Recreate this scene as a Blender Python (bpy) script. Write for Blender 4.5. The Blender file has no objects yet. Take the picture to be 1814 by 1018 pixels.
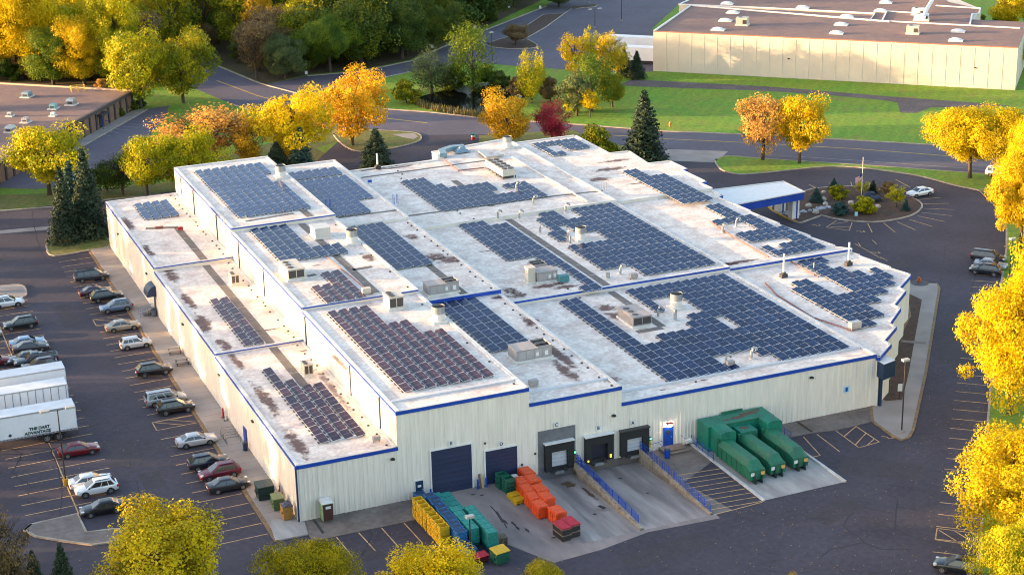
import bpy, bmesh, math, random
import numpy as np
from mathutils import Vector, Matrix
rnd = random.Random(7)
SC = bpy.context.scene
COL = SC.collection
# ------------------------------------------------------------------ camera (solved from the building's own right angles)
S = 1.15
CAM = dict(c=(-36.4662*S, -139.8218*S, 71.837*S), yaw=-0.3931, pitch=0.3338, roll=-0.0225, f=3079.3752)
def cam_axes():
    y, p, r = CAM['yaw'], CAM['pitch'], CAM['roll']
    fwd = Vector((-math.sin(y)*math.cos(p), math.cos(y)*math.cos(p), -math.sin(p)))
    right = Vector((math.cos(y), math.sin(y), 0.0)); up = right.cross(fwd)
    return right*math.cos(r)+up*math.sin(r), -right*math.sin(r)+up*math.cos(r), fwd
CR, CU, CF = cam_axes(); CP = Vector(CAM['c'])
def G(px, py, z=0.0):
    """world point at height z seen at photograph pixel (px, py)"""
    d = CF*CAM['f'] + CR*(px-907) - CU*(py-509)
    t = (z-CP.z)/d.z
    return CP + d*t
def PR(P):
    d = Vector(P)-CP; z = d.dot(CF)
    return (907+CAM['f']*d.dot(CR)/z, 509-CAM['f']*d.dot(CU)/z)
cam = bpy.data.cameras.new('camera'); camo = bpy.data.objects.new('camera', cam); COL.objects.link(camo)
m = Matrix((CR, CU, -CF)).transposed().to_4x4(); m.translation = CP
camo.matrix_world = m
cam.sensor_width = 36; cam.lens = CAM['f']/1814*36; cam.clip_end = 3000; cam.clip_start = 1
SC.camera = camo
# ------------------------------------------------------------------ materials
def newmat(name):
    mt = bpy.data.materials.new(name); mt.use_nodes = True
    nt = mt.node_tree; b = nt.nodes['Principled BSDF']
    return mt, nt, b
def M(name, col, rough=0.8, var=0.0, scale=1.0, col2=None, metal=0.0, spec=0.5, bump=0.0, bscale=None, detail=6, lo=0.35, hi=0.65, fine=0.0, fscale=40, stretch=None):
    """procedural material: two colours mixed by world-space noise, optional fine grain and bump"""
    mt, nt, b = newmat(name); N = nt.nodes; L = nt.links
    c = (*col, 1)
    b.inputs['Roughness'].default_value = rough; b.inputs['Metallic'].default_value = metal
    b.inputs['Specular IOR Level'].default_value = spec
    b.inputs['Base Color'].default_value = c
    if var or col2 or bump or fine:
        geo = N.new('ShaderNodeTexCoord'); vec = geo.outputs['Object']
        if stretch:
            mp = N.new('ShaderNodeMapping'); mp.inputs['Scale'].default_value = stretch
            L.new(vec, mp.inputs['Vector']); vec = mp.outputs['Vector']
        last = None
        if var or col2:
            no = N.new('ShaderNodeTexNoise'); no.inputs['Scale'].default_value = scale; no.inputs['Detail'].default_value = detail
            no.inputs['Roughness'].default_value = 0.62
            L.new(vec, no.inputs['Vector'])
            mr = N.new('ShaderNodeMapRange'); mr.inputs[1].default_value = lo; mr.inputs[2].default_value = hi
            L.new(no.outputs[0], mr.inputs[0])
            mx = N.new('ShaderNodeMix'); mx.data_type = 'RGBA'
            L.new(mr.outputs[0], mx.inputs[0])
            c2 = col2 if col2 else tuple(x*(1-var) for x in col)
            mx.inputs[6].default_value = c; mx.inputs[7].default_value = (*c2, 1)
            last = mx.outputs[2]
        if fine:
            nf = N.new('ShaderNodeTexNoise'); nf.inputs['Scale'].default_value = fscale; nf.inputs['Detail'].default_value = 3
            L.new(vec, nf.inputs['Vector'])
            mf = N.new('ShaderNodeMapRange'); mf.inputs[1].default_value = 0.3; mf.inputs[2].default_value = 0.7
            mf.inputs[3].default_value = 1-fine; mf.inputs[4].default_value = 1+fine
            L.new(nf.outputs[0], mf.inputs[0])
            mm = N.new('ShaderNodeMix'); mm.data_type = 'RGBA'; mm.blend_type = 'MULTIPLY'; mm.inputs[0].default_value = 1
            if last: L.new(last, mm.inputs[6])
            else: mm.inputs[6].default_value = c
            L.new(mf.outputs[0], mm.inputs[7]); last = mm.outputs[2]
        if last: L.new(last, b.inputs['Base Color'])
        if bump:
            nb = N.new('ShaderNodeTexNoise'); nb.inputs['Scale'].default_value = bscale or scale*8; nb.inputs['Detail'].default_value = 4
            L.new(vec, nb.inputs['Vector'])
            bp = N.new('ShaderNodeBump'); bp.inputs['Strength'].default_value = bump; bp.inputs['Distance'].default_value = 0.05
            L.new(nb.outputs[0], bp.inputs['Height']); L.new(bp.outputs[0], b.inputs['Normal'])
    return mt
def leafmat(name, cols, trans=0.3, rough=0.7):
    """foliage: each leaf card takes its own shade from a ramp; part of the light passes through"""
    mt, nt, b = newmat(name); N = nt.nodes; L = nt.links
    g = N.new('ShaderNodeNewGeometry'); oi = N.new('ShaderNodeObjectInfo')
    tc = N.new('ShaderNodeTexCoord'); no = N.new('ShaderNodeTexNoise'); no.inputs['Scale'].default_value = 4.5; no.inputs['Detail'].default_value = 3
    L.new(tc.outputs['Object'], no.inputs['Vector'])
    a1 = N.new('ShaderNodeMath'); a1.operation = 'MULTIPLY'; a1.inputs[1].default_value = 0.34
    L.new(g.outputs['Random Per Island'], a1.inputs[0])
    a2 = N.new('ShaderNodeMath'); a2.operation = 'MULTIPLY_ADD'; a2.inputs[1].default_value = 2.2; a2.inputs[2].default_value = -0.75
    L.new(no.outputs[0], a2.inputs[0])
    a3 = N.new('ShaderNodeMath'); a3.operation = 'ADD'; L.new(a1.outputs[0], a3.inputs[0]); L.new(a2.outputs[0], a3.inputs[1])
    a4 = N.new('ShaderNodeMath'); a4.operation = 'MULTIPLY_ADD'; a4.inputs[1].default_value = 0.24; a4.inputs[2].default_value = -0.12
    L.new(oi.outputs['Random'], a4.inputs[0])
    a5 = N.new('ShaderNodeMath'); a5.operation = 'ADD'; L.new(a3.outputs[0], a5.inputs[0]); L.new(a4.outputs[0], a5.inputs[1])
    rp = N.new('ShaderNodeValToRGB'); el = rp.color_ramp.elements
    while len(el) < len(cols): el.new(0.5)
    for i, c in enumerate(cols):
        el[i].position = 0.1+0.8*i/(len(cols)-1); el[i].color = (*c, 1)
    L.new(a5.outputs[0], rp.inputs[0]); L.new(rp.outputs[0], b.inputs['Base Color'])
    b.inputs['Roughness'].default_value = rough; b.inputs['Specular IOR Level'].default_value = 0.25
    tr = N.new('ShaderNodeBsdfTranslucent'); L.new(rp.outputs[0], tr.inputs['Color'])
    ms = N.new('ShaderNodeMixShader'); ms.inputs[0].default_value = trans
    L.new(b.outputs[0], ms.inputs[1]); L.new(tr.outputs[0], ms.inputs[2])
    L.new(ms.outputs[0], N['Material Output'].inputs['Surface'])
    return mt
def paintmat(name, col, metal=0.3, rough=0.28):
    mt, nt, b = newmat(name)
    b.inputs['Base Color'].default_value = (*col, 1); b.inputs['Metallic'].default_value = metal; b.inputs['Roughness'].default_value = rough
    b.inputs['Coat Weight'].default_value = 0.6; b.inputs['Coat Roughness'].default_value = 0.08
    return mt
def fademat(name, col, k_=.85):
    """blotchy stain that thins out towards its own edge"""
    mt, nt, b = newmat(name)
    N = nt.nodes; L = nt.links
    tc = N.new('ShaderNodeTexCoord'); no = N.new('ShaderNodeTexNoise'); no.inputs['Scale'].default_value = 1.1; no.inputs['Detail'].default_value = 9; no.inputs['Roughness'].default_value = .7
    L.new(tc.outputs['Object'], no.inputs['Vector'])
    mp = N.new('ShaderNodeMapping'); mp.inputs['Location'].default_value = (-1, -1, 0); mp.inputs['Scale'].default_value = (2, 2, 0); L.new(tc.outputs['Generated'], mp.inputs['Vector'])
    ln_ = N.new('ShaderNodeVectorMath'); ln_.operation = 'LENGTH'; L.new(mp.outputs[0], ln_.inputs[0])
    f = N.new('ShaderNodeMapRange'); f.inputs[1].default_value = .25; f.inputs[2].default_value = .95; f.inputs[3].default_value = .12; f.inputs[4].default_value = -.22; L.new(ln_.outputs['Value'], f.inputs[0])
    a = N.new('ShaderNodeMath'); L.new(no.outputs[0], a.inputs[0]); L.new(f.outputs[0], a.inputs[1])
    r = N.new('ShaderNodeMapRange'); r.inputs[1].default_value = .43; r.inputs[2].default_value = .60; L.new(a.outputs[0], r.inputs[0])
    k = N.new('ShaderNodeMath'); k.operation = 'MULTIPLY'; k.inputs[1].default_value = k_; L.new(r.outputs[0], k.inputs[0])
    b.inputs['Base Color'].default_value = (*col, 1); b.inputs['Roughness'].default_value = .9
    L.new(k.outputs[0], b.inputs['Alpha'])
    return mt
def emit(name, col, st):
    mt, nt, b = newmat(name)
    b.inputs['Base Color'].default_value = (*col, 1)
    b.inputs['Emission Color'].default_value = (*col, 1); b.inputs['Emission Strength'].default_value = st
    return mt
# ------------------------------------------------------------------ mesh builder
class MB:
    def __init__(s): s.v = []; s.f = []; s.m = []
    def add(s, vs, fs, mi=0):
        o = len(s.v); s.v += [tuple(v) for v in vs]
        for f in fs: s.f.append([i+o for i in f]); s.m.append(mi)
        return s
    def quad(s, a, b, c, d, mi=0): return s.add([a, b, c, d], [(0, 1, 2, 3)], mi)
    def box(s, x0, y0, z0, x1, y1, z1, mi=0, top=None):
        v = [(x0,y0,z0),(x1,y0,z0),(x1,y1,z0),(x0,y1,z0),(x0,y0,z1),(x1,y0,z1),(x1,y1,z1),(x0,y1,z1)]
        s.add(v, [(3,2,1,0),(0,1,5,4),(1,2,6,5),(2,3,7,6),(3,0,4,7)], mi)
        o = len(s.v)-8; s.f.append([o+4,o+5,o+6,o+7]); s.m.append(mi if top is None else top)
        return s
    def obox(s, c, dx, dy, hz, mi=0, ang=0.0, top=None, taper=1.0):
        """box centred at c (base z), half sizes dx, dy, height hz, turned by ang; top may be tapered"""
        ca, sa = math.cos(ang), math.sin(ang); v = []
        for z, k in ((0, 1), (hz, taper)):
            for ux, uy in ((-1,-1),(1,-1),(1,1),(-1,1)):
                x, y = ux*dx*k, uy*dy*k
                v.append((c[0]+x*ca-y*sa, c[1]+x*sa+y*ca, c[2]+z))
        s.add(v, [(3,2,1,0),(0,1,5,4),(1,2,6,5),(2,3,7,6),(3,0,4,7)], mi)
        o = len(s.v)-8; s.f.append([o+4,o+5,o+6,o+7]); s.m.append(mi if top is None else top)
        return s
    def prism(s, poly, z0, z1, mi=0, top=None, bottom=False):
        n = len(poly)
        ar = sum(poly[i][0]*poly[(i+1)%n][1]-poly[(i+1)%n][0]*poly[i][1] for i in range(n))
        if ar < 0: poly = poly[::-1]
        v = [(p[0], p[1], z0) for p in poly]+[(p[0], p[1], z1) for p in poly]
        s.add(v, [(i, (i+1)%n, n+(i+1)%n, n+i) for i in range(n)], mi)
        o = len(s.v)-2*n; s.f.append([o+n+i for i in range(n)]); s.m.append(mi if top is None else top)
        if bottom: s.f.append([o+i for i in range(n)][::-1]); s.m.append(mi)
        return s
    def cyl(s, c, r, h, n=16, mi=0, r2=None, top=None, cap=True, axis='z'):
        r2 = r if r2 is None else r2; v = []
        for z, R in ((0, r), (h, r2)):
            for i in range(n):
                a = 2*math.pi*i/n; x, y = R*math.cos(a), R*math.sin(a)
                if axis == 'z': v.append((c[0]+x, c[1]+y, c[2]+z))
                elif axis == 'y': v.append((c[0]+y, c[1]+z, c[2]+x))
                else: v.append((c[0]+z, c[1]+x, c[2]+y))
        s.add(v, [(i, (i+1)%n, n+(i+1)%n, n+i) for i in range(n)], mi)
        o = len(s.v)-2*n
        if cap:
            s.f.append([o+n+i for i in range(n)]); s.m.append(mi if top is None else top)
            s.f.append([o+i for i in range(n)][::-1]); s.m.append(mi)
        return s
    def tube(s, pts, r, n=8, mi=0, r2=None):
        pts = [Vector(p) for p in pts]; rings = []
        for i, p in enumerate(pts):
            d = (pts[min(i+1, len(pts)-1)]-pts[max(i-1, 0)]).normalized()
            a = Vector((0, 0, 1)) if abs(d.z) < 0.9 else Vector((1, 0, 0))
            u = d.cross(a).normalized(); w = d.cross(u)
            R = r if r2 is None else r+(r2-r)*i/(len(pts)-1)
            rings.append([p+u*(R*math.cos(2*math.pi*k/n))+w*(R*math.sin(2*math.pi*k/n)) for k in range(n)])
        o = len(s.v)
        for rg in rings: s.v += [tuple(q) for q in rg]
        for i in range(len(rings)-1):
            for k in range(n):
                s.f.append([o+i*n+k, o+(i+1)*n+k, o+(i+1)*n+(k+1)%n, o+i*n+(k+1)%n]); s.m.append(mi)
        s.f.append([o+k for k in range(n)]); s.m.append(mi)
        s.f.append([o+(len(rings)-1)*n+k for k in range(n)][::-1]); s.m.append(mi)
        return s
    def dome(s, c, rx, ry, rz, n=12, k=5, mi=0):
        v = []; f = []
        for j in range(k):
            t = math.pi/2*j/k
            for i in range(n):
                a = 2*math.pi*i/n
                v.append((c[0]+rx*math.cos(t)*math.cos(a), c[1]+ry*math.cos(t)*math.sin(a), c[2]+rz*math.sin(t)))
        v.append((c[0], c[1], c[2]+rz))
        for j in range(k-1):
            for i in range(n): f.append((j*n+i, j*n+(i+1)%n, (j+1)*n+(i+1)%n, (j+1)*n+i))
        for i in range(n): f.append(((k-1)*n+i, (k-1)*n+(i+1)%n, len(v)-1))
        return s.add(v, f, mi)
    def mesh(s, name, mats, smooth=None):
        me = bpy.data.meshes.new(name); me.from_pydata(s.v, [], s.f)
        for mt in (mats if isinstance(mats, (list, tuple)) else [mats]): me.materials.append(mt)
        me.polygons.foreach_set('material_index', s.m)
        if smooth is not None:
            me.polygons.foreach_set('use_smooth', [True]*len(s.f)); me.set_sharp_from_angle(angle=math.radians(smooth))
        me.update(); return me
    def build(s, name, mats, parent=None, smooth=None, loc=None):
        o = bpy.data.objects.new(name, s.mesh(name, mats, smooth)); COL.objects.link(o)
        if parent: o.parent = parent
        if loc is not None: o.location = loc
        return o
def tag(o, label=None, cat=None, group=None, kind=None):
    if label: o['label'] = label
    if cat: o['category'] = cat
    if group: o['group'] = group
    if kind: o['kind'] = kind
    return o
def thing(name, label, cat, loc=(0, 0, 0), rz=0.0, group=None):
    o = bpy.data.objects.new(name, None); COL.objects.link(o); o.empty_display_size = 0.3
    o.location = loc; o.rotation_euler = (0, 0, rz)
    return tag(o, label, cat, group)
def inst(name, mesh, parent=None, loc=(0, 0, 0), rz=0.0, scale=None, mat=None):
    o = bpy.data.objects.new(name, mesh); COL.objects.link(o); o.location = loc; o.rotation_euler = (0, 0, rz)
    if parent: o.parent = parent
    if scale: o.scale = scale
    if mat: o.material_slots[0].link = 'OBJECT'; o.material_slots[0].material = mat
    return o
def copytree(src, loc, rz=None, label=None, group=None):
    c = src.copy(); COL.objects.link(c); c.location = loc
    if rz is not None: c.rotation_euler = (0, 0, rz)
    if label: c['label'] = label
    if group: c['group'] = group
    for ch in list(src.children):
        d = ch.copy(); COL.objects.link(d); d.parent = c
        for g in list(ch.children):
            e = g.copy(); COL.objects.link(e); e.parent = d
    return c
def sheet(name, outer, z, mat, holes=(), kind='structure'):
    """flat ground sheet with optional holes"""
    bm = bmesh.new(); edges = []
    for loop in [outer]+list(holes):
        vs = [bm.verts.new((p[0], p[1], z)) for p in loop]
        edges += [bm.edges.new((vs[i], vs[(i+1) % len(vs)])) for i in range(len(vs))]
    bmesh.ops.triangle_fill(bm, use_beauty=True, use_dissolve=False, edges=edges)
    for f in bm.faces:
        if f.normal.z < 0: f.normal_flip()
    me = bpy.data.meshes.new(name); bm.to_mesh(me); bm.free(); me.materials.append(mat)
    o = bpy.data.objects.new(name, me); COL.objects.link(o)
    if kind: o['kind'] = kind
    return o
def gp(*pts): return [tuple(G(x, y))[:2] for x, y in pts]
def smoothloop(pts, n=6, closed=True):
    """Catmull-Rom through 2-D points"""
    out = []; k = len(pts)
    rng = range(k if closed else k-1)
    for i in rng:
        p0 = pts[(i-1) % k] if closed or i > 0 else pts[i]; p1 = pts[i]; p2 = pts[(i+1) % k]
        p3 = pts[(i+2) % k] if closed or i+2 < k else p2
        for j in range(n):
            t = j/n
            out.append(tuple(0.5*((2*b)+(-a+c)*t+(2*a-5*b+4*c-d)*t*t+(-a+3*b-3*c+d)*t**3) for a, b, c, d in zip(p0, p1, p2, p3)))
    if not closed: out.append(tuple(pts[-1]))
    return out
def ribbon(mb, pts, w, z0, z1, mi=0):
    """strip of width w along 2-D points, from z0 to z1 (flat when equal)"""
    P = [Vector(p) for p in pts]; L = []; R = []
    for i, p in enumerate(P):
        d = (P[min(i+1, len(P)-1)]-P[max(i-1, 0)]); d = d.normalized() if d.length > 1e-6 else Vector((1, 0)); n = Vector((-d.y, d.x))
        L.append(p+n*w/2); R.append(p-n*w/2)
    for i in range(len(P)-1):
        a, b, c, d = R[i], R[i+1], L[i+1], L[i]
        mb.quad((*a, z1), (*b, z1), (*c, z1), (*d, z1), mi)
        if z1-z0 > 0.001:
            mb.quad((*a, z0), (*b, z0), (*b, z1), (*a, z1), mi); mb.quad((*c, z0), (*d, z0), (*d, z1), (*c, z1), mi)
    if z1-z0 > 0.001:
        mb.quad((*L[0], z0), (*R[0], z0), (*R[0], z1), (*L[0], z1), mi); mb.quad((*R[-1], z0), (*L[-1], z0), (*L[-1], z1), (*R[-1], z1), mi)
def textmesh(name, cu):
    t = bpy.data.objects.new(name+'_curve', cu); COL.objects.link(t)
    me = bpy.data.meshes.new_from_object(t.evaluated_get(bpy.context.evaluated_depsgraph_get()))
    bpy.data.objects.remove(t); me.name = name; o = bpy.data.objects.new(name, me); COL.objects.link(o); return o
NUM = ['one','two','three','four','five','six','seven','eight','nine','ten','eleven','twelve','thirteen','fourteen','fifteen','sixteen','seventeen','eighteen','nineteen']
ORD = ['first','second','third','fourth','fifth','sixth','seventh','eighth','ninth','tenth','eleventh','twelfth','thirteenth','fourteenth','fifteenth','sixteenth','seventeenth','eighteenth','nineteenth']
# ------------------------------------------------------------------ light and air
SUN_EL = math.radians(5.8); TO_SUN = Vector((-0.924, 0.383, 0)).normalized()
SUN_AZ = math.atan2(TO_SUN.x, TO_SUN.y)
wd = bpy.data.worlds.new('World'); SC.world = wd; wd.use_nodes = True
nt = wd.node_tree; bg = nt.nodes['Background']
sky = nt.nodes.new('ShaderNodeTexSky'); sky.sky_type = 'NISHITA'; sky.sun_disc = False
sky.sun_elevation = SUN_EL; sky.sun_rotation = SUN_AZ; sky.air_density = 1.0; sky.dust_density = 2.0; sky.ozone_density = 1.45; sky.altitude = 200
_tint = nt.nodes.new('ShaderNodeMix'); _tint.data_type = 'RGBA'; _tint.blend_type = 'MULTIPLY'; _tint.inputs[0].default_value = 1; _tint.inputs[7].default_value = (1.11, 0.98, 0.935, 1)
nt.links.new(sky.outputs[0], _tint.inputs[6]); nt.links.new(_tint.outputs[2], bg.inputs[0]); bg.inputs[1].default_value = 0.15
sl = bpy.data.lights.new('sun', 'SUN'); sl.energy = 2.8; sl.angle = math.radians(0.5); sl.color = (1.0, 0.64, 0.31)
so = bpy.data.objects.new('sun', sl); COL.objects.link(so)
d = Vector((TO_SUN.x*math.cos(SUN_EL), TO_SUN.y*math.cos(SUN_EL), math.sin(SUN_EL)))
so.rotation_euler = d.to_track_quat('Z', 'Y').to_euler()
SC.view_settings.view_transform = 'Standard'; SC.view_settings.look = 'None'; SC.cycles.pixel_filter_type = 'BLACKMAN_HARRIS'; SC.cycles.filter_width = 1.05; SC.view_settings.exposure = 2.74
# ------------------------------------------------------------------ setting materials
mGRASS = M('lawn', (0.09, 0.24, 0.004), 0.9, scale=0.10, col2=(0.17, 0.23, 0.008), bump=0.6, bscale=6, fine=0.3, fscale=1.3, lo=.3, hi=.7)
mDRYG = M('verge_grass', (0.08, 0.125, 0.012), 0.9, scale=0.25, col2=(0.17, 0.14, 0.03), bump=0.5, bscale=6, fine=0.3, fscale=1.5)
mLITTER = M('wood_floor', (0.05, 0.045, 0.02), 0.95, scale=0.2, col2=(0.09, 0.06, 0.02), bump=0.6, bscale=3, fine=0.3, fscale=2)
mASPH = M('asphalt', (0.067, 0.058, 0.073), 0.85, scale=0.09, col2=(0.044, 0.038, 0.049), bump=0.15, bscale=25, fine=0.16, fscale=1.6, detail=10, spec=0.35)
mROAD = M('road_asphalt', (0.115, 0.105, 0.132), 0.85, scale=0.07, col2=(0.09, 0.081, 0.10), bump=0.1, bscale=20, fine=0.08, fscale=0.8, spec=0.35)
mCONC = M('concrete', (0.34, 0.30, 0.27), 0.85, scale=0.25, col2=(0.24, 0.21, 0.185), bump=0.1, bscale=12, fine=0.10, fscale=1.0)
mCONCD = M('stained_concrete', (0.21, 0.175, 0.15), 0.88, scale=0.3, col2=(0.13, 0.105, 0.092), bump=0.15, bscale=10, fine=0.15, fscale=1.5)
mYARD = M('yard_concrete', (0.30, 0.245, 0.22), 0.85, scale=0.14, col2=(0.19, 0.157, 0.147), fine=0.15, fscale=0.9, stretch=(1, 0.35, 1), bump=0.1, bscale=10)
mWELL = M('well_concrete', (0.37, 0.325, 0.295), 0.85, scale=0.55, col2=(0.18, 0.152, 0.14), fine=0.18, fscale=0.8, stretch=(1, 0.12, 1), bump=0.1, bscale=10)
mPAD = M('pale_concrete_pad', (0.40, 0.38, 0.35), 0.85, scale=0.4, col2=(0.25, 0.235, 0.22), fine=0.12, fscale=1.0, stretch=(1, 0.3, 1))
mKERB = M('kerb_concrete', (0.42, 0.37, 0.31), 0.85, scale=0.6, col2=(0.28, 0.22, 0.15), fine=0.1)
mKERBY = M('yellow_kerb_paint', (0.62, 0.33, 0.03), 0.7, scale=1.5, var=0.3)
mLEAFK = M('kerb_with_leaves', (0.27, 0.17, 0.075), 0.9, scale=1.3, col2=(0.16, 0.11, 0.07), fine=0.25, fscale=5)
mLINE = M('faded_line_paint', (0.60, 0.38, 0.16), 0.8, scale=0.9, col2=(0.24, 0.16, 0.09), fine=0.2, fscale=4, lo=.42, hi=.72)
mLINEW = M('white_line_paint', (0.45, 0.42, 0.38), 0.8, scale=0.5, var=0.45, fine=0.2)
mYLINE = M('yellow_line_paint', (0.55, 0.36, 0.06), 0.8, scale=0.3, var=0.25)
mCRACK = M('crack_tar', (0.018, 0.016, 0.018), 0.7)
mMULCH = M('mulch', (0.052, 0.032, 0.024), 0.95, scale=0.8, col2=(0.09, 0.05, 0.03), bump=0.6, bscale=5, fine=0.35, fscale=4)
def mow(mt, sc, ang):
    nt = mt.node_tree; N = nt.nodes; L = nt.links; b = N['Principled BSDF']; src = b.inputs['Base Color'].links[0].from_socket
    tc = N.new('ShaderNodeTexCoord'); mp = N.new('ShaderNodeMapping'); mp.inputs['Rotation'].default_value = (0, 0, ang); L.new(tc.outputs['Object'], mp.inputs['Vector'])
    wv = N.new('ShaderNodeTexWave'); wv.inputs['Scale'].default_value = sc; wv.inputs['Distortion'].default_value = 2.5; wv.inputs['Detail'].default_value = 2; L.new(mp.outputs[0], wv.inputs['Vector'])
    no = N.new('ShaderNodeTexNoise'); no.inputs['Scale'].default_value = .22; no.inputs['Detail'].default_value = 9; L.new(tc.outputs['Object'], no.inputs['Vector'])
    mr = N.new('ShaderNodeMapRange'); mr.inputs[3].default_value = .95; mr.inputs[4].default_value = 1.05; L.new(wv.outputs['Fac'], mr.inputs[0])
    m1 = N.new('ShaderNodeMix'); m1.data_type = 'RGBA'; m1.blend_type = 'MULTIPLY'; m1.inputs[0].default_value = 1; L.new(src, m1.inputs[6]); L.new(mr.outputs[0], m1.inputs[7])
    m2 = N.new('ShaderNodeMix'); m2.data_type = 'RGBA'; m2.inputs[7].default_value = (.20, .15, .035, 1); r2 = N.new('ShaderNodeMapRange'); r2.inputs[1].default_value = .56; r2.inputs[2].default_value = .74; r2.inputs[4].default_value = .75; L.new(no.outputs[0], r2.inputs[0]); L.new(r2.outputs[0], m2.inputs[0]); L.new(m1.outputs[2], m2.inputs[6]); L.new(m2.outputs[2], b.inputs['Base Color'])
mow(mGRASS, .11, .75)
mWATER = M('pond_water', (0.005, 0.006, 0.005), 0.12, spec=0.04, bump=0.03, bscale=0.6)
mOILED = fademat('oil_stain', (0.030, 0.024, 0.022), .9)
mRUST = fademat('rust_stain', (0.11, 0.055, 0.025), .9)
# ------------------------------------------------------------------ the ground and its layers
WELL_C = [(27.3, 0), (27.3, -17), (31.45, -17), (31.45, 0)]
WELL_B = [(31.85, 0), (31.85, -17), (39.65, -17), (39.65, 0)]
BIG = 1500
HOLES = [WELL_C, WELL_B]
sheet('ground', [(-BIG, -BIG), (BIG, -BIG), (BIG, BIG), (-BIG, BIG)], -0.012, mGRASS, HOLES)
sheet('wood_floor', gp((-260,150),(0,152),(182,155),(238,168),(330,118),(380,112),(470,150),(545,132),(640,124),(725,106),(800,75),(870,43),(905,26),(960,0))+[(120, 700), (-500, 700)], -0.006, mLITTER)
LOT = gp((-400,372),(0,373),(190,353),(310,338),(440,310),(556,289),(580,268),(600,250),(650,235),(690,205),(860,225),(1000,240),(1180,262),(1290,277),(1268,285),(1272,296),(1310,309),(1354,306),(1454,296),(1521,297),(1622,311),(1688,328),(1735,336),(1765,365),(1783,405),(1783,440),(1771,520),(1750,745),(1733,1018),(1722,1160),(-400,1160))
sheet('parking_lot', LOT, 0.0, mASPH, HOLES)
sheet('road', gp((340,85),(382,115),(460,147),(520,163),(600,182),(690,193),(850,208),(1010,219),(1180,232),(1354,239),(1651,256),(1814,266),(2300,300),(2300,350),(1814,313),(1718,306),(1354,281),(1290,277),(1180,262),(1010,248),(860,238),(700,240),(600,232),(520,215),(440,195),(414,186),(334,152),(310,120)), 0.004, mROAD)
sheet('side_road', gp((470,150),(545,134),(640,126),(730,107),(800,76),(880,45),(967,11),(1000,-10),(1040,-10),(960,30),(930,60),(868,82),(868,104),(735,126),(680,138),(600,160),(560,178)), 0.008, mROAD)
sheet('far_parking_lot', gp((866,70),(930,45),(990,12),(1030,-25),(1270,-25),(1200,10),(1156,50),(1157,127),(1100,128),(993,123),(900,116),(850,112)), 0.012, mROAD)
sheet('neighbour_lot', gp((-60,330),(0,318),(120,262),(236,197),(300,187),(292,210),(268,235),(262,262),(300,290),(312,310),(190,322),(60,335)), 0.004, mROAD)
sheet('gravel_path', gp((1095,150),(1120,141),(1354,153),(1480,163),(1575,171),(1700,180),(1790,187),(1720,191),(1650,190),(1625,200),(1595,200),(1590,182),(1560,177),(1480,170),(1354,161),(1120,153)), 0.004, M('gravel', (0.12, 0.10, 0.095), 0.95, scale=0.2, col2=(0.08, 0.065, 0.06), fine=0.25, fscale=2))
tag(sheet('water', smoothloop(gp((735,176),(775,163),(830,150),(890,145),(930,150),(925,175),(890,195),(855,206),(800,198),(760,188))), 0.006, mWATER), kind='structure')
sheet('driveway_apron', gp((1176,264),(1290,268),(1268,288),(1186,285)), 0.008, mCONC)
sheet('verge', gp((-60,352),(0,345),(70,343),(190,333),(312,322),(312,337),(190,352),(0,372),(-60,374)), 0.008, mDRYG)
sheet('verge', gp((300,300),(440,262),(540,240),(590,231),(600,250),(560,262),(575,272),(556,288),(440,308),(330,332)), 0.008, mDRYG)
sheet('pavement', gp((-60,414),(0,408),(94,400),(94,406),(0,414),(-60,420)), 0.006, mCONC)
sheet('verge', gp((848,240),(1010,230),(1080,252),(1175,276),(1196,292),(1100,300),(980,262),(850,262)), 0.012, mDRYG)
mb = MB()
def island(name, poly, mat, h=0.13, kerb=None, w=0.28):
    b = MB(); b.prism(poly, 0.0, h, 0); o = b.build(name, mat); o['kind'] = 'structure'
    k = MB(); ribbon(k, poly+[poly[0], poly[1]], w, 0.0, h+0.02); ko = k.build('kerb', kerb or mKERB); ko['kind'] = 'structure'
island('verge', smoothloop(gp((1270,283),(1268,290),(1282,303),(1310,309),(1354,306.5),(1454,296.5),(1521,297),(1622,311),(1688,328),(1735,338),(1790,352),(1900,350),(1900,322),(1814,314),(1718,307),(1540,294),(1354,282),(1290,277)), 3), mGRASS)
island('verge', smoothloop(gp((592,240),(600,233),(650,231),(700,233),(735,236),(746,243),(738,252),(690,264),(640,269),(612,260)), 4), mDRYG)
sheet('pavement', gp((695,239),(733,237),(741,243),(733,248),(712,244)), 0.136, mCONC)
KERBE = gp((1735,337),(1765,366),(1783,405),(1783,440),(1771,520),(1750,745),(1733,1018),(1722,1160))
island('verge', KERBE+[(62, -75), (250, -75), (250, 60), (150, 72)], mGRASS, 0.12)
island('garden_bed', smoothloop(gp((1366,372),(1380,380),(1396,388),(1415,395),(1431,391),(1451,384),(1458,383),(1479,388),(1509,392),(1548,394),(1583,390),(1615,382),(1630,372),(1633,363),(1622,354),(1606,349),(1574,341),(1539,334),(1503,331),(1450,334),(1431,338),(1400,348),(1372,360)), 3), mMULCH, 0.15)
yk = MB(); ribbon(yk, smoothloop(gp((1412,394),(1396,388),(1380,380),(1366,372),(1361,364),(1364,358)), 4, False), 0.34, 0, 0.18); tag(yk.build('kerb', mKERBY), kind='structure')
island('verge', smoothloop([(-8.5,113.5),(-9.4,108.7),(-8.8,104.8),(-3.6,105.2),(-0.2,105.9),(0.24,110.9),(-3.5,113.5),(-7.4,114.2)], 3), mDRYG)
island('pavement', [(-26.76,10.48),(-25.89,11.58),(-21.04,12.01),(-20.93,7.23),(-18.43,6.8),(-12.5,4.5),(-13.2,3.2),(-20.87,4.12),(-23.26,6.12),(-25.91,8.59)], mCONCD)
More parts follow.
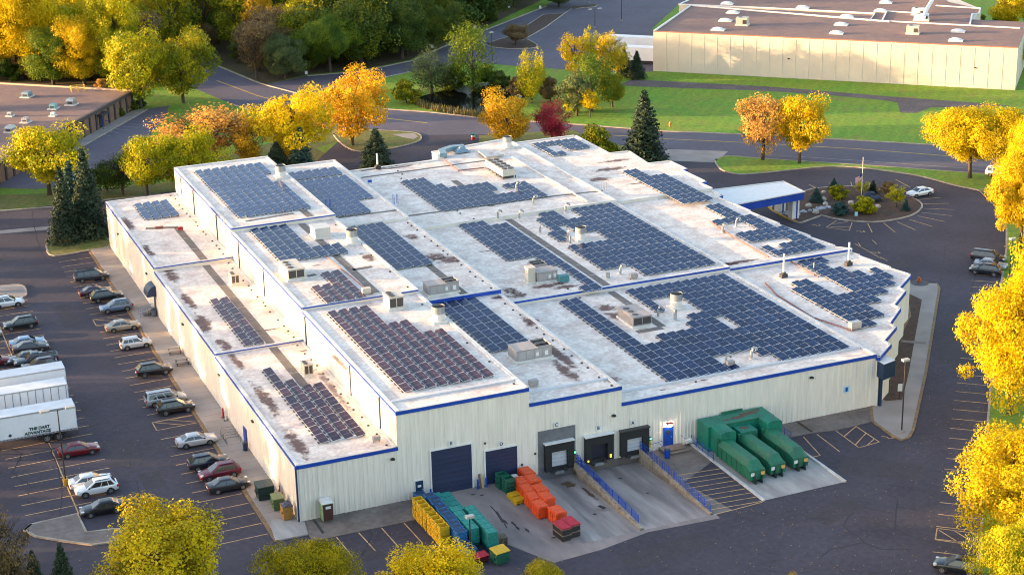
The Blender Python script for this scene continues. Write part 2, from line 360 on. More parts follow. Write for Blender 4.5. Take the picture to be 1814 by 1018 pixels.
island('pavement', smoothloop([(-21.5,93.4),(-18.6,93.5),(-16.0,92.9),(-15.3,90.8),(-15.8,87.2),(-17.6,87.6),(-21.5,88.3)], 3), mCONC)
island('garden_bed', smoothloop(gp((862,80),(900,66),(918,64),(950,79),(944,86),(900,87)), 4), mMULCH)
island('garden_bed', gp((917,70),(935,45),(962,27),(1000,24),(1012,16),(965,50),(926,72)), mMULCH)
island('garden_bed', gp((1012,13),(1060,8),(1054,13),(1020,16)), mMULCH)
# strips of kerb along the road
for pl, w in (([(384,117),(460,148),(520,164),(600,183),(690,194),(760,199),(850,209),(1010,220),(1180,233),(1354,240),(1651,257),(1814,267)], 0.4), ([(545,135),(640,127),(730,108),(800,77),(880,46),(967,12)], 0.5), ([(680,138),(735,126),(800,115)], 0.4), ([(414,186),(440,195),(520,215)], 0.4), ([(0,374),(95,367),(190,354),(285,345)], 0.35), ([(190,320),(240,315),(300,300)], 0.3)):
    k = MB(); ribbon(k, gp(*pl), w, 0, 0.14); tag(k.build('kerb', mKERB), kind='structure')
# walks beside the factory
w = MB(); w.box(-3.15, -3.2, 0, -0.0, 105.4, 0.12); tag(w.build('pavement', mCONC), kind='structure')
w = MB(); w.box(-3.6, -3.2, 0, -3.15, 105.2, 0.06); tag(w.build('kerb', mLEAFK), kind='structure')
w = MB()
for yy in np.arange(1.5, 105, 1.9): w.box(-3.12, yy, 0.12, -0.02, yy+0.05, 0.123)
tag(w.build('pavement_joint', mCONCD), kind='structure')
w = MB(); w.box(0.0, -4.8, 0, 12.3, -0.0, 0.08); tag(w.build('pavement', mCONCD), kind='structure')
sheet('pavement', [(-3.5,-3.1),(0,-3.1),(0.5,-0.1),(-2.6,1.9),(-3.1,0)], 0.128, mPAD)
sheet('yard', [(12.35,0),(12.35,-5),(16,-10),(20.5,-19.5),(27.3,-17.5),(27.3,0)], 0.006, mYARD)
sheet('yard', [(24.6,-17),(27.3,-17),(27.3,0),(26.3,0),(25.5,-10)], 0.010, mWELL)
sheet('dock_apron', [(20.5,-19.5),(26,-19),(32,-17.6),(40.2,-18.0),(40.2,-17.0),(27.3,-17.0),(22.5,-17.3)], 0.010, mYARD)
sheet('pavement', [(39.95,0),(39.95,-17),(42.3,-17),(40.9,-8.8),(46.6,-5.2),(46.6,0)], 0.010, mCONCD)
sheet('concrete_pad', [(46.5,0),(46.5,-16.4),(56.6,-16.2),(56.9,0)], 0.02, mPAD)
w = MB(); w.box(46.2, -16.5, 0, 46.5, -0.3, 0.2); w.box(56.5, -16.3, 0, 56.8, -4.5, 0.2); tag(w.build('kerb', M('white_kerb', (0.62,0.6,0.57), 0.8, scale=1, var=0.3)), kind='structure')
w = MB(); w.prism([(57,0),(57,-3.6),(60.2,-3.6),(63.5,-4.2),(68.4,-3.9),(71.4,0)], 0, 0.1); tag(w.build('pavement', mCONCD), kind='structure')
SEW = gp((1600,500),(1660,502),(1664,512),(1640,660),(1618,760),(1610,775),(1597,780),(1579,771),(1546,747),(1540,700),(1570,640),(1612,560))
island('pavement', SEW, mCONC, 0.11, mLEAFK, 0.35)
sheet('garden_bed', gp((1552,703),(1569,711),(1598,709),(1609,665),(1633,532),(1606,519),(1560,560)), 0.118, mMULCH)
sheet('pavement', gp((1597,603),(1640,607),(1640,611),(1596,607)), 0.122, mCONCD)
# sunk truck wells: sloping floors, end walls
w = MB()
for (p, dz, mi) in ((WELL_C, -0.75, 0), (WELL_B, -1.0, 0)):
    x0, x1 = p[0][0], p[2][0]
    w.quad((x0,-17,0.0),(x1,-17,0.0),(x1,0,dz),(x0,0,dz))
    w.quad((x0,0,dz),(x0,0,0),(x0,-17,0),(x0,-17,-0.001), 1); w.quad((x1,0,dz),(x1,-17,-0.001),(x1,-17,0),(x1,0,0), 1)
    w.quad((x0,0,dz),(x1,0,dz),(x1,0,0.3),(x0,0,0.3), 1)
tag(w.build('truck_well', [mWELL, mCONCD]), kind='structure')
# repaired rectangles, oil spots under the stalls and tyre-darkened lanes
pt = MB()
mPATCH = M('asphalt_patch', (0.050, 0.042, 0.048), 0.85, scale=.8, var=.25, fine=.2, fscale=4)
for (px, py, a, b, an) in ((1480,905,3.2,1.6,.3),(1560,830,2.2,4.5,.9),(250,480,2.5,1.4,.1),(120,560,1.2,5,.0),(215,800,1.6,3.8,.0),(1690,620,2,5,-.65),(1560,470,4,1.6,-.2),(1180,975,5,1.5,.15),(640,985,2.2,1.4,.2),(270,850,1.2,2.2,.0)):
    p = G(px, py); ca, sa = math.cos(an), math.sin(an)
    pt.quad(*[(p.x+x*ca-y*sa, p.y+x*sa+y*ca, .003) for x, y in ((-a,-b),(a,-b),(a,b),(-a,b))])
tag(pt.build('asphalt_patches', mPATCH), kind='structure')
ob = MB(); r_ = random.Random(77)
def spot(x, y, r, z=.0045):
    n = 10; ob.add([(x+r*r_.uniform(.6,1.1)*math.cos(6.283*i/n), y+r*r_.uniform(.6,1.1)*math.sin(6.283*i/n), z) for i in range(n)], [tuple(range(n))])
for k in range(0, 38):
    for x in (-6.6, -5.2):
        if r_.random() < .55: spot(x+r_.uniform(-.4,.4), 2.8+2.632*k+r_.uniform(-.4,.4), r_.uniform(.12,.38))
for k in range(0, 28):
    for x in (-24.2, -18.0):
        if r_.random() < .55: spot(x+r_.uniform(-.6,.6), 15.6+2.632*k+r_.uniform(-.4,.4), r_.uniform(.12,.4))
for k in range(60):
    p = G(r_.uniform(1250,1700), r_.uniform(860,1010)); spot(p.x, p.y, r_.uniform(.05,.22))
for t in np.arange(-44, 42, 2.85): 
    p = (Vector((88.45,-.9))+Vector((.636,.772))*(t+1.4))+Vector((-.772,.636))*r_.uniform(1.5,3.2); spot(p.x, p.y, r_.uniform(.1,.35))
tag(ob.build('oil_spots', M('oil_spot', (0.034,0.029,0.032), .7, scale=2, var=.3)), kind='structure')
# ------------------------------------------------------------------ painted lines and cracks
ln = MB(); LZ = 0.006
def line(a, b, w=0.13, mbx=None, z=LZ): ribbon(mbx or ln, [tuple(a)[:2], tuple(b)[:2]], w, z, z)
for k in range(-1, 39):
    y = 1.48+2.632*k
    if k in (11, 27): continue
    line((-8.7, y-0.1), (-3.7, y+0.05))
for y0 in (30.5, 70.2):
    line((-8.6,y0),(-3.7,y0+.2)); line((-8.6,y0+2.6),(-3.7,y0+2.8)); line((-8.6,y0),(-8.6,y0+2.6)); line((-8.4,y0+2.5),(-5.4,y0+.3)); line((-6.6,y0+2.5),(-3.8,y0+.5))
for k in range(0, 29):
    y = 14.3+2.632*k
    line((-26.2, y-.15), (-15.7, y+.2))
line((-20.9, 12), (-20.9, 88), 0.15)
kd = Vector((0.636, 0.772)); kn = Vector((-0.772, 0.636)); k0 = Vector((88.45, -0.9))
def kx(t):   # kerb of the right-hand lot at distance t along its first straight
    return k0+kd*t
for t in np.arange(-46, 52, 2.85):
    p = kx(t)-kn*(-0.5 if t < 8 else -0.5)
    line(kx(t)+kn*0.5, kx(t)+kn*4.6+Vector((0, 0)), 0.13)
for a, b in zip(gp((1660,935),(1732,944),(1725,965),(1657,955)), gp((1732,944),(1725,965),(1657,955),(1660,935))): line(a, b)
for a, b in (((1663,938),(1700,961)), ((1690,939),(1724,960))): line(*gp(a, b))
# stalls on the far side of the turnaround and by the south-east corner
c6 = lambda x, y: (1380+x/5.669, 280+y/5.669)
for a, b in (((890,655),(935,745)),((1050,650),(1165,743)),((1185,640),(1370,722)),((1305,615),(1540,687)),((1390,580),(1665,638)),((1430,545),(1735,580)),((1445,505),(1760,518)),((1430,462),(1710,455)),((1380,420),(1625,395)),((575,628),(475,695)),((475,695),(705,728)),((705,728),(735,645)),((540,660),(690,640)),((520,690),(720,690)),((300,265),(470,345)),((250,330),(380,360)),((500,250),(560,290)),((720,240),(745,310)),((915,250),(895,310)),((1000,330),(1080,335)),((1170,215),(1320,295))):
    line(*gp(c6(*a), c6(*b)), w=0.14)
for a, b in ([(58,-9.2),(59,-4.1)],[(60.5,-9.3),(60.8,-4.1)],[(63.05,-9.3),(63.3,-4.2)],[(66,-9),(66.1,-3.9)],[(63.05,-9.3),(66,-9)],[(63.2,-6),(66,-4.2)],[(63.1,-8.5),(66,-6.3)],[(64.2,-9.2),(66,-8)],[(57.1,-9.2),(58,-9.2)]): line(a, b)
for k in range(9):
    y = -7.2-1.12*k; line((40.9 if k < 3 else 40.1, y+.3), (46.1, y-.25), 0.12, z=0.014)
line((40.1,-17.0),(42.4,-16.9), 0.14, z=0.014); line((42.4,-16.9),(46.1,-16.6), 0.12)
for a, b in ([(5.2,-9.5),(4.9,-4.9)],[(7.6,-9.7),(7.4,-4.9)],[(10.1,-9.9),(9.9,-4.9)],[(2.7,-9.5),(2.5,-4.9)]): line(a, b)
for p in gp(c6(370,672), c6(815,735))+[(67.6,-8.2)]+gp((1550,447)):     # worn wheelchair marks
    ribbon(ln, [(p[0]-.5,p[1]+.4),(p[0],p[1]),(p[0]-.1,p[1]-.5),(p[0]+.5,p[1]-.6),(p[0]+.6,p[1]+.1)], 0.16, LZ, LZ)
for a, b in (((1545,425),(1553,432)),((1515,432),(1562,458)),((1525,436),(1520,430)),((1560,455),(1572,462))): line(*gp(a, b))
tag(ln.build('lot_markings', mLINE), kind='structure')
rl = MB()
ribbon(rl, gp((384,143),(457,170),(560,196),(640,205),(757,218)), 0.35, 0.012, 0.012); ribbon(rl, gp((1060,238),(1177,246),(1340,253.5),(1520,264),(1688,277),(1814,287)), 0.3, 0.012, 0.012)
tag(rl.build('road_markings', mYLINE), kind='structure')
rl = MB(); ribbon(rl, gp((1354,274),(1530,285),(1680,296),(1814,306)), 0.15, 0.012, 0.012)
for k in range(6):
    x = 210+12*k; ribbon(rl, gp((170+k*16,236-k*4),(196+k*16,241-k*5)), 0.12, 0.010, 0.010)
tag(rl.build('road_markings', mLINEW), kind='structure')
ck = MB()
def crack(*pts, w=0.13):
    P = gp(*pts); out = []
    for i in range(len(P)-1):
        a, b = Vector(P[i]), Vector(P[i+1]); n = max(2, int((b-a).length/1.2))
        for j in range(n): out.append(a.lerp(b, j/n)+Vector((rnd.uniform(-.1,.1), rnd.uniform(-.1,.1))))
    out.append(Vector(P[-1])); ribbon(ck, out, w, 0.009, 0.009)
c8 = lambda *L: [(1354+x/2.843, 660+y/2.843) for x, y in L]
crack(*c8((600,560),(740,580),(880,610),(930,615))); crack(*c8((630,590),(675,640),(655,705),(660,785))); crack(*c8((500,678),(650,705))); crack(*c8((670,672),(810,695)))
crack(*c8((545,755),(650,785),(780,838),(930,875))); crack(*c8((455,705),(420,720),(402,770),(480,830),(500,855),(590,890),(745,890)), w=0.14); crack(*c8((500,855),(400,875),(330,890),(285,925))); crack(*c8((490,785),(520,798),(600,785)))
crack(*c8((230,735),(330,735)), w=0.3); crack(*c8((750,330),(990,355)))
ca = lambda *L: [(x/2.843, 660+y/2.843) for x, y in L]
crack(*ca((520,250),(640,235),(760,215))); crack(*ca((590,425),(640,398),(880,370))); crack(*ca((545,465),(610,465),(655,478),(655,440))); crack(*ca((735,505),(690,548),(700,605))); crack(*ca((690,548),(550,552)))
crack(*ca((240,345),(290,470),(310,560),(305,725)), w=0.13); crack(*ca((60,380),(110,405),(60,500),(150,570),(140,620))); crack(*ca((545,365),(590,380))); crack(*ca((1250,960),(1260,1018)))
crack((910,455),(1590,460)); 
c7 = lambda *L: [(1354+x/2.828, 320+y/2.828) for x, y in L]
crack(*c7((430,335),(900,330),(1010,300),(1130,260),(1170,210)), w=0.11); crack(*c7((910,330),(880,510)), w=0.11); crack(*c7((1055,470),(1035,560)), w=0.12); crack(*c7((880,535),(1000,545))); crack(*c7((870,620),(1100,635)))
cb = lambda *L: [(x/2.828, 320+y/2.828) for x, y in L]
crack(*cb((160,160),(200,350),(250,420))); crack(*cb((250,715),(440,690))); crack(*cb((300,625),(345,628)), w=0.45)
crack((655,935),(659,947),(648,968),(640,985)); crack((880,905),(898,935)); crack((870,895),(890,925)); crack((1060,895),(1072,900),w=0.5)
tag(ck.build('asphalt_cracks', mCRACK), kind='structure')
def blot(name, cx, cy, rx, ry, z, mat, seed=0, n=22, parent=None, ang=0.0, kind='structure'):
    r = random.Random(seed); pts = []
    for i in range(n):
        a = 2*math.pi*i/n; k = r.uniform(0.62, 1.12); x, y = rx*k*math.cos(a), ry*k*math.sin(a)
        pts.append((cx+x*math.cos(ang)-y*math.sin(ang), cy+x*math.sin(ang)+y*math.cos(ang)))
    pts = smoothloop(pts, 2); o = sheet(name, pts, z, mat, kind=kind)
    if parent: o.parent = parent
    return o
def wellz(x, y): return (-0.75 if x < 31.6 else -1.0)*(17+y)/17
def wblot(x, y, rx, ry, mat, seed):
    o = blot('stain', 0, 0, rx, ry, 0, mat, seed); o.location = (x, y, wellz(x, y)+0.012); o.rotation_euler = (math.atan((-0.75 if x < 31.6 else -1.0)/17), 0, 0)
wblot(30.0,-2.6,1.2,1.7,mRUST,3); wblot(30.8,-6,.5,3.4,mRUST,4); wblot(33.4,-2.6,.9,1.3,mRUST,5); wblot(35.8,-3.4,.45,.35,mOILED,6); wblot(29.0,-11,.45,.35,mOILED,7); wblot(36.5,-8.6,.4,.25,mOILED,8)
for i, (x, y, a, b) in enumerate(((20.2,-10.5,.25,1.6),(20.9,-11.8,.3,.9),(19.6,-9.2,.2,1.2),(18.9,-1.7,.5,.25),(19.8,-2.2,.5,.3),(23.0,-14.5,1.2,.3))): blot('stain', x, y, a, b, 0.016, mOILED, 40+i)
# ------------------------------------------------------------------ the factory
X1, X2, X3, X4 = 11.175, 26.42, 37.665, 71.3
Y1, Y2, YD = 34.76, 69.5, 105.78
XS = [0, X1, X2, X3, X4]; YS = [0, Y1, Y2, YD]
H = {1: (6.41, 6.68, 7.26), 2: (10.43, 10.83, 11.39), 3: (8.57, 9.12, 9.40), 4: (6.59, 7.14, 7.51), 5: (6.30, 6.86, 7.25)}
def RP(px, py, s, r, dz=0.0): return G(px, py, H[s][r]+dz)
mWALL = M('ribbed_wall_panel', (0.80, 0.735, 0.64), 0.6, scale=0.8, col2=(0.74, 0.675, 0.585), fine=0.08, fscale=2.5, stretch=(1, 1, 0.10), detail=9)
mWALLP = M('plain_wall_panel', (0.75, 0.69, 0.59), 0.65, scale=0.4, col2=(0.66, 0.60, 0.51), stretch=(1, 1, 0.15))
mROOF = M('roof_membrane', (0.71, 0.645, 0.575), 0.8, scale=0.42, col2=(0.47, 0.365, 0.315), fine=0.17, fscale=2.2, bump=0.1, bscale=3, lo=.43, hi=.74, detail=13)
mCAP = M('roof_edge_cap', (0.70, 0.67, 0.62), 0.6, scale=0.8, var=0.2)
mBLUE = M('blue_trim', (0.004, 0.062, 0.42), 0.45, scale=0.6, var=0.25)
mBLUED = M('dark_blue_door', (0.022, 0.035, 0.085), 0.45, scale=0.4, var=0.25, stretch=(.4, 1, 2))
mBLUEDK = M('deep_blue_paint', (0.008, 0.032, 0.085), 0.5)
mWHITE = M('white_paint', (0.74, 0.73, 0.70), 0.5, scale=1.5, var=0.1)
mBLACK = M('black_rubber', (0.014, 0.015, 0.017), 0.7)
mDARK = M('dark_metal', (0.035, 0.035, 0.04), 0.5)
mGREYB = M('grey_block', (0.16, 0.165, 0.175), 0.9, scale=1.2, var=0.25)
mPADW = M('roof_walk_pad', (0.185, 0.16, 0.14), 0.9, scale=0.7, col2=(0.13, 0.115, 0.105), fine=0.15, fscale=4)
mTAR = fademat('roof_tar_patch', (.15,.088,.078))
mRED = M('red_paint', (0.42, 0.012, 0.016), 0.5, scale=2, var=0.2)
mGALV = M('galvanised', (0.42, 0.43, 0.43), 0.38, scale=2, var=0.15, metal=0.55)
mUNIT = M('beige_unit', (0.56, 0.51, 0.42), 0.55, scale=1.5, var=0.12)
mUNITG = M('grey_unit', (0.34, 0.31, 0.30), 0.55, scale=1.5, var=0.2)
mLOUV = M('louvre_grille', (0.05, 0.045, 0.045), 0.5)
FB = thing('factory_building', 'large white ribbed-metal factory with blue trim, stepped white roofs covered in solar panels', 'building')
def rib_wall(name, a, b, z0, z1, out, pitch=0.56, d=0.05, off=0.02, mat=mWALL):
    """wall sheet with trapezoid ribs from a to b; out = outward 2-D direction"""
    a = Vector(a); b = Vector(b); L = (b-a).length; t = (b-a)/L; n = Vector(out); mb = MB(); prof = []; p0 = pitch
    s = 0.0
    while s < L:
        pitch = p0*rnd.choice((.7, 1, 1, 1.35))
        for q, o in ((0, 0), (.55, 0), (.65, 1), (.9, 1)):
            if s+q*pitch < L: prof.append((s+q*pitch, o))
        s += pitch
    prof.append((L, 0))
    v = []
    for s, o in prof:
        p = a+t*s+n*(off+d*o); v += [(p.x, p.y, z0), (p.x, p.y, z1)]
    f = [(2*i, 2*i+2, 2*i+3, 2*i+1) for i in range(len(prof)-1)]
    if t.cross(n) > 0: f = [q[::-1] for q in f]
    mb.add(v, f); return mb.build(name, mat, FB)
roofs = {}
def clip_rect(s, r): return [(XS[s-1], YS[r]), (XS[s], YS[r]), (XS[s], YS[r+1]), (XS[s-1], YS[r+1])]
S5P = {0: [(71.3,0),(71.5,-.4),(75.2,2.6),(75.25,4.0),(79.2,7.3),(79.25,8.7),(83.6,12.7),(83.65,14.1),(88.1,18.0),(88.15,19.4),(92.1,22.7),(92.6,23.3),(91.7,26.6),(92.0,27.0),(91.0,33.0),(91.3,33.4),(90.9,Y1),(71.3,Y1)],
       1: [(71.3,Y1),(90.9,Y1),(89.3,36.6),(89.6,37.2),(88.6,42.1),(89.0,42.6),(87.8,49.2),(88.2,49.7),(87.4,56.8),(87.7,57.2),(87.0,66),(88,66.3),(88,Y2),(71.3,Y2)],
       2: [(71.3,Y2),(88,Y2),(87.8,73),(89.0,73.2),(88.9,81),(89.9,81.3),(89.8,87.1),(85.9,87.4),(86.7,96),(83.1,96.3),(83.2,110.2),(71.3,110.2)]}
S4B = [(37.665,Y2),(71.3,Y2),(71.3,112.8),(56.2,110.2),(55.4,105.6),(37.665,104.6)]
cells = [(s, r, clip_rect(s, r)) for s in (1, 2, 3) for r in (0, 1, 2)]+[(4, 0, clip_rect(4, 0)), (4, 1, clip_rect(4, 1)), (4, 2, S4B)]+[(5, r, S5P[r]) for r in (0, 1, 2)]
for s, r, poly in cells:
    h = H[s][r]
    b = MB()
    if (s, r) == (4, 0):
        b.prism(poly, -0.0, h-0.02, 0)
    else: b.prism(poly, 0, h-0.02, 0)
    b.build('wall', mWALLP, FB)
    o = sheet('roof', poly, h, mROOF, kind=None); o.parent = FB; roofs[(s, r)] = o
def capline(a, b, h, w=0.38, up=0.14, mat=mCAP, name='roof_edge'):
    m_ = MB(); ribbon(m_, [a, b], w, h-0.02, h+up); return m_.build(name, mat, FB)
# front wall ribs, each bay with its own height and openings left in front of nothing: doors stand proud of the ribs
rib_wall('ribbed_wall', (0,0), (X1,0), 0.0, H[1][0]-.3, (0,-1)); rib_wall('ribbed_wall', (X1,0), (X2,0), 0, H[2][0]-.3, (0,-1))
rib_wall('ribbed_wall', (X2,0), (X3,0), 0.0, H[3][0]-.3, (0,-1)); rib_wall('ribbed_wall', (X3,0), (X4,0), 0.0, H[4][0]-.3, (0,-1))
for r in range(3):
    rib_wall('ribbed_wall', (0,YS[r]), (0,YS[r+1]), 0.1, H[1][r]-.25, (-1,0), pitch=0.9, d=0.035)
    rib_wall('ribbed_wall', (X1,YS[r]), (X1,YS[r+1]), H[1][r], H[2][r]-.25, (-1,0), pitch=0.9, d=0.035)
def trim(a, b, z1, hgt=0.31, out=(0, -1), thick=0.16, mat=mBLUE, name='trim'):
    a = Vector(a); b = Vector(b); n = Vector(out)*thick; t = MB()
    t.prism([tuple(a), tuple(b), tuple(b+n), tuple(a+n)], z1-hgt, z1+0.06, bottom=True); return t.build(name, mat, FB)
trim((-.16,0), (X1,0), H[1][0]); trim((X1-.1,0), (X2,0), H[2][0]); trim((X2,0), (X3,0), H[3][0]); trim((X3,0), (X4,0), H[4][0])
for r in range(3):
    trim((0,YS[r]), (0,YS[r+1]), H[1][r], 0.17, (-1,0), 0.10); trim((X1,YS[r]), (X1,YS[r+1]), H[2][r], 0.15, (-1,0), 0.10)
    for s in (1, 2, 3, 4):
        capline((XS[s-1]+.2, YS[r]), (XS[s-1]+.2, YS[r+1]), H[s][r])
    for s in (2, 3): capline((XS[s]-.25, YS[r]), (XS[s]-.25, YS[r+1]), H[s][r], 0.45, 0.12)
    capline((X4-.2, YS[r]), (X4-.2, YS[r+1] if r < 2 else 110), H[4][r], 0.4, 0.12)
    trim((X4,YS[r]+.1), (X4,YS[r+1]), H[4][r], 0.10, (1,0), 0.05, mBLUEDK); trim((X3,YS[r]+.1), (X3,YS[r+1]), H[3][r], 0.12, (1,0), 0.05, mBLUEDK)
for s in (1, 2, 3, 4):
    capline((XS[s-1], .1), (XS[s], .1), H[s][0], 0.4, 0.06)
    e = YD if s < 4 else 104.8
    capline((XS[s-1], e-.2), (XS[s] if s < 4 else 55.4, e-.2), H[s][2], 0.4, 0.16)
    for r in (1, 2):     # the steps between roof terraces
        if not (r == 2 and s in (3, 4)): trim((XS[s-1]+.05, YS[r]), (XS[s]-.05, YS[r]), H[s][r]-.02, {1:.07,2:.09,3:.42,4:.18}[s], (0,-1), 0.07)
        capline((XS[s-1], YS[r]+.16), (XS[s], YS[r]+.16), H[s][r], 0.34, 0.10)
for r in (1, 2):
    xr = 90.6 if r == 1 else 87.8
    trim((X4+.05, YS[r]), (xr, YS[r]), H[5][r]-.02, .22 if r == 1 else .05, (0,-1), 0.07, mBLUE if r == 1 else mCAP); capline((X4+.05, YS[r]+.16), (xr, YS[r]+.16), H[5][r], 0.34, 0.10)
for r in range(3):
    P = S5P[r]; P = P[:-1] if r else P[:-1]
    for a, b in zip(P[:-1], P[1:]):
        if abs(a[1]-b[1]) < .01 and abs(a[0]-b[0]) > 6: continue
        d2 = (Vector(b)-Vector(a)); L = d2.length
        n = Vector((d2.y, -d2.x))/L
        front = n.y < -.3
        capline(tuple(Vector(a)-n*.15), tuple(Vector(b)-n*.15), H[5][r], 0.3, 0.15)
        trim(a, b, H[5][r], 0.34 if front else 0.22, tuple(n), 0.10)
capline((71.3,110.0),(83.2,110.0),H[5][2],0.4,0.15); capline((56.2,110.0),(71.3,112.6),H[4][2],0.4,0.15)
w = MB(); w.box(55.4,105.4,5,56.6,107.2,8.3); w.build('parapet_box', mWALLP, FB)
# vertical joints / downspouts on the step wall and the corner
for yy, r in ((5.2,0),(15.5,0),(33.3,0),(52.5,1),(65.5,1),(78,2),(92.5,2),(101,2)):
    t = MB(); t.box(X1-.16, yy, H[1][r]+.05, X1-.03, yy+.2, H[2][r]-.25); t.build('downspout', mBLUEDK, FB)
t = MB(); t.box(-.14,-.14,0.1,0.02,0.02,H[1][0]-.3); t.build('corner_trim', mBLUEDK, FB)
t = MB(); t.box(0.02,-.15,0.1,0.2,-.02,H[1][0]-.3); t.build('corner_trim', mCAP, FB)
# white base flashing where the step wall meets the low roof, and walk pads
for r in range(3):
    t = MB(); t.prism([(X1-.45,YS[r]),(X1-.1,YS[r]),(X1-.1,YS[r+1]),(X1-.45,YS[r+1])], H[1][r]-.01, H[1][r]+.12); t.build('flashing', mCAP, FB)
def pad(a, b, s, r, w=1.0, mat=mPADW):
    A = RP(*a, s, r); B = RP(*b, s, r); t = MB(); n = max(1, int((B-A).length/4.2))
    for i in range(n):
        p = A.lerp(B, i/n); q_ = A.lerp(B, (i+.965)/n); ribbon(t, [tuple(p)[:2], tuple(q_)[:2]], w, H[s][r], H[s][r]+.03)
    t.build('walk_pad', mat, FB)
def padx(x, ya, yb, s, r, w=1.05):
    t = MB(); n = max(1, int(abs(yb-ya)/4.4))
    for i in range(n):
        p = ya+(yb-ya)*i/n; q_ = ya+(yb-ya)*(i+.965)/n; ribbon(t, [(x, p), (x, q_)], w, H[s][r], H[s][r]+.03)
    t.build('walk_pad', mPADW, FB)
xa = RP(345,440,1,2).x; padx(xa, RP(318,402,1,2).y, Y2+.3, 1, 2); padx(xa, Y2-.3, Y1+.5, 1, 1); padx(xa, Y1-.2, RP(532,685,1,0).y, 1, 0)
pad((258,405),(317,402),1,2); xb = RP(590,448,2,1).x; padx(xb, Y2-.3, RP(692,515,2,1).y, 2, 1); padx(RP(545,380,2,2).x, RP(540,372,2,2).y, Y2+.4, 2, 2)
xc = RP(668,370+25,3,1).x; padx(xc, RP(662,382,3,1).y, Y1+.4, 3, 1); padx(xc+.3, Y1-.4, RP(940,615,3,0).y, 3, 0)
xd = RP(1000,455,4,1).x; padx(xd, Y2-.5, Y1+.4, 4, 1); padx(xd, Y1-.5, RP(1180,578,4,0).y, 4, 0); padx(xd, RP(915,305,4,2).y, RP(985,350,4,2).y, 4, 2)
pad((1128,588),(1175,580),4,0); pad((625,478),(660,472),2,1,.8); pad((545,489),(560,486),2,1,.8)
for a, b, s, r in (((705,385),(985,347),4,2),((985,347),(1068,338),4,2),((435,392),(520,378),2,2),((600,386),(705,372),3,2),((640,303),(775,283),4,2),((640,315),(870,283),4,2)):
    A = RP(*a, s, r); B = RP(*b, s, r); t = MB(); ribbon(t, [tuple(A)[:2], tuple(B)[:2]], .5, H[s][r], H[s][r]+.05); t.build('roof_joint', mPADW if s != 4 or a[1] < 330 else mPADW, FB)
for x, y0, y1, s, r in ((RP(940,300,4,2).x, Y2, 100, 4, 2),):
    t = MB(); t.tube([(x,y0+1,H[s][r]+.22),(x,y1,H[s][r]+.22)], .14, 8); t.build('roof_pipe', mCAP, FB)
for s, rr in ((1,0),(2,0),(3,0),(4,0)):     # raised white seam a few metres back from the front edge
    x0, x1_ = XS[s-1]+(5.2 if s == 1 else .5), XS[s]-.5-(2 if s == 1 else 0); yy = 2.6 if s > 1 else 4.4
    t = MB(); t.box(x0, yy, H[s][0], x1_, yy+.35, H[s][0]+.16); t.build('roof_seam', M('seam_%d' % s, (0.50,0.52,0.55), .6), FB)
# tar patches and worn streaks on the membrane
def rpatch(px, py, s, r, rx, ry, seed, ang=0.0):
    p = RP(px, py, s, r); blot('roof_patch', p.x, p.y, rx, ry, H[s][r]+.012, mTAR, seed, 26, FB, ang, None)
for i, (px, py, s, r, rx, ry) in enumerate(((525,785,1,0,.8,5.5),(470,705,1,0,.7,8),(420,640,1,0,.5,5),(395,610,1,1,.7,3.5),(360,575,1,1,.9,6),(330,530,1,1,.7,5),(305,490,1,1,.8,4),(262,445,1,2,.7,4),(225,395,1,2,.7,6),(300,478,1,1,1.0,1.2),
        (795,460,3,1,2.6,2.8),(765,455,3,1,2.2,2.5),(735,470,3,1,2.6,1.5),(730,420,3,1,1.2,2),(690,385,3,1,1.4,2.2),(940,570,3,0,1.4,2.6),(880,527,3,0,1.8,.9),(985,625,3,0,1.1,8),(1000,655,3,0,1.0,5),(1085,672,3,0,1.3,1.4),(918,522,4,1,1.6,2.4),(905,515,4,1,1.2,2),
        (975,505,4,1,3.2,1.2),(1000,508,4,1,3,1),(1088,560,4,0,1.6,2.4),(1072,545,4,0,1.8,2),(1245,673,4,0,.9,.4),(1315,463,5,1,6,.8),(1280,470,5,1,4,.7),(1082,300,5,2,4,1.6),(1062,318,5,2,2.4,1.8),(1090,285,5,2,3.5,1),(1130,325,5,2,2.6,.5),
        (1430,437,5,1,3,1),(700,297,4,2,5,.7),(860,445,4,1,1.5,.3),(590,690,2,0,.6,8),(600,640,2,0,.5,6),(1010,545,4,0,.3,.3),(1175,690,4,0,.6,.25),(545,620,1,0,1.5,.3),(470,585,1,1,1.6,.3),(650,455,2,1,1.2,2.5),(560,470,2,1,.9,.3))):
    rpatch(px, py, s, r, rx*(1.7 if s == 1 else 1.25), ry*(1.2 if s < 3 else 1.1), 100+i)
sm = MB()                                   # overlapping sheet seams of the membrane
for s, r, poly in cells:
    xs_ = [p[0] for p in poly]; ys_ = [p[1] for p in poly]; x0, x1_ = min(xs_)+.5, (max(xs_) if s < 5 else 82)-.5
    for y in np.arange(min(ys_)+2.4, max(ys_)-1, 3.05):
        if (s, r) == (4, 2) and y > 104: continue
        if s == 5 and r == 0: x1_ = min(71.8+.86*y, 90.5)
        ribbon(sm, [(x0, y+rnd.uniform(-.05,.05)), (x1_, y+rnd.uniform(-.05,.05))], .07, H[s][r]+.006, H[s][r]+.006)
sm.build('membrane_seams', M('seam_strip', (.46,.41,.365), .85, scale=.5, col2=(.62,.57,.51)), FB)  # thin strips slightly darker than the membrane
bl = MB()
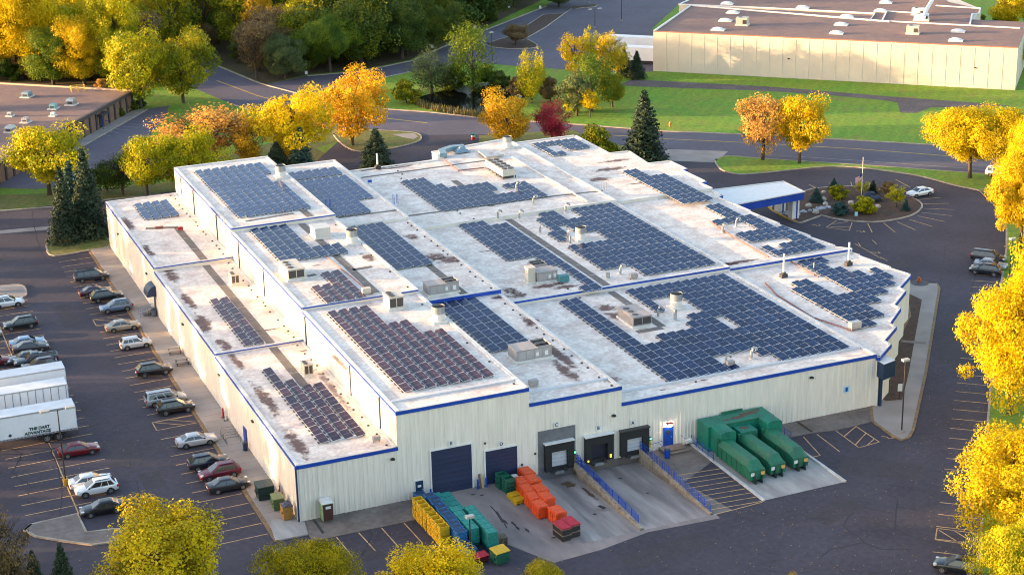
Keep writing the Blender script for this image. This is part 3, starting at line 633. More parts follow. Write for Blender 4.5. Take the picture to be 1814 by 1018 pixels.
for s, r in ((1,0),(1,1),(1,2),(2,0),(2,1),(3,0),(3,1),(4,0),(4,1),(4,2)):       # little roof drains and pitch pans along the seams
    for k in range(14):
        y = YS[r]+(k+.5)/14*(YS[r+1]-YS[r])+rnd.uniform(-.6,.6); x = XS[s]-rnd.choice((.9,1.1,1.0)) if s != 4 else XS[3]+rnd.uniform(8,11)
        if s in (2,) and k % 3: continue
        bl.cyl((x, y, H[s][r]), .14, .13, 8)
bl.build('roof_drains', mDARK, FB)['kind'] = 'stuff'
# ---- doors, docks and lettered signs on the front wall
def label_board(ch, x, z, y=-.13):
    b = MB(); b.box(x-.3, y-.03, z-.3, x+.3, y, z+.3); o = b.build('letter_sign', mWHITE, FB)
    cu = bpy.data.curves.new('letter', 'FONT'); cu.body = ch; cu.size = .55; cu.align_x = 'CENTER'; cu.align_y = 'CENTER'; cu.extrude = .008; cu.offset = .012
    cu.materials.append(mBLUEDK); t = textmesh('letter', cu); t.location = (x, y-.04, z); t.rotation_euler = (math.pi/2, 0, 0); t.parent = o
def rollup(x0, x1, z1, label):
    b = MB(); n = 9
    for i in range(n):
        z = .05+(z1-.05)*i/n; b.box(x0, -.15, z, x1, -.10, z+(z1-.05)/n-.03)
    b.box(x0, -.12, .05, x1, -.095, z1)
    o = b.build('roll_up_door', mBLUED, FB); o['label'] = label
    f = MB(); f.box(x0-.15,-.2,0,x0,-.03,z1+.12); f.box(x1,-.2,0,x1+.15,-.03,z1+.12); f.box(x0,-.2,z1,x1,-.03,z1+.12); f.build('door_frame', mWHITE, o)
rollup(14.85, 19.5, 5.25, 'wide dark blue roll-up door under the letter E'); label_board('E', 17.2, 5.75)
rollup(21.1, 24.85, 4.0, 'dark blue roll-up door under the letter D'); label_board('D', 23.0, 4.55)
g = MB(); g.box(27.4,-.13,-.75,31.9,-.02,5.1); g.build('grey_block_surround', mGREYB, FB); label_board('C', 29.6, 5.55)
def dock(x0, x1, z0, z1, ch, opened, pale):
    o = MB()
    o.box(x0,-.62,z0,x0+.75,-.1,z1); o.box(x1-.75,-.62,z0,x1,-.1,z1); o.box(x0+.75,-.62,z1-1.0,x1-.75,-.1,z1); o.box(x0+.75,-.4,z0-.1,x1-.75,-.1,z0+.35)
    d_ = o.build('dock_door', mBLACK, FB)
    d_['label'] = 'open dark dock door with black seal under the letter B' if opened else f'dock door with a white leaf in a black seal under the letter {ch}'
    p = MB()
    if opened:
        p.box(x0+.75,-.14,z0+.35,x1-.75,-.1,z1-1.0); p.build('door_panel', M('opening_shade', (.012,.014,.03), .6), d_)  # dark slab in the open doorway, its inner shade painted as colour
    else:
        for i in range(4):
            a = z0+.35+(z1-1.0-z0-.35)*i/4; p.box(x0+.75,-.2,a,x1-.75,-.11,a+(z1-1.35-z0)/4-.03)
        p.build('door_panel', M('pale_door_'+ch, (.55,.57,.62), .5, var=.1), d_)
    c = MB(); c.box(x0-.08,-.72,z1,x1+.08,-.08,z1+.12); c.build('seal_cover', mWHITE if pale else mDARK, d_)
    for xx in (x0+.8, x1-1.2): b = MB(); b.box(xx,-.55,z0-.3,xx+.4,-.1,z0+.1); b.build('bumper', mDARK, d_)
    l = MB(); l.box((x0+x1)/2-.55,-.5,z0-.55,(x0+x1)/2+.55,-.1,z0-.2); l.build('dock_leveller', mGALV, d_)
    return d_
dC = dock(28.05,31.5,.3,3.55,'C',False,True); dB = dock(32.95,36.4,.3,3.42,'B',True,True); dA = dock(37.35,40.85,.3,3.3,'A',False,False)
label_board('B', 34.7, 4.2); label_board('A', 39.0, 4.0)
mGLITE = emit('green_signal', (.05,1,.2), 1.6); mAMB = emit('amber_lamp', (1,.45,.03), .7)
for x, z in ((31.75,1.9),(41.15,1.7)):
    b = MB(); b.box(x-.12,-.35,z-.2,x+.12,-.1,z+.2); o = b.build('signal_box', mDARK, FB); g = MB(); g.cyl((x,-.36,z+.03),.1,.03,10,axis='y'); g.v=[(a,b_-.03,c) for a,b_,c in g.v]; g.build('lamp', mGLITE, o)
    b = MB(); b.box(x-.08,-.2,z-1.1,x+.12,-.1,z-.35); b.build('warning_plate', M('yellow_plate',(.7,.5,.02),.6), FB)
b = MB(); b.box(33.15,-.68,.55,33.3,-.63,.72); b.box(35.9,-.68,.62,36.1,-.63,.95); b.build('dock_lamp', mAMB, FB)
def pdoor(x0, x1, z0, z1, mat, label, y=-.13, sign=True):
    b = MB(); b.box(x0,y,z0,x1,y+.06,z1); o = b.build('door', mat, FB); o['label'] = label
    f = MB(); f.box(x0-.1,y-.02,z0,x0,y+.1,z1+.1); f.box(x1,y-.02,z0,x1+.1,y+.1,z1+.1); f.box(x0,y-.02,z1,x1,y+.1,z1+.1); f.build('door_frame', mWHITE if mat is mBLUEDK else mBLUE, o)
    if sign: s_ = MB(); s_.box((x0+x1)/2-.2,y-.015,z1-.75,(x0+x1)/2+.2,y,z1-.5); s_.build('door_notice', mWHITE, o)
    k = MB(); k.box(x1-.18,y-.06,z0+.95,x1-.08,y,z0+1.1); k.build('handle', mGALV, o)
pdoor(12.95,13.85,.02,2.1,mBLUEDK,'dark blue door beside the wide roll-up door')
pdoor(43.0,44.05,.35,2.55,mBLUE,'bright blue door under the lit lamp')
w = MB(); w.box(43.3,-.16,1.75,43.75,-.135,2.25); w.build('door_window', mDARK, FB)
w = MB(); w.dome((43.5,-.35,2.85),.34,.3,.28,12,4); o = w.build('entrance_lamp', emit('lit_lamp',(1,.82,.58),4), FB)
w = MB(); w.box(43.1,-.62,3.15,43.9,-.1,3.2); w.build('lamp_hood', mRED, FB)
for x, z in ((10.5,5.2),(36.6,5.3),(62.3,5.3)):
    w = MB(); w.dome((x,-.25,z),.28,.26,.24,10,4); w.build('wall_lamp', mBLACK, FB)
for x, z in ((27.0,2.6),(21.1,5),(25.4,1.6)):
    w = MB(); w.box(x-.1,-.22,z-.1,x+.1,-.1,z+.1); w.build('wall_box', mDARK, FB)
for y in (17,32.5,52,75,96):
    w = MB(); w.box(-.28,y,H[1][1]-2.0,-.06,y+.55,H[1][1]-1.82); w.build('wall_lamp', mDARK, FB)
w = MB(); w.box(66.9,-.16,2.6,67.6,-.1,3.3,0); w.box(67.1,-.19,2.7,67.4,-.16,3.2,1); w.build('wall_sign', [M('pale_blue_sign',(.35,.62,.8),.5), mBLUE], FB)
pd = MB(); pd.box(-.2,20.9,.12,-.1,22.1,2.3); o = pd.build('door', mBLUE, FB); o['label'] = 'bright blue side door behind the bicycle rack'
# corner canopy at the front right end
w = MB(); w.prism([(71.35,-1.6),(73.4,-1.0),(73.4,1.2),(71.4,.2)], 3.9, 5.9, 0, 1, True); w.build('entrance_canopy', [mBLUEDK, mCAP], FB)
w = MB(); w.box(71.75,-.55,.1,72.05,-.2,3.9); w.build('canopy_post', mBLUEDK, FB)
# porte-cochere over the turnaround
ch_ = 4.9
cp = [tuple(G(x,y,ch_))[:2] for x, y in ((1262,337),(1388,322),(1425,340),(1297,364))]
w = MB(); w.prism(cp, ch_-1.25, ch_, 0, 1, True); cano = w.build('entrance_canopy', [mBLUE, mWHITE], FB); cano['label'] = 'drive-through canopy with deep blue fascia and white top'
cc = [Vector(p) for p in cp]; k = MB(); ribbon(k, [tuple(cc[0]),tuple(cc[1]),tuple(cc[2]),tuple(cc[3])], .35, ch_-.01, ch_+.12); k.build('canopy_edge', mCAP, cano)
for px, py in ((1408,386),(1384,374)):
    p = G(px, py, .15); w = MB(); w.box(p.x-.75,p.y-.4,0,p.x+.55,p.y+.9,ch_-1.2); w.build('canopy_column', mWHITE, cano); w = MB(); w.box(p.x-.05,p.y-.44,.1,p.x+.2,p.y-.38,ch_-1.2); w.build('column_stripe', mBLUE, cano)
# side stair and blue hood on the long left wall
p = G(262,556); sd = thing('stair_railing', 'grey metal stair railing below the blue hood on the long left wall', 'railing', (-1.0, p.y, .12))
t = MB(); t.box(-.1,-1.2,0,1.0,-.2,.5); t.box(-.9,-1.1,0,-.1,-.3,.25); t.build('step', mCONCD, sd)
t = MB()
for yy in (-1.25, -.15):
    t.tube([(-1.4,yy,0),(-1.4,yy,.95),(-.1,yy,1.35),(.95,yy,1.35)], .03, 6)
    t.tube([(-1.4,yy,.45),(-.1,yy,.85),(.95,yy,.85)], .025, 6)
    for xx in (-1.4,-1.05,-.75,-.4,-.1,.4,.9): t.tube([(xx,yy,.0),(xx,yy,.95+.3*min(1,max(0,(xx+1.4)/1.3)))], .025, 6)
t.build('handrail', M('blue_grey_rail',(.14,.20,.30),.5), sd)
hd = MB(); n = 10; ys_ = p.y-.7
for i in range(n):
    a0, a1 = math.pi/2*i/n, math.pi/2*(i+1)/n
    f_ = lambda a: (-.08-1.25*math.sin(a), 3.1+1.5*math.cos(a))
    (x0,z0),(x1,z1) = f_(a0), f_(a1)
    hd.quad((x0,ys_-1.3,z0),(x1,ys_-1.3,z1),(x1,ys_+1.3,z1),(x0,ys_+1.3,z0))
    hd.add([(-.08,ys_-1.3,3.1),(x0,ys_-1.3,z0),(x1,ys_-1.3,z1)],[(0,2,1)]); hd.add([(-.08,ys_+1.3,3.1),(x0,ys_+1.3,z0),(x1,ys_+1.3,z1)],[(0,1,2)])
hd.build('awning', mBLUEDK, FB)
t = MB(); t.box(-.12,ys_-.5,.6,-.1,ys_+.5,2.8); t.build('door', mBLUEDK, FB)
# ------------------------------------------------------------------ solar panels
PXP, PYP = 1.367, 2.360
def pvmat(name, c0, c1):
    mt, nt, b = newmat(name)
    N = nt.nodes; L = nt.links; g = N.new('ShaderNodeNewGeometry'); oi = N.new('ShaderNodeObjectInfo'); no = N.new('ShaderNodeTexNoise'); no.inputs['Scale'].default_value = .16; no.inputs['Detail'].default_value = 8
    L.new(g.outputs['Position'], no.inputs['Vector']); a = N.new('ShaderNodeMath'); a.operation = 'MULTIPLY_ADD'; a.inputs[1].default_value = .5; L.new(oi.outputs['Random'], a.inputs[0]); L.new(no.outputs[0], a.inputs[2])
    rp = N.new('ShaderNodeValToRGB'); e = rp.color_ramp.elements; e[0].position = .35; e[0].color = (*c0, 1); e[1].position = 1.0; e[1].color = (*c1, 1); L.new(a.outputs[0], rp.inputs[0]); L.new(rp.outputs[0], b.inputs['Base Color'])
    b.inputs['Roughness'].default_value = .24; b.inputs['Specular IOR Level'].default_value = .15
    return mt
mPV = pvmat('solar_glass', (.0012,.009,.040), (.0035,.020,.075)); mPVSUN = pvmat('sun_warmed_solar_glass', (.018,.011,.030), (.042,.019,.036)); mPVSKY = pvmat('sky_toned_solar_glass', (.006,.022,.080), (.012,.040,.13))  # warm sun and grazing sky reflection put into two of the glass colours

mPVF = M('panel_frame', (0.56, 0.59, 0.64), 0.45)
mPVB = M('panel_ballast', (0.10, 0.095, 0.09), 0.8)
TILT = math.radians(10)
def panel_mesh(W_, gl):
    """one tilted module on its ballast feet; local origin at its left back roof corner, long side along -Y"""
    b = MB(); L_ = PYP-.10; c, s = math.cos(TILT), math.sin(TILT); z0 = .12
    def P(u, v, h=0): return (u*c-h*s, -v, z0+u*s+h*c)
    def slab(u0, u1, v0, v1, h0, h1, mi):
        v = [P(u0,v0,h0),P(u1,v0,h0),P(u1,v1,h0),P(u0,v1,h0),P(u0,v0,h1),P(u1,v0,h1),P(u1,v1,h1),P(u0,v1,h1)]
        b.add(v, [(0,1,2,3),(0,4,5,1),(1,5,6,2),(2,6,7,3),(3,7,4,0),(7,6,5,4)], mi)
    slab(0, W_, 0, L_, 0, .035, 1)
    g = .022
    for v0, v1 in ((g, L_/2-.012), (L_/2+.012, L_-g)):
        b.quad(P(g,v0,.039), P(g,v1,.039), P(W_-g,v1,.039), P(W_-g,v0,.039), 0)
    for v in (.35, L_-.75):
        b.box(-.18, -v-.4, 0, .14, -v, .10, 2)
    b.box(W_*c-.05, -L_+.3, 0, W_*c, -.3, z0+W_*s-.02, 1)
    return b.mesh('solar_panel', [gl, mPVF, mPVB])
PVM = panel_mesh(1.01, mPVSUN); PVL = panel_mesh(1.08, mPVSKY); PVW = panel_mesh(1.15, mPV)
def rg(a, b): return list(range(a, b+1))
# (name, section, row, reference pixel, columns {index: rows}) ; column 0 row 0 has its left back corner at the pixel
ARR = [
 ('small array at back of low left roof',1,2,(236.7,362.4),{c: rg(0,3) for c in range(4)}),
 ('two-column array on the low left roof',1,1,(371.2,531.8),{0:rg(0,7),1:rg(0,7)}),
 ('front array on the low left roof',1,0,(464.9,654.9),{0:rg(0,9),1:rg(2,9),2:rg(3,9),3:rg(3,9)}),
 ('back array on the tall left roof',2,2,(344.0,303.6),{**{c: rg(0,11) for c in range(7)},7:rg(0,2)+rg(5,11)}),
 ('middle array on the tall left roof',2,1,(441.0,405.9),{**{c: rg(0,6) for c in range(4)},4:[5,6],5:[5,6],6:[5,6]}),
 ('little stepped array on the tall left roof',2,1,(532.4,489.4),{0:rg(2,4),1:rg(2,4),2:rg(0,4),3:rg(0,4)}),
 ('front array on the tall left roof',2,0,(579.2,553.2),{**{c: rg(0,11) for c in range(4)},4:rg(3,11),5:rg(3,11),6:rg(5,11),7:rg(5,11)}),
 ('two-row array on the second roof',3,2,(508.1,307.6),{c: [0,1] for c in range(6)}),
 ('back array on the second roof',3,2,(526.5,322.5),{**{c: rg(0,8) for c in range(4)},4:rg(0,5),5:rg(0,5)}),
 ('middle array on the second roof',3,1,(606.5,395.5),{c: rg(0,8) for c in range(4)}),
 ('front array on the second roof',3,0,(772.0,538.4),{c: rg(0,7) for c in range(4)}),
 ('back array on the wide roof',4,2,(710.0,321.6),{0:rg(0,7),1:rg(0,7),2:rg(0,7),3:rg(2,7),4:rg(3,7),5:rg(3,7),6:rg(3,7),7:rg(3,7),8:[3,4,6,7],9:[6,7],10:[4,6,7],11:rg(4,7),12:rg(4,7)}),
 ('middle left array on the wide roof',4,1,(812.6,399.1),{0:rg(0,7),1:rg(0,7),2:rg(0,7),3:rg(1,9)+[14],4:rg(1,14)}),
 ('middle right array on the wide roof',4,1,(1068.4,361.6),{0:rg(0,13),-1:rg(0,13),-2:rg(0,13),-3:rg(0,13),-4:rg(0,13),-5:rg(2,13),-6:[2,3,4]+rg(7,13),-7:rg(0,4)+rg(7,13),-8:[0,1,2]+rg(7,11),-9:rg(1,4)+rg(7,11),-10:[4,5]+rg(7,11)}),
 ('big front array on the wide roof',4,0,(990.4,534.2),{0:rg(0,12),1:rg(0,12),2:rg(8,12),3:rg(8,12),4:rg(7,12),5:rg(7,12),6:rg(7,10)+[12],7:rg(0,3)+rg(7,10),8:[0,1]+rg(6,10),9:[0,1]+rg(5,10),10:[0,1]+rg(5,11),11:rg(0,5)+rg(8,12),**{c: rg(0,12) for c in range(12,18)}}),
 ('little array at far right roof corner',5,2,(942.2,255.4),{0:rg(0,3),1:[0,3],2:[0],3:[0,1,2],4:[0,1,2],5:[0,1,2]}),
 ('narrow array near the canopy',5,2,(1101.9,303.9),{0:rg(0,8),1:rg(0,8),2:rg(2,8),3:rg(2,8)}),
 ('notched array along the right roof edge',5,1,(1247.9,365.8),{-2:[3,6,7,9,10],-1:[3,6,7,10],0:rg(0,3)+[6,7,9,10],1:rg(0,7)+[9,10],2:rg(3,10),3:rg(6,10)}),
 ('array beside the zigzag front right edge',5,0,(1407.6,461.4),{-5:rg(4,10),-4:rg(3,10),-3:rg(3,9),-2:rg(6,9),-1:[6,7],0:rg(0,7),1:rg(0,6),2:[0]+rg(2,6),3:[3,4,5],4:[4,5],5:[3,4]}),
]
allp = []
for nm, s, r, ref, cols in ARR:
    o = RP(*ref, s, r, .12); o.y = min(o.y, (YS[r+1] if (s, r) not in ((4, 2), (5, 2)) else 200)-.3); c0 = min(cols); r0 = min(min(v) for v in cols.values())
    for c, rows in cols.items():
        for q_ in rows:
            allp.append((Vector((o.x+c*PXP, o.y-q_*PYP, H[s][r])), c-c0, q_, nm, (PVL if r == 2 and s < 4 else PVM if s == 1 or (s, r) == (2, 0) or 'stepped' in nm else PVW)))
allp.sort(key=lambda t: (t[0]-CP).length)
for p, c, q_, nm, pm in allp[:300]:
    o = inst('solar_panel', pm, loc=p)
    tag(o, f'{ORD[q_]} panel from back, column {NUM[c]} from left, {nm}', 'solar panel', 'solar panels on the factory roofs')
far = MB(); fcs = [tuple(f.vertices) for f in PVW.polygons]; mis = [f.material_index for f in PVW.polygons]
for p, c, q_, nm, pm in allp[300:]:
    k = len(far.v); base = [tuple(v.co) for v in pm.vertices]; far.v += [(v[0]+p.x, v[1]+p.y, v[2]+p.z) for v in base]
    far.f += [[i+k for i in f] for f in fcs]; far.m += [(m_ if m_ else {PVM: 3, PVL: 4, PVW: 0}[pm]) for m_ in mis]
tag(far.build('solar_panels', [mPV, mPVF, mPVB, mPVSUN, mPVSKY]), 'the smaller, farther dark blue solar panels on the back roofs', 'solar panels', 'solar panels on the factory roofs', 'stuff')
# conduits along some arrays
# ------------------------------------------------------------------ roof equipment
def unit_at(name, label, cat, fl, fr, s, r, dy, h, mat, group=None, face='louvre', open_top=0.0, curb=True, lid=True):
    """box unit: front-left and front-right base pixels, depth dy towards the back"""
    A = RP(*fl, s, r); B = RP(*fr, s, r); w_ = max(.5, B.x-A.x); o = thing(name, label, cat, (A.x, (A.y+B.y)/2, H[s][r]), 0, group)
    z0 = .25 if curb else 0
    if curb: c = MB(); c.box(-.15,-.15,0,w_+.15,dy+.15,.25); c.build('curb', mCAP, o)
    b = MB(); b.box(0,0,z0,w_,dy,z0+h); b.build('casing', mat, o)
    if lid: l = MB(); l.box(-.06,-.06,z0+h,w_*(1-open_top)+.06,dy+.06,z0+h+.07); l.build('lid', mat, o)
    if face == 'louvre':
        g = MB(); n = max(2, int(w_/1.0))
        for i in range(n): g.box(.1+i*(w_-.1)/n, -.03, z0+.15, (i+1)*(w_-.1)/n-.02, -.004, z0+h-.15)
        g.build('grille', mLOUV, o)
        f = MB()
        for i in range(3): f.cyl((w_*.25+.05, dy*(.2+.28*i), z0+h+.071), min(.4, w_*.2), .05, 14)
        f.build('fan_guard', mLOUV, o)
    if face == 'panels':
        g = MB()
        for i in range(4): g.box(w_*(.06+.23*i), -.02, z0+.1, w_*(.06+.23*i+.2), -.004, z0+h-.1)
        g.build('access_panel', M(name+'_panels', (.40,.37,.36), .5, var=.15), o)
        k = MB(); k.box(w_*.55,-.04,z0+.3,w_*.55+.35,-.021,z0+.75); k.box(w_*.8,-.04,z0+.25,w_*.8+.4,-.021,z0+.8); k.build('notice', mWHITE, o)
    if open_top:
        f = MB(); x0 = w_*(1-open_top)
        f.box(x0+.1, .1, z0+h+.004, w_-.08, dy-.1, z0+h+.02); f.build('coil_opening', mBLACK, o)
        q = MB()
        for i in range(2): q.cyl((x0+(w_-x0)*(.3+.4*i), dy*.5, z0+h+.021), .38, .12, 12)
        q.build('fan', mDARK, o)
        e = MB(); e.box(x0,0,z0+h,w_,.07,z0+h+.2); e.box(w_-.07,.07,z0+h,w_,dy-.07,z0+h+.2); e.box(x0,dy-.07,z0+h,w_,dy,z0+h+.2); e.build('rim', mat, o)
    return o
GA = 'air handling units on the roofs'
unit_at('air_handler','beige unit with black louvred end by the edge of the tall left roof','air handler',(511,498.5),(541,494.5),2,1,4.2,1.25,mUNIT,GA)
unit_at('air_handler','sunlit beige unit with two dark louvres behind the reddish solar array','air handler',(690.6,551),(716,546.5),2,0,2.4,1.4,mUNIT,GA)
unit_at('air_handler','plain pale grey box unit on the tall left roof, left of a vent drum','air handler',(559,425),(586,421),2,1,2.4,1.25,M('pale_unit',(.50,.52,.50),.5,var=.1),GA,face='',)
unit_at('air_handler','long grey unit with open fan end just behind the blue step of the second roof','air handler',(762,528),(811,515.5),3,1,2.1,1.15,mUNITG,GA,'panels',.42)
unit_at('air_handler','long grey panelled unit with open fan end at the front of the second roof','air handler',(916.5,645),(976.5,632),3,0,2.5,1.2,mUNITG,GA,'panels',.4)
unit_at('air_handler','grey panelled unit beside a beige tower on the wide roof','air handler',(953,503),(987,496.5),4,1,2.2,1.2,mUNITG,GA,'panels')
unit_at('air_handler','slim beige tower standing against the grey panelled unit on the wide roof','air handler',(936,503.5),(949,501.5),4,1,1.2,1.9,mUNIT,GA,'')
unit_at('air_handler','low grey unit with an open fan end at the front of the wide roof','air handler',(1122,582),(1154,576),4,0,4.4,1.15,mUNITG,GA,'louvre')
t = unit_at('air_handler','low open black fan box behind the grey panelled unit of the wide roof','air handler',(945,487),(968,482),4,1,2.0,.9,mUNITG,GA,'',.9,lid=False)
unit_at('condenser','small square condenser with round fan, middle of the low left roof','condenser',(411,507),(425,504),1,1,1.4,1.25,mUNIT,'condensers on the low left roof')
unit_at('condenser','small square condenser with round fan lit orange, front of the low left roof','condenser',(540,668.5),(556,665.5),1,0,1.5,1.25,mUNIT,'condensers on the low left roof')
def drum(px, py, s, r, label, rad=.76, h=1.7, warm=False):
    p = RP(px, py, s, r); o = thing('vent_drum', label, 'roof vent', p, 0, 'round vent drums on the roofs')
    c = MB(); c.box(-rad*1.25,-rad*1.25,0,rad*1.25,rad*1.25,.3); c.build('curb', mCAP, o)
    b = MB(); b.cyl((0,0,.3),rad,h*.48,28,cap=False); b.build('base_drum', mUNIT if warm else mCAP, o, 40)
    b = MB(); b.cyl((0,0,.3+h*.48),rad*1.03,h*.52,28,cap=False); b.cyl((0,0,.3+h*.5),rad*.97,h*.1,28); b.build('windband', mGALV, o, 40)
    b = MB(); b.box(-rad*.95,-.03,.3+h*.7,rad*.95,.03,.3+h*.98); b.cyl((0,0,.3+h*.62),rad*.93,.02,20); b.build('damper', mDARK, o)
for a in ((498,315,2,2,'grey vent drum at the far right corner of the tall left roof'),(624,431,2,1,'vent drum between the two middle solar arrays'),(777,569,2,0,'vent drum beside the reddish solar array'),(1029,425,4,1,'vent drum in the gap of the middle right array'),(1198,545,4,0,'tall vent drum in the gap of the big front array'),(899,262,4,2,'vent drum at the far back edge of the roof')): drum(*a)
def goose(px, py, s, r, label, h=1.0, rad=.16, cap=True):
    p = RP(px, py, s, r); o = thing('vent_pipe', label, 'vent pipe', p, 0, 'vent pipes on the roofs')
    b = MB(); b.cyl((0,0,0),rad*2,.12,12); b.build('flashing', mCAP, o)
    b = MB()
    if cap: b.tube([(0,0,.1),(0,0,h),(.1,0,h+.25),(.35,0,h+.38),(.6,0,h+.25),(.66,0,h)], rad, 10)
    else: b.tube([(0,0,.1),(0,0,h)], rad, 10)
    b.build('pipe', mGALV, o, 50)
for a in ((1166,561,4,0,'hooked vent pipe at the left gap of the big front array'),(1286,648,4,0,'hooked vent pipe near the front edge by a white curb'),(1331,635,4,0,'hooked vent pipe beside the front notch of the big array'),(1099,486,4,1,'hooked vent pipe in the front notch of the middle right array'),(1006,422,4,1,'hooked vent pipe left of the vent drum in the gap'),(957,413,4,1,'hooked vent pipe beside the grey walkway behind the middle right array'),(882,388,4,2,'hooked vent pipe on the seam by the walkway'),(920,388,4,2,'hooked vent pipe right of the walkway on the seam'),(945,362,4,2,'hooked vent pipe before the back array of the wide roof'),(1002,376,4,1,'hooked vent pipe at the back notch of the middle right array'),(1280,412,5,1,'hooked vent pipe in the notch of the right edge array'),(1304,402,5,1,'right-hand of two hooked pipes in the notch of the right edge array'),(915,337,4,2,'hooked vent pipe in the gap of the back array')): goose(*a)
goose(1196,567,4,0,'short straight pipe in front of the tall vent drum',1.5,.22,False); goose(1077,493,4,1,'stubby pipe by the front notch of the middle right array',.9,.3,False); goose(1442,477,5,0,'short straight pipe above the zigzag edge array',1.0,.1,False); goose(1010,432,4,1,'leaning straight pipe left of the vent drum in the gap',1.2,.16,False)
def stack(px, py, ptop, s, r, label):
    p = RP(px, py, s, r); hh = 1
    for k in range(60):
        hh = .1*k+.3
        if PR((p.x,p.y,p.z+hh))[1] <= ptop: break
    o = thing('flue_stack', label, 'flue', p, 0, 'flue stacks on the right roof')
    b = MB(); b.cyl((0,0,.5),.14,hh-.5,14); b.build('pipe', mWHITE, o, 40)
    b = MB(); b.box(-.45,-.35,0,.45,.35,.5); b.cyl((0,0,.5),.3,.25,12); b.build('base', mDARK, o)
stack(1388,491,450,5,0,'tall white flue stack left of the zigzag edge array'); stack(1503,470,430,5,0,'tall white flue stack near the right roof edge'); stack(669,299,272,4,2,'slim white flue at the back left corner of the wide roof')
# rooftop chiller with two rows of fans
A = RP(891,318,4,2); o = thing('chiller','long white chiller with two rows of round fans on legs at the back','chiller',(A.x,A.y,H[4][2]))
L_ = RP(864,298,4,2).y-A.y; b = MB(); b.box(0,0,.45,2.2,L_,1.5); b.build('casing', mUNIT, o)
for i in range(5):
    for j in range(2):
        f = MB(); f.cyl((.6+1.1*j, L_*(.1+.2*i), 1.5), .46, .12, 16); f.build('fan', mLOUV, o)
b = MB()
for i in range(6):
    for x in (.05,2.15): b.box(x,L_*i/5-.05,0,x+.1,L_*i/5+.06,.45)
b.build('legs_frame', mDARK, o); b = MB(); b.box(.3,.3,.08,2.0,L_-.3,.5); b.build('pipework', mDARK, o)
def ductrun(name, label, pts, s, r, w, h, mat):
    P = [RP(*p, s, r) for p in pts]; t = MB(); ribbon(t, [tuple(p)[:2] for p in P], w, H[s][r]+.25, H[s][r]+.25+h)
    o = t.build(name, mat); return tag(o, label, 'duct')
mDUCT = M('pale_blue_duct', (.20,.30,.36), .5, metal=.2, var=.15, scale=2)
ductrun('roof_duct','pale blue duct bent along the far back roof edge',((786,281),(783,274),(800,268),(822,266)),4,2,1.2,.7,mDUCT)
o = thing('roof_duct','pale blue pyramid hood at the end of the bent duct','duct',RP(818,270,4,2)); b = MB(); b.obox((0,0,.2),1.3,1.0,.8,taper=.2); b.build('hood', mDUCT, o)
ductrun('roof_duct','grey duct with a dark screen left of the long white pipe',((853,271),(866,282),(888,277)),4,2,1.4,.3,mGALV)
for pts, lab in ((((787,283),(812,302),(858,297)),'dark bundle of pipes running to the chiller'),(((1355,500),(1376,522),(1440,562),(1510,585)),'reddish conduit along the zigzag edge array'),(((1258,392),(1300,420),(1362,455)),'pinkish conduit along the right edge array'),(((1395,460),(1450,490)),'short conduit above the zigzag edge array')):
    s_, r_ = (4,2) if pts[0][0] < 900 else ((5,0) if pts[0][0] != 1258 else (5,1))
    P = [RP(*p, s_, r_, .18) for p in pts]; t = MB(); t.tube(P, .1, 6); t.v = [(a,b,c) for a,b,c in t.v]
    tag(t.build('conduit', M('conduit_paint',(.22,.10,.09),.7)), lab, 'conduit')
P = [RP(*p, 2, 1, .1) for p in ((578,455),(660,520))]; t = MB(); t.tube(P, .07, 6); tag(t.build('conduit', M('conduit_red',(.35,.12,.11),.7)), 'thin reddish conduit beside the sunlit little array', 'conduit')
def junk(px, py, s, r, label, col, sc=.6, hk=1.2):
    p = RP(px, py, s, r); o = thing('roof_box', label, 'equipment box', p); b = MB(); b.box(-sc,-sc*.6,.2,sc,sc*.6,.2+sc*hk); b.build('casing', col, o); b = MB(); b.box(-sc*.9,-.05,0,-sc*.8,.05,.2); b.box(sc*.8,-.05,0,sc*.9,.05,.2); b.build('feet', mDARK, o)
junk(1514,583,5,0,'pale box at the front end of the zigzag edge array',mGALV,.7); junk(945,684,3,0,'dark grey camera box on the front edge of the second roof',mUNITG,.5); junk(1122,494,4,1,'grey box by the step in front of the middle right array',mUNITG,.5); junk(1294,649,4,0,'small grey box at the front edge of the big array',mUNITG,.45); junk(667,782,1,0,'small dark box by the wall on the front low roof',mUNITG,.4); junk(649,521,2,1,'small pale box on the blue step beside the sunlit little array',mUNIT,.55); junk(282,405,1,2,'flat dark red-brown cover beside the walk pads of the low left roof',M('dull_red',(.14,.02,.022),.7),.6,.15); junk(320,409,1,2,'red bag on the end of the walk pad of the low left roof',mRED,.35); junk(768,517,3,1,'small pale box left of the long grey unit',mUNITG,.3); junk(998,500,4,1,'heap of teal sheeting before the grey panelled unit',M('teal_sheet',(.06,.2,.22),.7),.7); junk(655,325,3,2,'small blue box on the back of the second roof',mBLUE,.3)
for px, py, s, r, lab in ((583,371,3,2,'blue ladder frame at the edge of the tall left roof'),(1071,338,5,2,'grey ladder frame beside the far right roof seam'),(702,362,4,2,'blue ladder frame at the edge of the second roof'),(394,397,2,2,'pale ladder frame at the edge of the tall left roof')):
    p = RP(px, py, s, r); t = MB()
    for x in (-.3,.3): t.tube([(p.x+x,p.y,p.z-.3),(p.x+x,p.y,p.z+1.5),(p.x+x,p.y+.6,p.z+1.5),(p.x+x,p.y+.6,p.z)], .035, 6)
    tag(t.build('roof_ladder', mBLUE if 'blue' in lab else mGALV), lab, 'ladder')
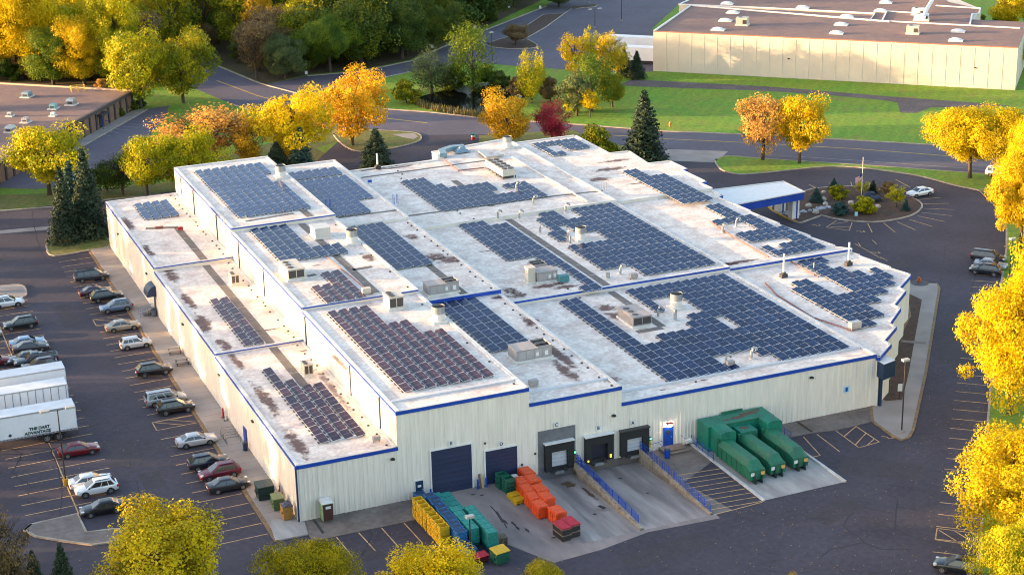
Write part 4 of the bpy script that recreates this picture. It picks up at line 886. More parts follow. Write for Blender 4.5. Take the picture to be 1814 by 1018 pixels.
# ------------------------------------------------------------------ vehicles
mGLASS = M('car_glass', (0.018, 0.024, 0.03), 0.06, spec=0.9)
mTYRE = M('tyre', (0.016, 0.016, 0.017), 0.85)
mRIM = M('alloy_rim', (0.42, 0.43, 0.45), 0.3, metal=0.8)
mTAIL = M('tail_lamp', (0.35, 0.01, 0.015), 0.25, spec=.7)
mHEAD = M('head_lamp', (0.62, 0.64, 0.66), 0.15, spec=.8)
mPLAS = M('black_plastic', (0.022, 0.022, 0.024), 0.65)
CARS = {
 'sedan': dict(L=4.75, W=1.82, st=[(-2.37,.74,.42,.80),(-2.28,.84,.28,.98),(-1.7,.90,.22,1.02),(-.6,.91,.20,.97),(.9,.91,.20,.95),(1.35,.90,.20,.93),(1.9,.87,.22,.83),(2.22,.80,.27,.72),(2.37,.66,.38,.60)], cab=(-1.95,1.15,.95,-1.05,.30,1.43), wb=(-1.40,1.38), r=.33, bars=(-.38,)),
 'suv': dict(L=4.65, W=1.88, st=[(-2.32,.74,.55,.92),(-2.25,.88,.38,1.08),(-1.7,.94,.28,1.10),(-.4,.94,.27,1.05),(.9,.94,.27,1.02),(1.3,.93,.28,1.00),(1.85,.90,.30,.92),(2.18,.83,.36,.82),(2.33,.68,.46,.70)], cab=(-2.22,1.25,1.02,-1.62,.22,1.66), wb=(-1.38,1.36), r=.37, bars=(-1.30,-.30)),
 'hatch': dict(L=4.25, W=1.80, st=[(-2.10,.78,.46,.90),(-2.04,.87,.32,1.04),(-1.5,.90,.24,1.05),(-.4,.90,.24,1.02),(.85,.90,.24,1.00),(1.2,.89,.25,.99),(1.7,.86,.27,.90),(1.98,.80,.32,.80),(2.13,.66,.42,.68)], cab=(-2.05,1.05,1.0,-1.65,.30,1.56), wb=(-1.28,1.26), r=.34, bars=(-1.10,-.28)),
 'minivan': dict(L=5.1, W=1.98, st=[(-2.52,.86,.44,1.00),(-2.46,.95,.30,1.12),(-1.7,.99,.22,1.10),(0,.99,.21,1.04),(1.2,.98,.22,1.00),(1.65,.96,.23,.98),(2.15,.91,.26,.88),(2.42,.83,.32,.76),(2.56,.68,.42,.64)], cab=(-2.48,1.62,1.02,-2.25,.68,1.74), wb=(-1.55,1.50), r=.35, bars=(-1.15,.05)),
 'pickup': dict(L=5.7, W=2.0, st=[(-2.85,.93,.58,1.10),(-2.80,.98,.46,1.16),(-1.6,.99,.40,1.16),(-.5,.99,.38,1.15),(1.0,.98,.38,1.15),(1.5,.97,.40,1.13),(2.2,.95,.42,1.06),(2.6,.90,.48,.98),(2.76,.78,.58,.84)], cab=(-.62,1.40,1.14,-.45,.55,1.84), wb=(-1.75,1.78), r=.41, bars=(.42,)),
}
CM = {}
def car_meshes(kind):
    if kind in CM: return CM[kind]
    K = CARS[kind]; W2 = K['W']/2; b = MB(); rings = []
    for x, w, zl, zt in K['st']:
        zm = zl+(zt-zl)*.45
        half = [(w*.82, zl), (w*.97, zl+.10), (w, zm), (w*.985, zt-.16), (w*.93, zt-.05), (w*.78, zt), (w*.35, zt+.025)]
        rings.append([(x, y, z) for y, z in half]+[(x, -y, z) for y, z in half[::-1]])
    n = len(rings[0]); v = [p for r in rings for p in r]; f = []
    for i in range(len(rings)-1):
        for k in range(n): f.append((i*n+k, (i+1)*n+k, (i+1)*n+(k+1) % n, i*n+(k+1) % n))
    f.append(tuple(range(n))); f.append(tuple((len(rings)-1)*n+k for k in range(n))[::-1])
    b.add(v, f, 0)
    xr0, xf0, zb, xr1, xf1, zr = K['cab']; wb = W2*.92; wt = W2*.70
    R0 = [(xr0,-wb),(xr0+.12,-wb),(xf0-.15,-wb),(xf0,-wb*.86),(xf0,wb*.86),(xf0-.15,wb),(xr0+.12,wb),(xr0,wb)]
    def ring(t, z):
        xr, xf, w = xr0+(xr1-xr0)*t, xf0+(xf1-xf0)*t, wb+(wt-wb)*t
        return [(xr,-w*.90,z),(xr+.1,-w,z),(xf-.12,-w,z),(xf,-w*.84,z),(xf,w*.84,z),(xf-.12,w,z),(xr+.1,w,z),(xr,w*.90,z)]
    rs = [ring(0, zb-.04), ring(.94, zr-.07)]
    top = [(p[0]*1, p[1]*.86, zr-.01) for p in ring(1, zr)]; top2 = [(xr1+.25+(p[0]-xr1)*.8*(1 if p[0] > 0 else 1), p[1]*.5, zr+.025) for p in ring(1, zr)]
    rs += [top, [(min(max(p[0], xr1+.2), xf1-.2), p[1]*.55, zr+.03) for p in ring(1, zr)]]
    v = [p for r in rs for p in r]; f = []
    for i in range(3):
        for k in range(8): f.append((i*8+k, i*8+(k+1) % 8, (i+1)*8+(k+1) % 8, (i+1)*8+k))
    f.append(tuple(24+k for k in range(8))); b.add(v, f, 0)
    # wheel arches and sills in dark plastic
    for x in K['wb']:
        for sd in (-1, 1):
            y = sd*(W2*.985 if kind != 'sedan' else W2*.995); r = K['r']*1.22; m_ = 12
            vv = [(x+r*math.cos(math.pi*k/m_), y+sd*.012, K['r']*.95+r*math.sin(math.pi*k/m_)) for k in range(m_+1)]
            b.add(vv+[(x, y+sd*.012, K['r']*.6)], [(k, k+1, m_+1) if sd < 0 else (k+1, k, m_+1) for k in range(m_)], 1)
    L2 = K['L']/2
    b.box(-L2+.03, -W2*.8, .30 if kind != 'suv' else .4, L2-.06, W2*.8, .36 if kind != 'suv' else .46, 1)
    b.box(L2-.10, -W2*.5, K['st'][-1][2]+.02, L2-.005, W2*.5, K['st'][-1][3]-.06, 1)
    b.box(-L2-.005, -.26, .62, -L2+.06, .26, .76, 2)
    if kind in ('suv', 'minivan'):
        for sd in (-1, 1): b.box(xr1+.2, sd*wt*.82-.03, zr+.02, xf1-.1, sd*wt*.82+.03, zr+.07, 1)
    if kind == 'pickup':
        b.box(-2.78, -W2*.82, 1.165, -.66, W2*.82, 1.20, 1); 
        b.box(-2.84, -W2*.95, 1.15, -2.74, W2*.95, 1.24, 0); b.box(-2.8, -W2*.97, 1.15, -.6, -W2*.84, 1.24, 0); b.box(-2.8, W2*.84, 1.15, -.6, W2*.97, 1.24, 0)
    body = b
    # windows
    g = MB(); a, c = Vector((0,0,0)), Vector((0,0,0))
    def face(p00, p10, p11, p01, u0, u1, v0, v1, off):
        p00, p10, p11, p01 = map(Vector, (p00, p10, p11, p01)); nrm = (p10-p00).cross(p01-p00).normalized()*off
        q_ = lambda u, w_: (p00*(1-u)+p10*u)*(1-w_)+(p01*(1-u)+p11*u)*w_+nrm
        g.quad(q_(u0, v0), q_(u1, v0), q_(u1, v1), q_(u0, v1))
    A, T = rs[0], rs[1]
    cuts = [0.0]+[(x-xr0)/(xf0-xr0) for x in K['bars']]+[1.0]
    for i in range(len(cuts)-1):
        u0, u1 = cuts[i]+(.05 if i == 0 else .015), cuts[i+1]-(.05 if i == len(cuts)-2 else .015)
        face(A[1], A[2], T[2], T[1], u0, u1, .14, .93, .012); face(A[5], A[6], T[6], T[5], 1-u1, 1-u0, .14, .93, .012)
    face(A[3], A[4], T[4], T[3], .04, .96, .08, .97, .012); face(A[7], A[0], T[0], T[7], .05, .95, .18 if kind != 'sedan' else .1, .95, .012)
    CM[kind] = (body, g)
    return CM[kind]
def wheel_meshes(r):
    k = ('w', r)
    if k not in CM:
        b = MB(); b.cyl((0,-.12,0), r, .24, 20, axis='y'); t = b.mesh('wheel', [mTYRE], 50)
        b = MB(); b.cyl((0,-.128,0), r*.64, .256, 14, axis='y')
        for i in range(5):
            a = 2*math.pi*i/5
            for y in (-.131, .131): b.add([(r*.18*math.cos(a+.5),y,r*.18*math.sin(a+.5)),(r*.58*math.cos(a+.35),y,r*.58*math.sin(a+.35)),(r*.58*math.cos(a+.9),y,r*.58*math.sin(a+.9))],[(0,1,2),(2,1,0)],1)
        CM[k] = (t, b.mesh('rim', [mRIM, mPLAS], 50))
    return CM[k]
PAINTS = {}
def paint(col, **kw):
    if col not in PAINTS: PAINTS[col] = paintmat('car_paint_%d' % len(PAINTS), col, **kw)
    return PAINTS[col]
mPLATE = M('number_plate', (0.6,0.6,0.6), .5)
BM = {}
def car(kind, label, cat, col, loc, ang, group, rails=False):
    if (kind, 'm') not in BM:
        bd, gl = car_meshes(kind); K = CARS[kind]
        BM[(kind, 'm')] = (bd.mesh('body', [mPLAS, mPLAS, mPLATE], 38), gl.mesh('window', [mGLASS]))
        L2, W2 = K['L']/2, K['W']/2; st = K['st']; zt = st[1][3]-.2; zh = st[-3][3]-.12
        hl = MB(); hl.add([(L2-.30,0,zh),(L2-.06,-.16,zh-.02),(L2-.06,-.16,zh+.12),(L2-.38,.06,zh+.13),(L2-.30,-.0,zh)],[(0,1,2,3)]); 
        hb = MB(); hb.box(L2-.42,-.14,zh-.04,L2-.09,.14,zh+.09); tb = MB(); tb.box(-L2+.01,-.12,zt-.14,-L2+.22,.16,zt+.12)
        mi = MB(); mi.box(-.08,-.09,-.06,.08,.09,.07)
        BM[(kind, 'h')] = hb.mesh('headlight', [mHEAD]); BM[(kind, 't')] = tb.mesh('taillight', [mTAIL]); BM[(kind, 'w')] = mi.mesh('mirror', [mPLAS])
    K = CARS[kind]; o = thing('parked_car', label, cat, loc, ang, group); L2, W2 = K['L']/2, K['W']/2
    body = inst('body', BM[(kind, 'm')][0], o, mat=paint(col)); inst('window', BM[(kind, 'm')][1], o)
    t, rm = wheel_meshes(K['r'])
    for x in K['wb']:
        for sd in (-1, 1):
            wv = inst('wheel', t, o, (x, sd*(W2-.11), K['r'])); inst('rim', rm, wv)
    for sd in (-1, 1):
        inst('headlight', BM[(kind, 'h')], o, (0, sd*(K['st'][-2][1]*.80), 0)); inst('taillight', BM[(kind, 't')], o, (0, sd*(K['st'][1][1]*.84), 0))
        inst('mirror', BM[(kind, 'w')], o, (K['cab'][1]-.35, sd*(W2+.05), K['cab'][2]+.08))
    return o
def carpx(kind, label, cat, col, mid, nose, group, ang=None, shift=True):
    """mid = photo pixel of the near side's wheel line; nose 'R'/'L' = pointing along +X/-X"""
    p = G(*mid); W2 = CARS[kind]['W']/2
    a = (0 if nose == 'R' else math.pi) if ang is None else ang
    n = Vector((-math.sin(a), math.cos(a), 0)); 
    if n.dot(CF) < 0: n = -n
    q_ = p+n*W2 if shift else p
    return car(kind, label, cat, col, (q_.x, q_.y, 0.005), a+rnd.uniform(-.012, .012), group)
GW = 'cars parked along the walk by the long left wall'; GL = 'cars in the middle row of the left lot'; GR = 'cars parked in the right lot'
BLK = (.012,.013,.016); NAVY = (.015,.03,.055); WHT = (.72,.73,.74); SIL = (.42,.44,.46); RED_ = (.16,.006,.016); MAR = (.10,.008,.016); CHA = (.035,.045,.06); BEI = (.36,.32,.25); SBL = (.12,.18,.27); LBL = (.25,.36,.48)
carpx('minivan','charcoal blue minivan, first car from the far end along the walk','minivan',CHA,(164.8,499),'R',GW)
carpx('sedan','dark maroon sedan half hidden behind the black car by the walk','sedan',(.05,.008,.02),(172,526),'R',GW)
carpx('suv','black-green small sport utility between a maroon sedan and a silver-blue crossover','SUV',(.012,.022,.024),(191.9,534.8),'R',GW)
carpx('suv','silver-blue crossover backed in with its nose away from the wall','SUV',SBL,(208.7,554),'L',GW)
carpx('sedan','beige sedan beside the striped bay along the walk','sedan',BEI,(220,587.3),'R',GW)
carpx('hatch','silver-white small crossover between empty bays by the walk','SUV',(.6,.6,.6),(243.2,618.6),'R',GW)
carpx('suv','black sport utility alone in the middle of the row by the walk','SUV',BLK,(276,667),'R',GW)
carpx('minivan','silver minivan next to a black sport utility by the walk','minivan',(.36,.37,.38),(297,718.5),'R',GW)
carpx('suv','black sport utility in front of the silver minivan','SUV',(.015,.016,.018),(314.5,734),'R',GW)
carpx('sedan','silver sedan alone below the striped bay nearer the camera','sedan',(.50,.51,.52),(351.7,792),'R',GW)
carpx('suv','blue-black sport utility behind the maroon one by the walk','SUV',(.018,.022,.04),(373,832.4),'R',GW)
carpx('suv','maroon sport utility with pale lower panels and roof rack, backed in','SUV',(.13,.012,.03),(393,850.3),'L',GW)
carpx('sedan','dark grey sedan nearest the camera along the walk','sedan',(.03,.033,.04),(409,871.7),'R',GW)
carpx('suv','white crossover at the left frame edge by the concrete island','SUV',WHT,(15.5,546.4),'R',GL)
carpx('suv','black-green sport utility facing left in the middle row','SUV',(.012,.02,.024),(38.4,584.5),'L',GL)
carpx('sedan','light blue-grey sedan at the top of the four cars by the trailers','sedan',LBL,(51,617),'R',GL)
carpx('sedan','dark grey sedan with red lamps second of the cars by the trailers','sedan',(.06,.055,.065),(56.8,625.6),'R',GL)
carpx('sedan','dark blue sedan between a grey sedan and the pickup','sedan',NAVY,(47,645.5),'L',GL)
carpx('pickup','dark blue pickup truck with its bed towards the lane','pickup',(.02,.03,.045),(66,650.5),'L',GL)
carpx('suv','dark purple-grey car mostly hidden behind the top trailer','car',(.05,.035,.055),(73,659.5),'L',GL)
carpx('sedan','dark red car cut off by the left frame edge','car',RED_,(-9,651),'R',GL)
carpx('sedan','pale blue car nose just inside the left frame edge','car',(.3,.4,.5),(-27,601),'R',GL)
carpx('sedan','deep red sedan beside the lamp post below the trailers','sedan',RED_,(142.5,809),'R',GL)
carpx('sedan','white sedan behind the white crossover by the lamp post','sedan',(.70,.71,.72),(164,865.5),'R',GL)
carpx('suv','white crossover with black wheels facing left by the lamp post','SUV',(.74,.75,.76),(174.5,878.8),'L',GL)
carpx('sedan','black sporty sedan by the bottom concrete island','sedan',BLK,(184.7,913.5),'L',GL)
aR = math.atan2(-2.9, 2.8)
p1 = G(1727,485); p2 = G(1758,489); aR2 = math.atan2(p2.y-p1.y, p2.x-p1.x)
carpx('suv','dark navy sport utility nearest the camera of the three on the right','SUV',(.012,.018,.03),(1743,488.5),'L',GR,aR2+math.pi)
carpx('sedan','silver-blue sedan between two dark cars on the right','sedan',(.28,.34,.40),(1752,478),'R',GR,aR2)
carpx('minivan','dark minivan with red tail lamps behind the silver-blue sedan on the right','minivan',(.02,.024,.03),(1748,466),'R',GR,aR2)
p1 = G(1624.3,350.6); p2 = G(1646.4,346.7); carpx('sedan','white sedan parked alone by the garden circle','sedan',WHT,(1635.2,348.8),'R',GR,math.atan2(p1.y-p2.y,p1.x-p2.x))
p1 = G(1663.5,1015); p2 = G(1722,1025); carpx('suv','dark blue-black sport utility under the yellow tree in the bottom right corner','SUV',(.012,.016,.024),(1693,1020),'R',GR,math.atan2(p1.y-p2.y,p1.x-p2.x))
p1 = G(1755,312); p2 = G(1785,316); carpx('minivan','white van on the road behind the yellow tree at right','van',WHT,(1769,316),'R',None,math.atan2(p2.y-p1.y,p2.x-p1.x))
for px, py, lab, c in ((1537,350,'dark blue car half hidden behind the flagpole shrubs','a'),):
    pass
# ------------------------------------------------------------------ trailers
mTRL = M('trailer_side', (0.80, 0.81, 0.82), 0.4, scale=0.6, var=0.08, spec=.5); mTRT = M('trailer_top', (0.68,0.69,0.70), .5, scale=.5, var=.15)
def trailer(x, y, label, text=None, posts=False):
    o = thing('semi_trailer', label, 'trailer', (x, y, 0), 0, 'white trailers parked side by side'); L = 16.1
    b = MB(); b.box(-L,0,1.15,0,2.6,4.1,0,1); b.build('box_body', [mTRL, mTRT], o)
    r = MB(); r.box(-L-.02,-.03,1.15,.02,0,1.36); r.box(-L,-.03,3.95,0.02,0,4.12); r.box(-L,2.6,3.95,0.02,2.63,4.12); r.build('rail', M('trailer_rail',(.45,.46,.48),.4,metal=.5), o)
    d_ = MB(); d_.box(0,0,1.05,.06,2.6,4.12); d_.build('rear_frame', M('blue_white_frame',(.40,.55,.70),.4), o)
    d_ = MB()
    for k in range(2): d_.box(.06,.1+1.21*k,1.25,.09,1.27+1.21*k,4.0)
    d_.build('rear_door', mTRL, o)
    if posts:
        q_ = MB()
        for i in range(18):
            xx = -.2-.9*i; q_.box(xx,-.05,1.36,xx+.07,-.0,3.95)
        q_.build('side_post', M('post_grey',(.22,.23,.26),.5), o)
    if not posts:
        q_ = MB(); n = 80
        for i in range(0, n, 2): q_.box(-L+L*i/n,-.036,1.2,-L+L*(i+1)/n,-.0305,1.30)
        q_.build('reflector_strip', M('dark_strip',(.12,.10,.12),.5), o)
    for xx in (-2.1, -3.5):
        for yy in (.2, 2.2):
            t, rm = wheel_meshes(.51); wv = inst('wheel', t, o, (xx, yy, .51)); inst('rim', rm, wv)
    b = MB(); b.box(-4.6,.5,.55,-1.2,2.1,1.15); b.build('bogie', mDARK, o); b = MB(); b.box(.0,.3,.5,.08,2.3,.62); b.box(0,.4,.62,.06,.5,1.1); b.box(0,2.1,.62,.06,2.2,1.1); b.build('rear_guard', mDARK, o)
    b = MB(); b.box(-12.5,.4,0.05,-12.3,.6,1.15); b.box(-12.5,2.0,0.05,-12.3,2.2,1.15); b.build('landing_leg', mDARK, o)
    if text:
        for i, (tx, sz, xo) in enumerate(text):
            cu = bpy.data.curves.new('lettering', 'FONT'); cu.body = tx; cu.size = sz; cu.align_x = 'CENTER'; cu.extrude = .005; cu.offset = .022; cu.shear = .12
            cu.materials.append(M('green_black_lettering',(.012,.05,.045),.5)); t = textmesh('lettering', cu); t.parent = o
            t.location = (xo, -.035, 1.95-.5*i); t.rotation_euler = (math.pi/2, 0, 0)
        e = MB(); e.cyl((-7.6,-.04,1.75),.22,.03,4,axis='y'); e.cyl((-7.6,-.045,1.75),.12,.03,4,axis='y'); e.build('emblem', M('emblem_dark',(.05,.06,.07),.5), o)
    return o
trailer(-17.5,32.4,'white trailer with dark lettering on its side, nearest of the three',text=(('THE DART',.50,-4.25),('ADVANTAGE',.50,-4.5)))
trailer(-17.2,39.65,'white trailer with vertical side posts between the other two',posts=True)
trailer(-16.6,45.1,'plain white trailer farthest from the lamp post')
# ------------------------------------------------------------------ lamp posts, flag, signs
mPOLE = M('dark_pole', (0.03,0.026,0.026), .5); mLENS = M('lamp_head', (0.42,0.40,0.36), .5)
def lamp(px, py, top_py, label, heads=2, base=True, ybase=False, ang=0.0, r=.09):
    p = G(px, py); h = 3
    while PR((p.x,p.y,h))[1] > top_py and h < 16: h += .1
    o = thing('lamp_post', label, 'lamp post', (p.x,p.y,0), ang, 'parking lot lamp posts')
    b = MB(); b.cyl((0,0,.0),.32,.75 if ybase else .35,14); b.build('base', mKERBY if ybase else mCONC, o, 40)
    b = MB(); b.cyl((0,0,.3),r,h-.3,10,r2=r*.7); b.build('pole', mPOLE, o, 40)
    for s_ in ((-1,1) if heads == 2 else (1,)):
        x = 0 if heads == 1 else s_*1.35
        if heads == 2: a = MB(); a.tube([(0,0,h-.1),(s_*.9,0,h)],.04,6); a.build('arm', mPOLE, o)
        l = MB(); l.box(x-.5 if heads==2 else x-.42,-.26,h-.08,x+.5 if heads==2 else x+.42,.26,h+.16); l.build('lamp_head', mLENS, o)
    return o
lamp(117,858,726,'tall twin-headed lamp post with a yellow base in the left lot',2,ybase=True)
lamp(1597,766,638,'single-headed lamp post by the front right walk corner',1)
lamp(1788,492,424,'single-headed lamp post on the grass right of the dark cars',1)
lamp(835,1012,916,'dark single-headed lamp post in front of the teal boxes',1)
lamp(1054,50,17,'lamp post with two small heads in the far parking lot',2); lamp(1101,38,-8,'plain lamp post behind the yellow trees in the far parking lot',1); lamp(872,112,58,'dark lamp post by the willow trees and side road',1); lamp(1042,5,-40,'lamp post at the top edge of the far parking lot',1)
def post_sign(px, py, h, label, col, w=.45, hh=.6, cat='sign'):
    p = G(px, py); o = thing('sign_post', label, cat, (p.x,p.y,.1), math.radians(-20)); b = MB(); b.cyl((0,0,0),.04,h,8); b.build('post', mPOLE, o); b = MB(); b.box(-w/2,-.07,h-hh,w/2,-.04,h); b.build('panel', col, o)
mLBL = M('light_blue_panel',(.30,.62,.74),.5)
post_sign(1593,709,2.1,'small white sign on a dark post beside the mulch bed',mWHITE,.55,.95); post_sign(1516,393,1.6,'small light blue sign on a post in the garden circle',mLBL,.5,.7)
for px, py, lab in ((543,138,'small white roadside sign among the wood edge, left one'),(766,91,'small white roadside sign below the dense wood'),(842,57,'white roadside sign near the willow tops'),(902,20,'white sign by the upper side road, left one'),(957,21,'white sign by the upper side road, right one')): post_sign(px, py, 1.5, lab, mWHITE, .6, .8)
p = G(1526,350); o = thing('flagpole','tall pale flagpole in the garden circle','flagpole',(p.x,p.y,.1)); h = 3
while PR((p.x,p.y,h))[1] > 281: h += .1
b = MB(); b.cyl((0,0,0),.09,h,10,r2=.05); b.dome((0,0,h),.09,.09,.09,8,3); b.build('pole', M('pale_pole',(.62,.56,.46),.4), o, 50)
fz = h*.62; fl = MB(); nx = 12
def fpt(u, v_): return (-.06-1.75*u, .14*math.sin(u*7)*u, fz-.05-1.05*v_-.45*u+.06*math.sin(u*9+v_*2))
for i in range(nx):
    for k in range(13):
        u0, u1, v0, v1 = i/nx, (i+1)/nx, k/13, (k+1)/13
        mi = 2 if (u0 < .4 and k < 7) else (0 if k % 2 == 0 else 1)
        fl.quad(fpt(u0,v0), fpt(u0,v1), fpt(u1,v1), fpt(u1,v0), mi)
fo = fl.build('flag', [M('flag_red',(.50,.03,.04),.8), M('flag_white',(.72,.70,.68),.8), M('flag_blue',(.03,.04,.16),.8)]); fo.location = (p.x,p.y,.1); fo.rotation_euler = (0,0,math.radians(20)); tag(fo,'striped red and white flag with a blue corner flying half way up the flagpole','flag')
p = G(1187,224); o = thing('fire_hydrant','small orange-yellow fire hydrant on the lawn beside the road','hydrant',(p.x,p.y,0)); b = MB(); b.cyl((0,0,0),.2,.7,12); b.dome((0,0,.7),.22,.22,.25,12,4); b.build('barrel', M('hydrant_yellow',(.6,.25,.02),.5), o, 50); b = MB(); b.cyl((-.35,0,.45),.1,.7,10,axis='x'); b.build('nozzle', M('hydrant_orange',(.5,.2,.02),.5), o)
p = G(838,247); o = thing('waste_drum','small red, white and green drum standing on the road behind the roof','drum',(p.x,p.y,0)); b = MB(); b.cyl((0,0,0),.38,.55,14,0); b.cyl((0,0,.55),.38,.3,14,1); b.cyl((0,0,.85),.42,.35,14,2); b.build('drum', [mRED, mWHITE, M('teal_green',(.02,.22,.18),.5)], o, 50)
p = G(1609,503); o = thing('fire_hydrant','small red and yellow fire hydrant on the tip of the right-hand walk','hydrant',(p.x+1.6,p.y-.3,.1)); b = MB(); b.cyl((0,0,0),.22,.6,12); b.dome((0,0,.6),.24,.24,.26,12,4); b.build('barrel', M('hydrant_red',(.4,.08,.02),.5), o, 50); b = MB(); b.cyl((-.35,0,.4),.1,.7,10,axis='x'); b.build('nozzle', mKERBY, o)
p = G(1643,503); w = MB(); w.cyl((p.x-.9,p.y+.6,.11),1.25,.05,24); tag(w.build('manhole_cover', M('iron_cover',(.07,.06,.065),.7)), 'round dark manhole cover on the tip of the right-hand walk', 'manhole cover')
# ------------------------------------------------------------------ left walk furniture
for py, x, lab in ((54.4,-1.0,'pale concrete bench on the left walk, farther one'),(50.0,-1.0,'dark-legged bench on the left walk, nearer one')):
    o = thing('bench', lab, 'bench', (x, py, .12)); dk = 'dark' in lab
    b = MB(); b.box(-1.0,-.55,.42,.75,-.15,.5); b.build('seat', mCONC, o); b = MB(); b.box(-1.0,.05,.66,.75,.75,.74); b.build('table_top', mCONC, o)
    b = MB(); 
    for xx in (-.85,.55): b.box(xx,-.5,0,xx+.08,-.2,.42); b.box(xx,.2,0,xx+.08,.6,.66)
    b.build('legs_frame', mDARK if dk else mCONCD, o)
o = thing('bike_rack','grey metal hoop bicycle rack on the left walk by the blue door','bike rack',(-1.15,24.2,.12))
for i in range(5):
    t = MB(); yy = -1.5+.75*i; t.tube([(-.9,yy,0),(-.9,yy,.62),(-.78,yy,.8),(.55,yy,.8),(.7,yy,.62),(.7,yy,0)],.03,6); t.build('hoop', M('rack_metal',(.16,.17,.18),.5), o)
t = MB(); t.tube([(-.9,-1.5,.04),(-.9,1.5,.04)],.03,6); t.build('rail', mDARK, o)
def bin_(x, y, z, label, col, r=.3, h=.9):
    o = thing('trash_can', label, 'trash can', (x,y,z)); b = MB(); b.cyl((0,0,0),r*.85,h,16,r2=r); b.build('barrel', col, o, 50); b = MB(); b.cyl((0,0,h),r*1.08,.08,16); b.dome((0,0,h+.08),r*.95,r*.95,.16,14,3); b.build('lid', M(label[:8]+'_lid',tuple(c*.7 for c in (.05,.08,.14)),.5), o, 50)
bin_(-.55,20.1,.12,'dark blue trash can beside the bicycle rack',mBLUEDK); bin_(-.55,70.1,.12,'dark trash can with pale lid beside the stair railing',M('grey_bin',(.07,.10,.15),.5),.36,1.0)
for x, y, lab, cl in ((-.5,30.6,'slim red post standing against the left wall',mRED),(-.45,29.6,'slim white post next to the red one on the left wall',mWHITE)):
    o = thing('wall_post', lab, 'post', (x,y,.12)); b = MB(); b.cyl((0,0,.06),.13,1.15,10,r2=.09); b.build('post', cl, o, 50); b = MB(); b.box(-.22,-.22,0,.22,.22,.06); b.build('foot', mDARK, o)
def dumpster(x0, y0, x1, y1, h, label, body, lid, z=.1, ang=0, lidtilt=.18, wheels=False):
    o = thing('dumpster', label, 'dumpster', ((x0+x1)/2,(y0+y1)/2,z), ang); dx, dy = (x1-x0)/2, (y1-y0)/2
    b = MB(); v = [(-dx*.9,-dy*.9,.08),(dx*.9,-dy*.9,.08),(dx*.9,dy*.9,.08),(-dx*.9,dy*.9,.08),(-dx,-dy,h-lidtilt),(dx,-dy,h-lidtilt),(dx,dy,h),(-dx,dy,h)]
    b.add(v,[(3,2,1,0),(0,1,5,4),(1,2,6,5),(2,3,7,6),(3,0,4,7),(4,5,6,7)])
    for k in (.33,.66): b.box(-dx*1.0-.03,-dy-.04,h*k,dx*1.0+.03,-dy+.06,h*k+.07)
    b.build('body', body, o)
    for s_ in (0, 1):
        l = MB(); xa, xb = (-dx-.03, -.01) if s_ == 0 else (.01, dx+.03)
        l.add([(xa,-dy-.06,h-lidtilt+.02),(xb,-dy-.06,h-lidtilt+.02),(xb,dy+.02,h+.02),(xa,dy+.02,h+.02),(xa,-dy-.06,h-lidtilt+.08),(xb,-dy-.06,h-lidtilt+.08),(xb,dy+.02,h+.08),(xa,dy+.02,h+.08)],[(3,2,1,0),(0,1,5,4),(1,2,6,5),(2,3,7,6),(3,0,4,7),(4,5,6,7)]); l.build('lid', lid, o)
    p_ = MB(); p_.box(-dx-.12,-dy*.5,h*.45,-dx,dy*.5,h*.62); p_.box(dx,-dy*.5,h*.45,dx+.12,dy*.5,h*.62); p_.build('fork_pocket', body, o)
    return o
mDG = M('dark_green_steel', (0.012,0.045,0.04), .5, scale=2, var=.3); mOG = M('olive_green_steel', (0.10,0.17,0.07), .55, scale=2, var=.3)
dumpster(-2.7,6.3,-.9,7.8,1.75,'dark green dumpster on the walk at the near left corner',mDG,M('dk_lid',(.02,.05,.05),.5))
dumpster(-1.85,3.3,-.65,4.5,1.55,'olive green dumpster with a paler lid between two bins at the corner',mOG,M('ol_lid',(.20,.24,.10),.6))
o = dumpster(-1.5,.7,-.45,1.9,1.55,'orange-brown bin topped with dark bags at the near left corner',M('ochre_steel',(.36,.19,.04),.6,scale=2,var=.2),M('dk_bags',(.04,.05,.08),.4),lidtilt=.0)
g = MB()
for i in range(6): g.dome((rnd.uniform(-.35,.35),rnd.uniform(-.4,.4),1.6),.28,.26,rnd.uniform(.18,.4),10,4)
g.build('bag', M('bin_bags',(.05,.06,.10),.35), o, 60)
for i, (x, y) in enumerate(((-.35,6.1),(-.55,5.7),(-.3,5.4))):
    o = thing('wall_post', ('tallest','middle','shortest')[i]+' of the red posts behind the bins at the near left corner', 'post', (x,y,.12)); b = MB(); b.cyl((0,0,.05),.08,1.5-.25*i,10,r2=.06); b.build('post', mRED, o, 50); b = MB(); b.cyl((0,0,0),.16,.05,10); b.build('foot', mDARK, o)
p = G(584,927); o = thing('portable_toilet','brown and green portable toilet with white roof against the front wall','portable toilet',(p.x,p.y+.9,.08))
b = MB(); b.box(-.58,-.58,.1,.58,.58,2.1); b.build('cabin', M('pale_green_plastic',(.28,.42,.20),.5,var=.15), o); b = MB(); b.box(-.52,-.62,.15,.54,-.583,2.0); b.build('door', M('brown_plastic',(.075,.028,.024),.5,var=.2), o); b = MB(); b.obox((0,0,2.1),.66,.66,.28,taper=.72); b.cyl((-.45,.4,2.2),.05,.4,8); b.build('roof', mWHITE, o); b = MB(); b.box(-.25,-.635,1.5,.32,-.621,1.8); b.build('notice', mWHITE, o)
